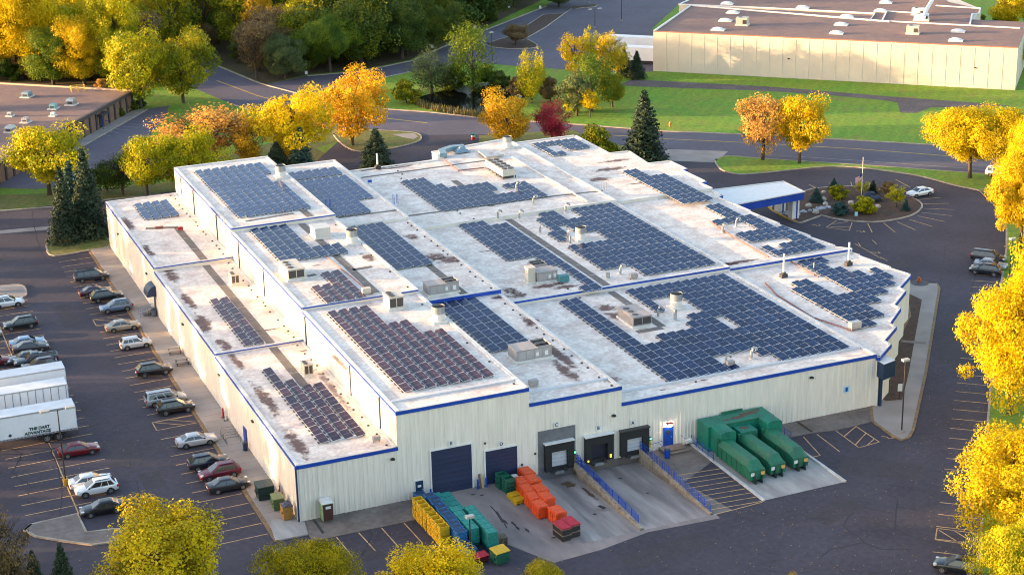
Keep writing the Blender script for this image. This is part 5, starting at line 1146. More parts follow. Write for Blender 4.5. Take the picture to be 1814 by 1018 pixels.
# ------------------------------------------------------------------ the yard: crates, boxes, bins
mYEL = M('yellow_plastic', (0.66,0.40,0.01), .5, scale=1.5, col2=(.55,.33,.012), fine=.1, fscale=5); mBLU = M('blue_plastic', (0.02,0.15,0.36), .5, scale=2, var=.45, fine=.3, fscale=6); mTEAL = M('teal_cover', (0.010,0.24,0.20), .55, scale=1.2, col2=(.02,.15,.13), fine=.25, fscale=4, bump=.3, bscale=4); mORG = M('orange_plastic', (0.76,0.085,0.012), .5, scale=1.6, col2=(.58,.06,.012), fine=.22, fscale=6); mREDC = M('crimson_cover', (0.48,0.01,0.03), .6, scale=1.3, col2=(.30,.01,.025), fine=.2, fscale=5, bump=.3, bscale=5); mGRN = M('green_plastic', (0.012,0.12,0.075), .5, scale=2, var=.25)
def crate_mesh(name, w, l, h, mat, wall=.05, ribs=True):
    b = MB()
    b.box(-w/2,-l/2,.1,-w/2+wall,l/2,h); b.box(w/2-wall,-l/2,.1,w/2,l/2,h); b.box(-w/2+wall,-l/2,.1,w/2-wall,-l/2+wall,h); b.box(-w/2+wall,l/2-wall,.1,w/2-wall,l/2,h); b.box(-w/2+wall,-l/2+wall,.1,w/2-wall,l/2-wall,.2 if h < 1 else h*.55)
    for x in (-w/2+.02,-.08,w/2-.18): b.box(x,-l/2+.02,0,x+.16,l/2-.02,.1)
    if ribs:
        n = 3
        for i in range(n): 
            z = .2+(h-.25)*i/n; b.box(-w/2-.02,-l/2-.02,z,w/2+.02,-l/2,z+.06); b.box(-w/2-.02,-l/2,z,-w/2,l/2,z+.06)
        b.box(-w/2-.03,-l/2-.03,h-.1,w/2+.03,-l/2,h); b.box(-w/2-.03,-l/2,h-.1,-w/2,l/2,h)
    return b.mesh(name, [mat])
cy_ = crate_mesh('yellow_crate',1.0,.9,1.12,mYEL)
for i in range(8):
    for k in range(2):
        o = inst('yellow_crate', cy_, loc=(11.7+.03*i+rnd.uniform(-.03,.03), -4.45-.945*i-(.25 if i > 3 else 0), .05+1.13*k), rz=rnd.uniform(-.02,.02)); tag(o, f'open yellow crate, {ORD[i]} from the wall in the {("bottom","top")[k]} tier of yellow crates', 'crate', 'yellow crates stacked two high')
tb = MB(); tb.v = []
for zz in (0,.36,.72): tb.box(-.55,-.42,zz+.02,.55,.42,zz+.30); tb.box(-.60,-.46,zz+.28,.60,.46,zz+.36)
tb.box(-.5,-.37,1.081,.5,.37,1.085,1); TBM = tb.mesh('blue_tote', [mBLU, mBLUEDK])
for i in range(15):
    for k in range(2 if 2 < i < 13 else 1):
        o = inst('blue_tote', TBM, loc=(13.15+.01*i+rnd.uniform(-.15,.15), -.9-1.0*i+rnd.uniform(-.06,.06), .01+1.09*k), rz=rnd.uniform(-.16,.16)); tag(o, f'nested pile of blue totes, {ORD[i]} from the wall, {("bottom","top")[k]} tier', 'tote', 'blue totes in a long row')
def covered(name, w, l, h, mat, base, cover=.7):
    b = MB(); b.box(-w/2+.04,-l/2+.04,.12,w/2-.04,l/2-.04,h*(1-cover)+.05,1); v0 = h*(1-cover)
    b.add([(-w/2,-l/2,v0),(w/2,-l/2,v0),(w/2,l/2,v0),(-w/2,l/2,v0),(-w/2+.03,-l/2+.03,h),(w/2-.03,-l/2+.03,h),(w/2-.03,l/2-.03,h),(-w/2+.03,l/2-.03,h)],[(0,1,5,4),(1,2,6,5),(2,3,7,6),(3,0,4,7),(4,5,6,7)],0)
    for x in (-w/2+.02,-.08,w/2-.18): b.box(x,-l/2+.02,0,x+.16,l/2-.02,.12,1)
    return b.mesh(name, [mat, base])
mWOODP = M('grey_pallet_wood',(.20,.15,.11),.9,scale=2,var=.3)
TL = covered('teal_box',1.08,1.14,1.5,mTEAL,M('teal_dark',(.006,.09,.085),.6)); TH = covered('teal_box',1.12,1.10,2.2,mTEAL,M('teal_dark2',(.005,.07,.07),.6),.75)
k = 0
for (x, y, me, row) in [(14.3,-3.0-1.17*i,TL,'low left') for i in range(4)]+[(15.3,-3.3-1.17*i,TL,'low right') for i in range(4)]+[(14.45+.02*i,-8.2-1.12*i,TH,'tall left') for i in range(5)]+[(15.95,-8.7-1.12*i,TH,'tall right') for i in range(6)]:
    o = inst('teal_box', me, loc=(x,y,.01), rz=rnd.uniform(-.015,.015)); same = int(round((-y-(3.0 if 'low left' in row else 3.3 if 'low right' in row else 8.2 if 'tall left' in row else 8.7))/1.12)); tag(o, f'teal covered box, {ORD[max(0,same)]} from the wall in the {row} row of teal boxes', 'box', 'teal covered boxes')
OB = MB(); OB.box(-.55,-.85,.12,.55,.85,1.35)
for i in range(5): OB.box(-.58,-.8+.36*i,.2,.58,-.8+.36*i+.16,1.25)
OB.box(-.6,-.9,1.2,.6,.9,1.32); OB.box(-.5,-.8,1.32,.5,.8,1.38)
for x in (-.5,-.08,.34): OB.box(x,-.83,0,x+.16,.83,.12)
OBM = OB.mesh('orange_bin', [mORG])
for i, (x, y, rw) in enumerate([(25.35,-1.5,'right'),(25.15,-3.55,'right'),(24.95,-6.05,'right'),(24.75,-8.1,'right'),(24.45,-11.6,'right'),(24.0,-3.2,'left'),(23.85,-5.2,'left'),(23.65,-7.2,'left'),(23.5,-9.3,'left')]):
    o = inst('orange_bin', OBM, loc=(x,y,.01), rz=.06+rnd.uniform(-.03,.03), scale=(1.1,1.12,1.1 if rw == 'right' else 1.0)); tag(o, f'orange ribbed bin, {ORD[i if i < 5 else i-5]} from the wall in the {rw} row of orange bins', 'bin', 'orange bins by the dock')
RB = MB()
for zz in (0,.68):
    for x in (-.5,-.08,.34): RB.box(x,-.95,zz,x+.16,.95,zz+.1,1)
    RB.box(-.54,-1.0,zz+.1,.54,1.0,zz+.60,2); RB.box(-.55,-1.01,zz+.6,.55,1.01,zz+.68,1)
RB.box(-.56,-1.03,1.36,.56,1.03,1.50,0); RBM = RB.mesh('red_topped_stack', [mREDC, mWOODP, M('black_bin',(.02,.018,.018),.6)])
for i, x in enumerate((23.5,24.65)):
    o = inst('lidded_crate', RBM, loc=(x,-14.9+.35*i,.01), rz=.10); tag(o, f'black crate stack under a crimson lid, the {("left","right")[i]} of the pair', 'crate', 'crimson-lidded crates')
GC = crate_mesh('green_crate',1.1,1.05,.55,mGRN)
for i, (x, y) in enumerate(((22.45,-1.4),(22.7,-2.6))):
    for k in range(3): o = inst('green_crate', GC, loc=(x,y,.01+.56*k), rz=.08); tag(o, f'dark green crate, {("bottom","middle","top")[k]} of the stack {("against","away from")[i]} the door wall', 'crate', 'green crates')
YP = MB()
for i in range(6): YP.box(-.6,-.5+.18*i,.14,.6,-.5+.18*i+.11,.24)
for x in (-.6,-.08,.44): YP.box(x,-.5,0,x+.16,.51,.14)
YPM = YP.mesh('yellow_pallet', [mYEL])
for i, (x, y) in enumerate(((22.6,-4.3),(22.6,-5.6))):
    for k in range(2): o = inst('yellow_pallet', YPM, loc=(x+.05*k,y,.01+.25*k), rz=.1+.05*k); tag(o, f'flat yellow pallet, {("lower","upper")[k]} of the pile {("nearer","farther from")[i]} the green crates', 'pallet', 'yellow pallets')
o = inst('red_crate', crate_mesh('red_crate',1.0,1.1,.95,mREDC), loc=(23.9,-1.4,.01), rz=.05); tag(o,'red crate between green crates and orange bins','crate')
o = MB().box(-.45,-.5,0,.45,.5,.08).build('white_sheet', mWHITE, loc=(23.9,-1.4,.97)); tag(o,'white sheet lying on the red crate','sheet')
WP = MB()
for zz in (0,.16,.32,.48,.64,.8):
    for x in (-.55,-.06,.43): WP.box(x,-.5,zz,x+.12,.5,zz+.1)
    for i in range(5): WP.box(-.55,-.5+.22*i,zz+.1,.55,-.5+.22*i+.12,zz+.13)
tag(WP.build('wooden_pallets', mWOODP, loc=(17.3,-13.6,.01)), 'stack of grey wooden pallets at the end of the teal boxes', 'pallets')
dumpster(14.9,-17.7,16.5,-16.4,1.45,'green dumpster with a bright yellow lid in front of the yard',M('mid_green_steel',(.01,.10,.06),.5,var=.2),mYEL,z=.01,ang=.18)
dumpster(13.3,-16.6,14.7,-15.6,.75,'low dark red bin with crimson lid beside the yellow-lidded dumpster',M('dk_red_bin',(.10,.012,.02),.5),mREDC,z=.01,ang=.12,lidtilt=.08)
for i, (x, lab) in enumerate(((14.5,'left of door E'),(19.95,'between doors, left one'),(20.95,'between doors, right one'),(25.15,'right of door D'))):
    o = thing('bollard', f'blue bollard {lab}', 'bollard', (x,-.6,0), 0, 'blue bollards by the roll-up doors'); b = MB(); b.cyl((0,0,0),.11,1.05,12); b.dome((0,0,1.05),.11,.11,.1,10,3); b.build('post', mBLUE, o, 50); b = MB(); b.cyl((0,0,0),.18,.04,12); b.build('base', mCONCD, o)
for i, (x, c_) in enumerate(((20.3,(.18,.09,.06)),(20.55,(.50,.38,.20)))):
    o = thing('leaning_board', ('dark brown','pale')[i]+' timber board leaning between the two roll-up doors', 'board', (x,-.35,0)); b = MB(); b.add([(-.1,-.3,0),(.1,-.3,0),(.1,.15,1.5),(-.1,.15,1.5),(-.1,-.24,0),(.1,-.24,0),(.1,.2,1.5),(-.1,.2,1.5)],[(0,1,2,3),(7,6,5,4),(0,4,5,1),(1,5,6,2),(2,6,7,3),(3,7,4,0)]); b.build('board', M('timber_%d'%i,c_,.8), o)
# retaining walls with blue rails
mBLOCK = M('retaining_block', (0.40,0.33,0.24), .9, scale=.9, col2=(0.24,0.19,0.14), fine=.2, fscale=3)
def retwall(x0, x1, label, y1=-16.8, y0=-.1):
    o = thing('retaining_wall', label, 'wall', ((x0+x1)/2, 0, 0), 0, 'dock retaining walls'); hw = (x1-x0)/2; b = MB(); n = 14
    for i in range(n):
        ya, yb = y0+(y1-y0)*i/n, y0+(y1-y0)*(i+1)/n; h = .62*(1-i/n)+.12
        b.box(-hw, yb+.02, -1.0, hw, ya-.02, h)
    b.box(-hw+.02, y1, -1.0, hw-.02, y0, .08); b.build('block_wall', mBLOCK, o)
    return o
def rail(o, x, y0, y1, z0, z1, panel=False, h=1.0, n=10, slats=True):
    t = MB()
    for i in range(n+1):
        y = y0+(y1-y0)*i/n; z = z0+(z1-z0)*i/n; t.tube([(x,y,z),(x,y,z+h)], .035, 6)
    for k in (1.0, .55, .15): t.tube([(x,y0,z0+h*k),(x,y1,z1+h*k)], .03, 6)
    t.build('handrail', mBLUE, o)
    if panel:
        p_ = MB(); q = 60 if panel == 2 else 40
        for i in range(q):
            y = y0+(y1-y0)*(i+.5)/q; z = z0+(z1-z0)*(i+.5)/q; p_.box(x-.012,y-.045 if panel == 2 else y-.015,z+.08,x+.012,y+.045 if panel == 2 else y+.015,z+h)
        p_.build('infill', mBLUE, o)
a = retwall(31.45,31.85,'retaining wall with dense blue railing left of dock B'); rail(a,.22,-.3,-15.6,.7,.15,2,.95); rail(a,.1,-.3,-1.8,.7,.65,False,1.3,2)
a = retwall(39.65,39.95,'retaining wall with open blue railing right of dock A'); rail(a,.05,-.3,-16.6,.7,.1,1,.95,12)
o = thing('entry_steps','concrete landing and steps with blue rails at the bright blue door','steps',(43.5,0,0)); b = MB(); b.box(-1.2,-1.5,0,1.6,-.1,.35); b.box(-.6,-2.0,0,1.9,-1.5,.2); b.build('landing', mCONCD, o)
t = MB(); t.tube([(-1.2,-1.5,.0),(-1.2,-1.5,1.35),(-1.2,-.2,1.35)],.03,6); t.tube([(1.6,-1.4,0),(1.6,-1.4,1.35),(1.6,-.2,1.35)],.03,6); t.tube([(-1.2,-1.5,.9),(-1.2,-.2,.9)],.03,6); t.tube([(-3.4,-.4,.1),(-3.2,-.5,1.0),(-1.2,-1.0,1.5)],.03,6); t.build('handrail', mBLUE, o)
bin_(42.2,-2.4,.02,'bright blue trash can beside the steps of the blue door',mBLUE,.36,1.0)
# compactor with three containers
mCG = M('compactor_green', (0.006,0.20,0.125), .5, scale=.7, col2=(0.02,0.12,0.085), spec=.4, fine=.18, fscale=3, lo=.4, hi=.7); mCGD = M('container_green', (0.008,0.14,0.07), .5, scale=.9, col2=(0.03,0.085,0.05), fine=.2, fscale=3, lo=.45, hi=.75); mCRUST = M('rust_patch', (.20,.06,.03), .9, scale=4, col2=(.04,.10,.08))
o = thing('compactor','large green waste compactor housing with rusty top against the front wall','compactor',(51.4,-.4,.02))
b = MB(); b.box(-4.3,-2.6,0,4.15,0,3.0); b.box(-4.0,-5.0,.3,-2.1,-2.6,2.95); b.box(-1.2,-4.6,.5,.9,-2.6,2.55); b.box(2.2,-4.6,.3,4.1,-2.6,2.95)
b.build('housing', mCG, o)
b = MB(); b.box(-1.1,0.02,3.0,1.6,.2,3.2); b.box(-4.35,-2.65,2.85,4.2,-2.6,3.02); b.build('rim', mCGD, o)
for x, y0 in ((-3.05,-5.0),(3.15,-4.6)):
    b = MB(); n = 8; v = []
    for i in range(n+1):
        a = math.pi*i/n; v += [(x-.95*math.cos(a), y0, 2.95+.28*math.sin(a)), (x-.95*math.cos(a), y0+2.4, 2.95+.28*math.sin(a))]
    b.add(v, [(2*i,2*i+2,2*i+3,2*i+1) for i in range(n)]+[tuple(2*i for i in range(n+1))[::-1]]); b.build('hood', mCG, o)
for i, (x, y, rx, ry, z) in enumerate(((1.6,-1.0,1.5,.45,3.006),(.0,-1.5,1.0,.4,3.006),(-.3,-3.5,.6,.45,2.556),(-1.5,-1.6,.6,.2,3.006),(2.9,-.6,.8,.25,3.006))):
    q = blot('rust_patch', x, y, rx, ry, z, mCRUST, 300+i, parent=None, kind=None); q.parent = o
for k in (-.9,.3): b = MB(); b.box(k*1.0-.25,-4.62,1.2,k*1.0+.1,-4.6,1.5); 
def container(x, y0, y1, label, w=1.9, h=2.35):
    o = thing('waste_container', label, 'container', (x,0,.02), 0, 'green waste containers on the pale pad'); hw = w/2; b = MB()
    prof = [(-hw,.35),(hw,.35),(hw,h*.72),(hw*.55,h),(-hw*.55,h),(-hw,h*.72)]
    v = [(a, y0, c) for a, c in prof]+[(a, y1+.9, c) for a, c in prof]+[(a, y1, min(c, h*.62)) for a, c in prof]; n = 6; f = []
    for j in range(2): f += [(j*n+k, j*n+(k+1)%n, (j+1)*n+(k+1)%n, (j+1)*n+k) for k in range(n)]
    f += [tuple(range(n))[::-1], tuple(12+k for k in range(n))]
    b.add(v, f); b.build('tank', mCGD, o, 20)
    r = MB()
    for k in range(1, 6): yy = y0+(y1+.9-y0)*k/6; r.box(-hw-.05,yy-.05,.35,-hw,yy+.05,h*.7); r.box(hw,yy-.05,.35,hw+.05,yy+.05,h*.7)
    r.box(-hw-.08,y0-.15,.3,hw+.08,y0+.15,h*1.02); r.build('frame_ribs', mCGD, o)
    r = MB(); r.box(-hw*.5,y1-.35,0,-hw*.35,y0-.2,.35); r.box(hw*.35,y1-.35,0,hw*.5,y0-.2,.35); r.box(-hw*.55,y1-.2,.0,-hw*.38,y1+.1,.9); r.box(hw*.38,y1-.2,0,hw*.55,y1+.1,.9); r.build('skid', mDG, o)
    r = MB(); r.box(-.9*hw,y1-.03,h*.36,-.45*hw,y1-.004,h*.53,0); r.box(.42*hw,y1-.03,h*.36,.9*hw,y1-.004,h*.53,1); r.build('notice', [mWHITE, M('orange_notice',(.7,.4,.1),.5)], o)
container(48.05,-5.0,-12.3,'left green waste container with a white label on its side'); container(50.85,-4.9,-11.9,'middle green waste container'); container(54.0,-4.7,-11.5,'right green waste container with rusty streaks on top')
b = MB(); b.box(47.09,-8.2,1.3,47.095,-7.7,1.75); 
o = thing('pad_railing','blue railing along the left side of the compactor pad','railing',(46.35,0,.2)); rail(o,0,-.4,-5.6,0,0,False,1.0,4)
t = MB(); t.tube([(-.7,-.4,.35),(.0,-.4,.35)],.3,12); t.build('white_drum', mWHITE, o)
o = thing('pad_railing','thin blue railing along the right side of the compactor pad','railing',(57.1,0,.05)); rail(o,0,-.3,-4.4,0,0,False,1.0,3)
w = MB(); w.box(60.4,-3.5,.08,60.65,-.2,.16); tag(w.build('drain_grate', M('grate_rust',(.06,.035,.02),.8)), 'dark drain channel across the front right walk', 'drain')
w = MB(); w.box(1.35,-3.6,.06,1.6,-.3,.12); tag(w.build('drain_grate', mDARK), 'dark drain channel across the front left walk', 'drain')
# ------------------------------------------------------------------ neighbours
mBEIGE = M('beige_panel_wall', (0.62,0.54,0.44), .75, scale=.15, col2=(0.55,0.48,0.40)); mBROOF = M('brown_gravel_roof', (0.22,0.135,0.11), .95, scale=.08, col2=(0.16,0.105,0.10), fine=.12, fscale=.6)
mBRICK = M('brick', (0.24,0.14,0.085), .9, scale=1, col2=(0.17,0.10,0.07), fine=.25, fscale=4)
A = G(1157,126); B = G(1798,160); u = (B-A); LB = u.length; u /= LB; n = Vector((-u.y, u.x, 0)); n = n if n.dot(CF) > 0 else -n
HB = 8.9; o = thing('warehouse','long beige panel warehouse with a flat brown roof beyond the lawn','building',(0,0,0))
P = lambda s_, d_: tuple(A+u*s_+n*d_)[:2]
C1 = G(1203,10,HB); dep = (C1-A).dot(n)
b = MB(); b.prism([P(0,0),P(LB,0),P(LB,30),P(0,dep)], 0, HB-.05); b.build('wall', mBEIGE, o); q = sheet('roof', [P(0,0),P(LB,0),P(LB,30),P(0,dep)], HB, mBROOF, kind=None); q.parent = o
t = MB()
for i in range(1, 27): s_ = LB*i/27; a = A+u*s_-n*.02; t.obox((a.x,a.y,.1),.06,.035,HB-.4,0,math.atan2(u.y,u.x))
t.build('panel_seam', M('seam_pale',(.64,.565,.465),.7), o)
t = MB(); ribbon(t, [P(0,.15),P(LB,.15)], .3, HB-.02, HB+.16); t.build('coping', M('red_coping',(.34,.14,.09),.7), o)
t = MB(); ribbon(t, [P(0.2,0),P(.2,dep),P(LB*.62,23)], .4, HB-.02, HB+.3); ribbon(t, [tuple(G(x,y,HB))[:2] for x, y in ((1203,9),(1354,15),(1550,25),(1541,37),(1807,51))], .32, HB-.02, HB+.25); ribbon(t, [tuple(G(x,y,HB))[:2] for x, y in ((1563,37),(1571,21),(1620,24))], .32, HB-.02, HB+.25); ribbon(t, [tuple(G(x,y,HB))[:2] for x, y in ((1658,11),(1737,16),(1734,25),(1722,26),(1718,45))], .32, HB-.02, HB+.25); ribbon(t, [tuple(G(x,y,HB))[:2] for x, y in ((1203,9),(1245,-10))], .32, HB-.02, HB+.25); t.build('parapet', mWHITE, o)
q = sheet('roof', [tuple(G(x,y,HB+.01))[:2] for x, y in ((1203,9),(1354,15),(1550,25),(1541,37),(1718,46),(1722,26),(1735,25),(1738,16),(1680,4),(1640,-25),(1260,-25))], HB+.01, mBROOF, kind=None); q.parent = o
b = MB(); b.prism([tuple(G(x,y,HB))[:2] for x, y in ((1203,9),(1354,15),(1550,25),(1541,37),(1718,46),(1738,16),(1640,-25),(1260,-25))], 0, HB-.03); b.build('wall', mBEIGE, o)
for px, py in ((1462,105),(1718,120)): s_ = upx = None
for s_, z in ((30.5,4.2),(70,4.2)): a = A+u*s_-n*.12; t = MB(); t.obox((a.x,a.y,z),.25,.1,.25); t.build('wall_lamp', mDARK, o)
for i, (px, py) in enumerate(((1272,54),(1285,38),(1298,24),(1422,15),(1500,31),(1490,45),(1482,60),(1560,21),(1569,6),(1697,57),(1693,73),(1288,8))):
    p = G(px, py, HB); t = MB(); t.obox((0,0,0),1.5,.9,.25,0); t.dome((0,0,.25),1.4,.8,.5,12,3); o2 = t.build('skylight', mWHITE, None, 50, loc=p); o2.rotation_euler = (0,0,math.atan2(u.y,u.x)); tag(o2, 'white domed skylight on the brown warehouse roof', 'skylight', 'domed skylights on the warehouse roof')
def rbox(px, py, w, d_, h, z, label, mat, grille=True):
    p = G(px, py, z); o = thing('rooftop_unit', label, 'rooftop unit', p, math.atan2(u.y,u.x)); b = MB(); b.box(-w/2-.15,-d_/2-.15,0,w/2+.15,d_/2+.15,.3); b.build('curb', mCAP, o); b = MB(); b.box(-w/2,-d_/2,.3,w/2,d_/2,.3+h); b.build('casing', mat, o)
    if grille: b = MB(); b.box(w*.1,-d_/2-.03,.45,w*.45,-d_/2-.005,h*.9); b.build('grille', mLOUV, o); b = MB(); b.cyl((-w*.2,0,.3+h),min(w,d_)*.25,.08,14); b.build('fan', mDARK, o)
rbox(1315,45,2.6,2.0,1.5,HB,'beige unit on the brown warehouse roof, left of the middle',mUNIT); rbox(1617,60,2.6,2.0,1.5,HB,'beige unit casting a long shadow at the right of the warehouse roof',mUNIT)
for px, py, lab in ((1628,27,'white air unit under the bent duct on the warehouse roof, back one'),(1632,37,'white air unit under the bent duct on the warehouse roof, front one')): rbox(px,py,3.2,1.4,1.3,HB,lab,mWHITE)
P = [G(1636,32,HB+1.2), G(1641,18,HB+1.6), G(1652,0,HB+2.0), G(1656,-12,HB+2.0)]; t = MB(); t.tube(P,.45,8); tag(t.build('roof_duct', mWHITE), 'white bent duct rising between the units on the warehouse roof', 'duct')
# white trailers and low building beside it
p = G(1085,112); b = MB(); o = thing('storage_trailer','long white storage trailer beyond the yellow trees','trailer',(p.x,p.y,0),math.atan2(u.y,u.x)); b.box(-2,0,.9,22,2.6,3.9); b.build('box_body', mTRL, o); b = MB(); b.box(0,.3,.2,20,2.3,.9); b.build('chassis', mDARK, o)
p = G(1080,100); o = thing('storage_trailer','white storage trailer behind the front one by the warehouse end','trailer',(p.x+3,p.y+3,0),math.atan2(u.y,u.x)); b = MB(); b.box(-2,0,.9,22,2.6,3.9); b.build('box_body', mTRL, o); b = MB(); b.box(0,.3,.2,20,2.3,.9); b.build('chassis', mDARK, o)
# left neighbour
A2 = G(236.5,194); B2 = G(154,240); u2 = (A2-B2); u2.z = 0; Lb = u2.length; u2 /= Lb; n2 = Vector((-u2.y, u2.x, 0)); HN = 3.9
o = thing('office_building','low brown brick building with a flat roof at the left edge','building',(0,0,0)); E = A2-u2*75
c0, c1 = G(234,165,HN), G(0,152,HN); back = (c1-c0).normalized()*90
poly = [tuple(E)[:2], tuple(A2)[:2], tuple(A2+Vector((back.x,back.y,0)))[:2], tuple(E+Vector((back.x,back.y,0)))[:2]]
b = MB(); b.prism(poly, 0, HN-.05); b.build('wall', mBRICK, o); q = sheet('roof', poly, HN, mBROOF, kind=None); q.parent = o
t = MB(); ribbon(t, [poly[0], poly[1]], .6, HN-.55, HN+.12); t.build('fascia', M('brown_fascia',(.075,.055,.055),.7), o); t = MB(); ribbon(t, [poly[1], poly[2]], .4, HN-.1, HN+.3); t.build('coping', M('pale_coping',(.5,.36,.25),.7), o)
ang2 = math.atan2(u2.y,u2.x); mPIL = M('dark_pilaster',(.05,.042,.045),.7); nrm = Vector((u2.y,-u2.x,0)); nrm = nrm if nrm.dot(CF) < 0 else -nrm
for k in range(26): a = A2-u2*(.3+2.9*k)+nrm*.08; t = MB(); t.obox((a.x,a.y,0),.28,.1,HN-.5,0,ang2); t.build('pilaster', mPIL, o)
a = A2-u2*15.5+nrm*.6; t = MB(); t.obox((a.x,a.y,2.6),1.8,.6,.35,0,ang2); t.build('entrance_canopy', mDARK, o); t = MB(); t.obox((a.x-nrm.x*.55,a.y-nrm.y*.55,.05),.9,.06,2.4,0,ang2); t.build('door', mBLACK, o)
t = MB()
for k in (-1,1): w_ = a+u2*(1.6*k)+nrm*.5; t.tube([(w_.x,w_.y,0),(w_.x,w_.y,2.6)],.05,6); w2 = w_-nrm*1.0; t.tube([(w_.x,w_.y,.95),(w2.x,w2.y,.95)],.04,6)
t.build('canopy_post', mBLUE, o); sheet('pavement', [tuple(A2+nrm*.2)[:2], tuple(A2+nrm*3)[:2], tuple(A2-u2*40+nrm*3)[:2], tuple(A2-u2*40+nrm*.2)[:2]], .02, mCONC)
t = MB(); ribbon(t, [tuple(A2+nrm*3.1)[:2], tuple(A2-u2*40+nrm*3.1)[:2]], .25, 0, .15); tag(t.build('kerb', mKERB), kind='structure')
GU = 'units on the brown roof at left'
for px, py, w, d_, h, lab, mt in ((48,172,2.6,2.2,1.4,'pale blue hooded unit at the back of the brown roof',mDUCT),(127,186,2.2,2.2,1.7,'tall grey unit with a dark intake on the brown roof',mGALV),(95,193,1.8,1.8,1.3,'teal-tinted box unit on the brown roof',M('teal_unit',(.20,.38,.38),.5)),(18,206,1.2,1.2,1.0,'smallest unit at the left of the brown roof',mGALV),(19,234,2.4,2.0,1.6,'grey blue unit nearest the camera on the brown roof',mGALV),(46,217,2.0,1.6,1.2,'grey unit half behind the rounded tree on the brown roof',mUNITG),(94,206,1.0,1.0,.9,'small white vent box on the brown roof by the tree top',mWHITE)):
    w, d_, h = w*.72, d_*.72, h*.7; p = G(px, py, HN); o = thing('rooftop_unit', lab, 'rooftop unit', p, ang2, GU); b = MB(); b.box(-w/2-.3,-d_/2-.3,0,w/2+.3,d_/2+.3,.2); b.build('curb', mCAP, o); b = MB(); b.obox((0,0,.2),w/2,d_/2,h*.6); b.obox((0,0,.2+h*.6),w/2*1.1,d_/2*1.1,h*.4,taper=.75); b.build('casing', mt, o); b = MB(); b.box(-w/2-.03,-d_*.3,.35,-w/2-.004,d_*.3,.2+h*.5); b.build('grille', mLOUV, o)
p = G(138,161,HN); o = thing('roof_hatch_frame','yellow safety frame at the back edge of the brown roof','frame',p); t = MB()
for x in (-1.4,0,1.4):
    for y in (-.7,.7): t.tube([(x,y,0),(x,y,1.1)],.07,6)
for z in (.55,1.1): t.tube([(-1.4,-.7,z),(1.4,-.7,z),(1.4,.7,z),(-1.4,.7,z),(-1.4,-.7,z)],.07,6)
t.build('guard_rail', M('yellow_frame',(.65,.42,.05),.5), o)
# garden circle rocks
for i, (px, py, sx, lab) in enumerate(((1432,366,.9,'white boulder left of the rock path in the garden circle'),(1457,356,1.1,'tall white boulder at the back of the rock path'),(1462,363,.8,'white boulder at the corner of the rock path'),(1445,378,1.0,'pale boulder just below the rock path'),(1507,361,.9,'pale boulder between spruce and rounded shrub'),(1555,368,.9,'pale boulder right of the rounded shrub'),(1459,342,.7,'small boulder behind the left spruce of the garden circle'),(1395,378,.8,'boulder beside the canopy column'))):
    p = G(px, py, .1); r_ = random.Random(i); bm = bmesh.new(); bmesh.ops.create_icosphere(bm, subdivisions=2, radius=1)
    for v in bm.verts: v.co = Vector((v.co.x*sx, v.co.y*sx*.8, v.co.z*sx*.75))*r_.uniform(.85,1.1)
    me = bpy.data.meshes.new('boulder'); bm.to_mesh(me); bm.free(); me.materials.append(M('boulder_%d'%i,(.50,.45,.38),.9,scale=2,var=.3)); tag(inst('boulder', me, loc=(p.x,p.y,.1+sx*.22), scale=(.62,.62,.62)), lab, 'boulder', 'boulders of the garden circle')
rk = MB(); r_ = random.Random(5)
for (a, c) in (((1416,376),(1470,366)),((1383,378),(1416,379))):
    for k in range(40):
        t = r_.random(); p = G(a[0]+(c[0]-a[0])*t, a[1]+(c[1]-a[1])*t+r_.uniform(-2,2), .14); rk.dome((p.x,p.y,.14), r_.uniform(.15,.4), r_.uniform(.15,.35), r_.uniform(.12,.25), 7, 2)
tag(rk.build('river_stones', M('river_stone',(.46,.48,.52),.8,scale=1,var=.4)), 'dry stream of pale stones in the garden circle', 'stones', kind='stuff')
for i, (px, py, lab) in enumerate(((1540,350,'dark blue-black boulder, upper of two behind the rounded shrub'),(1551,357,'dark blue-black boulder, lower of two behind the rounded shrub'))):
    p = G(px, py, .1); bm = bmesh.new(); bmesh.ops.create_icosphere(bm, subdivisions=2, radius=1); r_ = random.Random(50+i)
    for v in bm.verts: v.co = Vector((v.co.x*1.3, v.co.y*.8, v.co.z*.7))*r_.uniform(.85,1.1)
    me = bpy.data.meshes.new('boulder'); bm.to_mesh(me); bm.free(); me.materials.append(M('dark_boulder_%d'%i,(.02,.03,.05),.4,scale=2,var=.3)); tag(inst('boulder', me, loc=(p.x,p.y,.5)), lab, 'boulder', 'boulders of the garden circle')
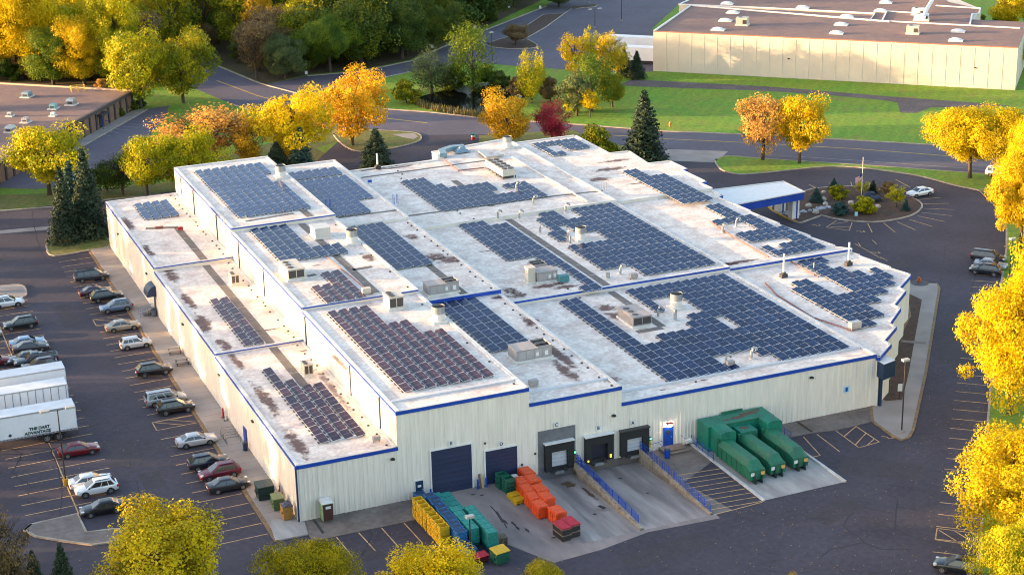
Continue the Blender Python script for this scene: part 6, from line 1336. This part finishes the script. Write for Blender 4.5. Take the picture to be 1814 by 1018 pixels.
# ------------------------------------------------------------------ trees
LM = {
 'yellow': leafmat('leaf_yellow', [(.32,.26,.003),(.62,.46,.003),(.76,.58,.004)], .4),
 'gold': leafmat('leaf_gold', [(.32,.23,.004),(.60,.42,.004),(.74,.53,.005)], .35),
 'lime': leafmat('leaf_lime', [(.14,.17,.003),(.36,.35,.003),(.58,.47,.004)], .33),
 'bronze': leafmat('leaf_bronze', [(.18,.15,.004),(.42,.33,.004),(.64,.48,.005)], .33),
 'olive': leafmat('leaf_olive', [(.08,.11,.004),(.20,.22,.004),(.42,.34,.005)], .3),
 'green': leafmat('leaf_green', [(.04,.09,.008),(.10,.165,.009),(.22,.26,.012)], .3),
 'dark': leafmat('leaf_dark_green', [(.024,.055,.008),(.06,.10,.010),(.15,.17,.012)], .25),
 'sage': leafmat('leaf_sage', [(.05,.075,.03),(.10,.14,.05),(.17,.21,.07)], .3),
 'orange': leafmat('leaf_orange', [(.28,.18,.008),(.60,.35,.010),(.74,.48,.02)], .35),
 'peach': leafmat('leaf_peach', [(.28,.17,.04),(.58,.31,.07),(.70,.42,.08)], .35),
 'red': leafmat('leaf_red', [(.20,.012,.03),(.50,.03,.06),(.62,.08,.09)], .35),
 'brown': leafmat('leaf_brown', [(.09,.06,.03),(.18,.12,.05),(.28,.19,.07)], .25),
 'spruce': leafmat('needle_dark', [(.018,.036,.020),(.036,.060,.032),(.07,.095,.045)], .12),
 'blue': leafmat('needle_blue', [(.016,.045,.038),(.035,.085,.070),(.07,.13,.11)], .12),
}
mBARK = M('bark', (0.085,0.062,0.045), .95, scale=3, var=.4, bump=.5, bscale=10)
nr = np.random.RandomState(11)
def cards_mesh(name, pos, nor, size, asp=0.7, jit=0.6):
    """one quad per leaf card, facing roughly nor"""
    n = len(pos); nor = nor+nr.normal(0, jit, (n, 3)); nor /= np.linalg.norm(nor, axis=1)[:, None]+1e-9
    ref = nr.normal(0, 1, (n, 3)); u = np.cross(nor, ref); u /= np.linalg.norm(u, axis=1)[:, None]+1e-9; w = np.cross(nor, u)
    s = (size*nr.uniform(.6, 1.35, n))[:, None] if np.ndim(size) == 0 else (size*nr.uniform(.6, 1.35, n))[:, None]
    u = u*s*.5; w = w*s*.5*asp
    bend = nor*s*.12
    V = np.stack([pos-u-w*.5, pos-w+bend*.5, pos+u-w*.3, pos+u*.6+w, pos-u*.5+w*.9], 1).reshape(-1, 3)
    me = bpy.data.meshes.new(name); me.vertices.add(n*5); me.vertices.foreach_set('co', V.ravel())
    me.loops.add(n*5); me.loops.foreach_set('vertex_index', np.arange(n*5)); me.polygons.add(n)
    me.polygons.foreach_set('loop_start', np.arange(n)*5); me.polygons.foreach_set('loop_total', np.full(n, 5))
    me.update(calc_edges=True); me.materials.append(LM['green']); return me
def crown(kind, ncl, ncard, leaf):
    """clumps spread unevenly through a crown volume one unit tall; leaf cards on each clump's shell"""
    P = []; Nn = []; ph = nr.uniform(0, 6.28, 4)
    for i in range(ncl):
        while True:
            d = nr.normal(0, 1, 3); d /= np.linalg.norm(d); az = math.atan2(d[1], d[0]); lump = 1+.17*math.sin(2*az+ph[0])*(1-abs(d[2]))+.15*math.sin(5*az+ph[1]+3*d[2])+.10*math.sin(4*d[2]+ph[2]); d = d*lump
            if kind == 'round': r = nr.uniform(.55, 1.0); c = np.array([0, 0, .53])+np.array([d[0]*.37, d[1]*.37, d[2]*.37])*r; rad = nr.choice([.06, .085, .11, .14, .17])*nr.uniform(.85, 1.1)
            elif kind == 'spread': r = nr.uniform(.45, 1.0); c = np.array([0, 0, .55])+np.array([d[0]*.48, d[1]*.48, d[2]*.35])*r; rad = nr.choice([.06, .085, .11, .14, .17])*nr.uniform(.85, 1.1)
            elif kind == 'tall': r = nr.uniform(.5, 1.0); c = np.array([0, 0, .56])+np.array([d[0]*.24, d[1]*.24, d[2]*.42])*r; rad = nr.uniform(.05, .11)
            elif kind == 'shrub': r = nr.uniform(.5, 1.0); c = np.array([0, 0, .42])+np.array([d[0]*.50, d[1]*.50, d[2]*.45])*r; rad = nr.uniform(.10, .18)
            else: r = nr.uniform(.5, 1.0); c = np.array([0, 0, .52])+np.array([d[0]*.40, d[1]*.40, d[2]*.42])*r; rad = nr.uniform(.06, .13)
            if c[2] > .05: break
        m_ = int(ncard/ncl*(rad/.11)**2*nr.uniform(.7, 1.3)); q = nr.normal(0, 1, (m_, 3)); q /= np.linalg.norm(q, axis=1)[:, None]
        q[:, 2] = q[:, 2]*.9+.12
        rr = rad*nr.uniform(.55, 1.08, m_)[:, None]
        p = c+q*rr*np.array([1.1, 1.1, .85 if kind != 'willow' else 1.7])
        P.append(p); out = (c-np.array([0, 0, .5])); Nn.append(q*.8+out*1.2+np.array([0, 0, .25]))
    return cards_mesh('crown', np.concatenate(P), np.concatenate(Nn), leaf)
def conifer(n=3600, R=.20, leaf=.032):
    P = []; Nn = []
    lev = 22
    for j in range(lev):
        t = (j+.5)/lev; z = .06+.92*t; Rr = R*(1-t)**.85*(1+nr.uniform(-.1, .1)); nb = max(5, int(15*(1-t)+4))
        for k in range(nb):
            a = 2*math.pi*(k+nr.uniform(-.4, .4))/nb; L = Rr*nr.uniform(.75, 1.12); m_ = max(5, int(n/lev/nb*1.25*(.3+1.4*(1-t))))
            s = nr.uniform(.15, 1, m_); wd_ = .020+.035*s*(1-t)
            x = s*L; y = nr.normal(0, 1, m_)*wd_*.7; zz = z-.25*x+nr.normal(0, .008, m_)+.02*s**3
            P.append(np.stack([x*math.cos(a)-y*math.sin(a), x*math.sin(a)+y*math.cos(a), zz], 1)); Nn.append(np.tile([math.cos(a)*.5, math.sin(a)*.5, .9], (m_, 1)))
    return cards_mesh('crown', np.concatenate(P), np.concatenate(Nn), leaf, .55, .45)
def trunk_mesh(top=.75, r=.022, limbs=7, spread=.26, conif=False, fork=.28):
    b = MB(); lean = [nr.uniform(-.012, .012) for _ in range(4)]
    b.tube([(0,0,-.01),(lean[0],lean[1],top*.4),(lean[2],lean[3],top)], r*1.3, 8, r2=r*.25)
    if not conif:
        for k in range(limbs):
            a = 2*math.pi*k/limbs+nr.uniform(-.4,.4); z0 = nr.uniform(fork, .5); e = nr.uniform(.6, 1)*spread; z1 = z0+nr.uniform(.15,.36)
            b.tube([(0,0,z0),(e*.45*math.cos(a),e*.45*math.sin(a),z0+(z1-z0)*.55),(e*math.cos(a),e*math.sin(a),z1)], r*.55, 6, r2=r*.14)
            for _ in range(2):
                a2 = a+nr.uniform(-.8,.8); b.tube([(e*.6*math.cos(a),e*.6*math.sin(a),z0+(z1-z0)*.65),(e*.6*math.cos(a)+.12*math.cos(a2),e*.6*math.sin(a)+.12*math.sin(a2),z1+nr.uniform(0,.14))], r*.25, 5, r2=r*.08)
    return b.mesh('trunk', [mBARK], 50)
def twigs_mesh(n=260):
    b = MB()
    for k in range(n):
        a = nr.uniform(0, 2*math.pi); e = nr.uniform(.05,.3); z = nr.uniform(.3,.75); L = nr.uniform(.1,.22); up_ = nr.uniform(.5,1.2)
        d_ = Vector((math.cos(a), math.sin(a), up_)).normalized()*L; p = Vector((e*math.cos(a), e*math.sin(a), z)); b.tube([p, p+d_*.5+Vector((nr.uniform(-.02,.02),nr.uniform(-.02,.02),0)), p+d_], .0035, 4, r2=.001)
    return b
TV = {
 'round': [(crown('round', 48, 12000, .024), trunk_mesh(), .92) for _ in range(3)],
 'spread': [(crown('spread', 56, 14000, .024), trunk_mesh(spread=.36), 1.12) for _ in range(3)],
 'tall': [(crown('tall', 54, 8000, .023), trunk_mesh(.85, .016, 6, .16), .56) for _ in range(2)],
 'fine': [(crown('round', 70, 32000, .0170), trunk_mesh(limbs=9), .92) for _ in range(2)],
 'widefine': [(crown('spread', 92, 40000, .0170), trunk_mesh(spread=.36, limbs=9), 1.12) for _ in range(2)],
 'loose': [(crown('round', 48, 6000, .024), trunk_mesh(limbs=10, spread=.32), .90) for _ in range(2)],
 'willow': [(crown('willow', 60, 9000, .024), trunk_mesh(), .92) for _ in range(2)],
 'shrub': [(crown('shrub', 36, 4200, .055), trunk_mesh(.5, .02, 6, .3, fork=.1), 1.22) for _ in range(2)],
 'conifer': [(conifer(5200, .22), trunk_mesh(.95, .014, conif=True), .36) for _ in range(2)],
 'wide_conifer': [(conifer(7500, .30, .034), trunk_mesh(.95, .016, conif=True), .49) for _ in range(2)],
}
for k in ('loose',):
    for i, (c_, t_, w_) in enumerate(TV[k]):
        tb_ = twigs_mesh(); me = tb_.mesh('twigs', [mBARK]); TV[k][i] = (c_, t_, w_, me)
KW = {'fine':'tree','widefine':'tree','round':'tree','spread':'tree','tall':'tree','loose':'tree','willow':'tree','shrub':'shrub','conifer':'spruce_tree','wide_conifer':'spruce_tree'}
CAT = {'shrub':'shrub','conifer':'conifer','wide_conifer':'conifer'}
def tree_at(x, y, h, w, kind, leaf, label, group=None, z=0.0, rz=None):
    v = TV[kind]; t = v[rnd.randrange(len(v))]
    o = thing(KW[kind], label, CAT.get(kind, 'tree'), (x, y, z), rnd.uniform(0, 6.28) if rz is None else rz, group)
    o.scale = (w/t[2], w/t[2], h)
    c = inst('crown', t[0], o, mat=LM[leaf]); inst('trunk', t[1], o)
    if len(t) > 3: inst('twigs', t[3], o)
    return o
def treepx(bx, by, ty, x0, x1, kind, leaf, label, group=None):
    p = G(bx, by); dp = (p-CP).dot(CF); h = 2.0
    # the visible top of a crown stands a little behind the trunk, so aim at the outline
    while PR((p.x, p.y, h))[1] > ty+(17 if by > 1050 else 1) and h < 40: h += .1
    w = (x1-x0)/CAM['f']*dp*(1.0 if 'conifer' in kind else .98 if x1 > 1780 else 1.04 if by > 1050 else 1.06)
    return tree_at(p.x, p.y, h, w, kind, leaf, label, group)
treepx(88,345,206,10,157,'round','lime','big round yellow-green tree in front of the brown roofed building')
treepx(118,428,292,90,150,'wide_conifer','spruce','dark spruce on the grass corner left of the factory, left one'); treepx(160,418,262,116,192,'wide_conifer','spruce','tall dark spruce on the grass corner touching the factory corner'); treepx(133,408,283,108,165,'conifer','blue','slimmer blue-green spruce between the two dark ones at the factory corner')
treepx(218,345,262,176,258,'loose','dark','thin dark green tree behind the factory corner spruces'); treepx(190,338,283,160,222,'round','dark','low dark tree beside the thin one behind the corner spruces')
treepx(262,350,226,214,312,'round','lime','yellow-topped green tree behind the low left roof, left half of the pair'); treepx(338,342,216,280,392,'round','lime','yellow-topped green tree behind the low left roof, right half of the pair')
treepx(370,298,172,288,462,'loose','peach','wide peach-coloured tree thinning at the top behind the yellow-green pair'); treepx(442,298,205,400,475,'loose','orange','russet tree between the peach tree and the yellow one')
treepx(250,192,45,178,300,'spread','lime','big yellow and green tree beyond the brick office, left of the pair'); treepx(325,182,50,262,384,'spread','olive','big green tree with a few yellow limbs beside the road bend')
treepx(522,292,152,448,592,'spread','yellow','broad yellow tree behind the tall left roof'); treepx(625,258,120,558,690,'spread','orange','orange-gold tree on the grass island behind the factory')
treepx(492,305,250,464,520,'wide_conifer','spruce','dark spruce right behind the tall left roof'); treepx(535,304,224,512,562,'conifer','blue','blue spruce with its edge lit yellow behind the tall roof'); treepx(668,306,226,634,704,'wide_conifer','spruce','dark spruce behind the gap between the second and wide roofs')
treepx(900,262,155,852,952,'round','orange','round tree with an orange top behind the far vent drum'); treepx(978,256,168,944,1014,'loose','red','crimson tree beside the orange-topped one behind the roof'); treepx(1058,285,222,1012,1098,'shrub','olive','broad olive shrub behind the far right roof corner')
treepx(1141,290,158,1100,1180,'wide_conifer','spruce','big spruce with a sunlit top by the driveway apron')
treepx(1351,284,155,1294,1398,'loose','peach','peach and gold tree with a pale trunk on the verge, left of the pair'); treepx(1416,290,152,1392,1492,'round','gold','golden tree with two trunks on the verge, right of the pair')
treepx(1718,316,168,1634,1802,'widefine','yellow','large yellow tree with a pale trunk on the verge at right'); treepx(1800,332,186,1742,1875,'widefine','yellow','yellow tree at the right frame edge beyond the large yellow one')
treepx(1806,445,262,1734,1880,'widefine','gold','yellow-over-green tree at the right edge above the dark cars'); treepx(1835,420,180,1770,1900,'widefine','yellow','tall yellow tree mostly outside the right frame edge')
treepx(1788,735,492,1668,1895,'widefine','yellow','large yellow tree overhanging the right lot, middle one'); treepx(1830,600,370,1778,1890,'tall','gold','golden tree at the right frame edge above the overhanging one')
treepx(1786,955,748,1648,1900,'widefine','yellow','large yellow tree overhanging the right lot, lower one'); treepx(1800,1090,880,1724,1890,'widefine','lime','yellow-green tree in the bottom right corner')
treepx(290,1110,884,160,420,'fine','bronze','rounded yellow-green tree at the bottom left, above all others there'); treepx(556,1100,930,474,642,'widefine','bronze','green and gold tree at the bottom below the portable toilet'); treepx(755,1140,958,636,874,'widefine','yellow','bright yellow tree at the bottom below the yellow crates'); treepx(962,1080,972,918,1012,'fine','bronze','small yellow-green treetop at the bottom below the yard')
treepx(540,1080,985,505,580,'round','gold','small golden treetop in front of the green and gold tree')
treepx(66,1060,957,42,92,'wide_conifer','spruce','small dark spruce in the bottom left corner, left one'); treepx(118,1075,944,86,148,'wide_conifer','spruce','small dark spruce in the bottom left corner, right one')
treepx(5,1090,862,-60,62,'loose','brown','bare brownish tree at the lower left frame edge'); treepx(1412,1120,1000,1380,1445,'fine','orange','orange treetop just showing at the bottom edge'); treepx(1280,1110,1008,1255,1302,'loose','orange','tiny orange treetop tip at the bottom edge')
# around the pond
GPD = 'trees round the pond'
treepx(765,166,88,724,812,'willow','sage','grey-green willow at the left of the pond',GPD); treepx(838,162,44,794,882,'willow','green','taller green willow at the back of the pond',GPD); treepx(720,182,134,694,752,'shrub','olive','olive bush at the left end of the pond',GPD); treepx(942,182,88,912,978,'willow','lime','yellow-green willow right of the pond',GPD)
treepx(1018,152,44,984,1042,'tall','gold','golden columnar tree by the far lot, left one',GPD); treepx(1046,148,42,1026,1056,'tall','lime','slimmer golden-green columnar tree by the far lot',GPD); treepx(1080,142,46,1050,1112,'loose','yellow','open yellow tree before the white trailers',GPD)
treepx(1048,196,94,996,1085,'willow','green','large green bush-like tree beside the lawn',GPD); treepx(1085,190,120,1055,1112,'round','olive','olive green tree at the lawn edge beneath the yellow ones',GPD); treepx(1022,205,122,992,1060,'round','sage','grey-green tree in front of the columnar pair',GPD); treepx(1045,208,152,1026,1062,'tall','yellow','small bright yellow tree at the tip of the lawn',GPD); treepx(1012,200,160,996,1030,'shrub','lime','small yellow-green bush beside the bright yellow tree',GPD)
treepx(1106,136,84,1092,1122,'wide_conifer','spruce','small dark spruce by the warehouse corner, left one',GPD); treepx(1128,139,89,1112,1146,'wide_conifer','spruce','small dark spruce by the warehouse corner, right one',GPD); treepx(914,80,37,892,940,'round','brown','small russet tree on the far parking island'); treepx(975,180,130,955,1000,'shrub','brown','brown bush behind the yellow-green willow',GPD); treepx(890,160,122,868,915,'shrub','dark','dark bush at the back of the pond',GPD); treepx(800,158,118,770,835,'shrub','dark','dark thicket between the two grey-green willows',GPD); treepx(868,150,112,845,905,'shrub','green','green thicket below the taller willow',GPD); treepx(918,172,130,895,945,'shrub','brown','brown thicket left of the yellow-green willow',GPD)
treepx(1735,46,25,1722,1748,'shrub','olive','small round bush beside the warehouse parapet'); treepx(1795,60,-40,1748,1850,'spread','yellow','yellow tree at the top right corner of the photo'); treepx(1830,125,40,1795,1880,'spread','gold','golden tree against the right end of the warehouse'); treepx(1776,48,10,1756,1800,'shrub','green','green bush below the top right yellow tree')
# garden circle
GG = 'plants in the garden circle'
for a in ((1446,358,332,1432,1458,'conifer','blue','blue-green young spruce at the left of the garden circle'),(1477,336,314,1468,1488,'conifer','blue','small blue spruce behind the left rounded shrub'),(1487,352,325,1467,1508,'shrub','olive','olive rounded shrub left of the flagpole'),(1527,345,318,1514,1540,'tall','lime','upright green shrub right behind the flagpole'),(1546,342,318,1536,1556,'conifer','spruce','small dark spruce right of the flagpole'),(1530,378,347,1510,1555,'shrub','lime','rounded yellow-green shrub in front of the flagpole'),(1573,350,318,1560,1592,'loose','brown','russet shrub at the right of the garden circle'),(1588,368,325,1571,1604,'tall','lime','bright yellow-green shrub near the white sedan'),(1604,374,352,1596,1612,'conifer','blue','small blue spruce under the bright shrub'),(1490,380,360,1470,1508,'shrub','blue','low blue creeping juniper beside the rock path')): treepx(*a, group=GG)
for i, (px, py) in enumerate(((1112,286),(1128,290),(1146,291),(1160,288))): treepx(px, py, py-9, px-8, px+8, 'shrub', 'lime', ('first','second','third','fourth')[i]+' clump of ornamental grass under the big spruce, counted from the left', 'ornamental grass under the big spruce')
for i, (px, py) in enumerate(((222,192),(238,188),(250,183),(212,200))): treepx(px, py+6, py-6, px-11, px+11, 'shrub', 'dark', ('nearest but one','second farthest','farthest','nearest')[i]+' low dark shrub along the brick office wall', 'shrubs along the brick office')
treepx(182,160,140,170,196,'shrub','peach','small peach bush behind the brown roof edge')
rd = MB(); r_ = random.Random(9)
for k in range(900):
    t = r_.random(); px, py = 735+125*t, 182+26*t**.6+r_.uniform(-3,3); p = G(px, py); a = r_.uniform(0,6.28); h = r_.uniform(.6,1.5)
    rd.add([(p.x-.12*math.cos(a),p.y-.12*math.sin(a),0),(p.x+.12*math.cos(a),p.y+.12*math.sin(a),0),(p.x+r_.uniform(-.2,.2),p.y+r_.uniform(-.2,.2),h)],[(0,1,2)])
tag(rd.build('reeds', M('reed_straw',(.20,.15,.05),.9,scale=.5,col2=(.10,.11,.03))), 'dry reeds along the near bank of the pond', 'reeds', kind='stuff')
# the wood along the top of the picture: every tree its own
WB = [(-160,150),(0,150),(180,152),(232,160),(330,106),(385,100),(480,143),(545,128),(640,118),(730,100),(800,70),(870,38),(905,20),(960,-2)]
def wby(x):
    for (a, ya), (b_, yb) in zip(WB[:-1], WB[1:]):
        if a <= x <= b_: return ya+(yb-ya)*(x-a)/(b_-a)
    return -5
WL = {'lime':'yellow-green','yellow':'bright yellow','gold':'golden','olive':'olive green','green':'green','dark':'dark green','orange':'orange','brown':'brownish half-bare','peach':'peach-coloured','sage':'grey-green'}
k = 0; cnt = {}
for row in range(12):
    x = -150+rnd.uniform(0, 30)
    while x < 960:
        y = wby(x)-3-row*15-rnd.uniform(0, 8); step = (30 if row == 0 else 44)+rnd.uniform(0, 22)
        if y > -75:
            p = G(x, y); dp = (p-CP).dot(CF)
            edge = row == 0; h = (rnd.uniform(5, 10) if x < 560 else rnd.uniform(9, 15)) if edge else (rnd.uniform(13, 20) if x < 540 else rnd.uniform(17, 23))
            if x < 130: wts = [('yellow',9),('gold',4),('lime',4),('olive',2),('brown',1)]
            elif x < 330: wts = [('yellow',4),('gold',4),('lime',4),('olive',4),('green',2),('dark',2),('orange',2),('brown',2)]
            elif x < 520: wts = [('dark',3),('olive',5),('green',3),('orange',2),('gold',2),('brown',2),('lime',2)]
            else: wts = [('dark',4),('green',4),('olive',4),('lime',2),('gold',1)]
            if edge: wts = [('dark',4),('olive',3),('green',3),('brown',1),('sage',1)]
            leaf = rnd.choices([a for a, _ in wts], [b_ for _, b_ in wts])[0]
            kind = rnd.choice(['round','spread','willow','round','spread']) if not edge else rnd.choice(['shrub','round','willow'])
            if leaf == 'brown': kind = 'loose'
            w_ = h*(rnd.uniform(.75,1.0) if kind != 'shrub' else rnd.uniform(.9,1.3))
            px0, py0 = PR((p.x, p.y, h*.6)); zone = 'left' if x < 230 else 'middle' if x < 560 else 'right'
            key = (leaf, kind == 'shrub', zone, row > 1)
            tree_at(p.x, p.y, h, w_, kind, leaf, f'{WL[leaf]} {"bush" if kind == "shrub" else "tree"} {"deep in" if row > 1 else "along the front of"} the {zone} part of the wood', 'trees of the wood: %s %s %s' % (WL[leaf], 'deep' if row > 1 else 'front', zone)+(' bushes' if kind == 'shrub' else ''))
        x += step
# taller marked trees of the wood
for a in ((640,118,-25,590,720,'willow','dark','very tall dense green tree of the wood with a yellow crest'),(585,128,10,520,640,'widefine','green','green tree with an orange-tinted left shoulder in the wood'),(712,104,-5,660,770,'fine','dark','dense dark green tree of the wood by the side road'),(505,140,55,468,545,'fine','sage','pale grey-green round tree at the wood edge by the road'),(455,140,20,420,500,'loose','brown','half-bare brown tree at the wood edge by the road bend'),(770,88,-20,715,830,'widefine','dark','broad dark tree of the wood above the willows'),(40,140,-60,-60,110,'widefine','yellow','large sunlit yellow tree in the top left corner'),(150,150,18,100,200,'fine','gold','golden brown tree behind the brick office roof'),(95,150,40,50,150,'fine','green','green tree behind the brick office roof'),(210,150,-20,160,260,'fine','lime','yellow-green tree rising behind the big pair'),(530,70,18,500,600,'widefine','orange','orange-crested tree in the middle of the wood'),(660,60,-45,600,720,'tall','yellow','yellow-crested tree top in the middle of the wood'),(990,12,-30,930,1010,'widefine','dark','dark tree overhanging the far parking lot at the top edge'),(845,40,-50,800,910,'fine','dark','dark tree at the right end of the wood')): treepx(*a)
# more wood out of frame to the left, whose long shadows fall across the factory
for i in range(56):
    t = i/55; x = -84+68*t+rnd.uniform(-14, 14); y = -60+258*t+rnd.uniform(-4, 4)
    hh = rnd.uniform(9, 14) if t > .66 else (rnd.uniform(12, 19.5) if 30 < y < 78 else rnd.uniform(16, 23))
    tree_at(x-8, y, hh, hh*.55, rnd.choice(['round','spread','round','willow']), rnd.choice(['lime','olive','green','gold']), 'tree of the belt standing left of the lot, outside the photo', 'tree belt left of the lot')
for i in range(12):
    tree_at(-100+2.0*i+rnd.uniform(-4,4), -62+8*i, rnd.uniform(17,22), rnd.uniform(10,13), rnd.choice(['round','spread']), rnd.choice(['lime','olive','gold']), 'tree of the belt standing left of the lot, outside the photo', 'tree belt left of the lot')
# fallen leaves along the kerbs and under the trees
fl = MB(); r_ = random.Random(21)
def leaves(n, px0, py0, px1, py1):
    for _ in range(n):
        p = G(r_.uniform(px0, px1), r_.uniform(py0, py1)); a = r_.uniform(0, 6.28); s_ = r_.uniform(.035, .075); c, q = math.cos(a)*s_, math.sin(a)*s_
        fl.quad((p.x+c,p.y+q,.012),(p.x-q,p.y+c,.016),(p.x-c,p.y-q,.012),(p.x+q,p.y-c,.02), r_.randrange(3))
leaves(260, 1640, 300, 1812, 330); leaves(200, 1300, 284, 1500, 300); leaves(220, 592, 236, 740, 268); leaves(150, 1740, 700, 1812, 1010)
leaves(330, 1290, 860, 1740, 1018); leaves(300, 1600, 560, 1745, 860); leaves(150, 20, 760, 480, 1010); leaves(120, 180, 450, 480, 900); leaves(80, 600, 930, 1300, 1015)
tag(fl.build('fallen_leaves', [M('leaf_litter_gold',(.40,.22,.03),.9), M('leaf_litter_brown',(.22,.12,.05),.9), M('leaf_litter_pale',(.42,.32,.16),.9)]), 'scattered fallen leaves on the asphalt', 'leaves', kind='stuff')
print('objects', len(bpy.data.objects))
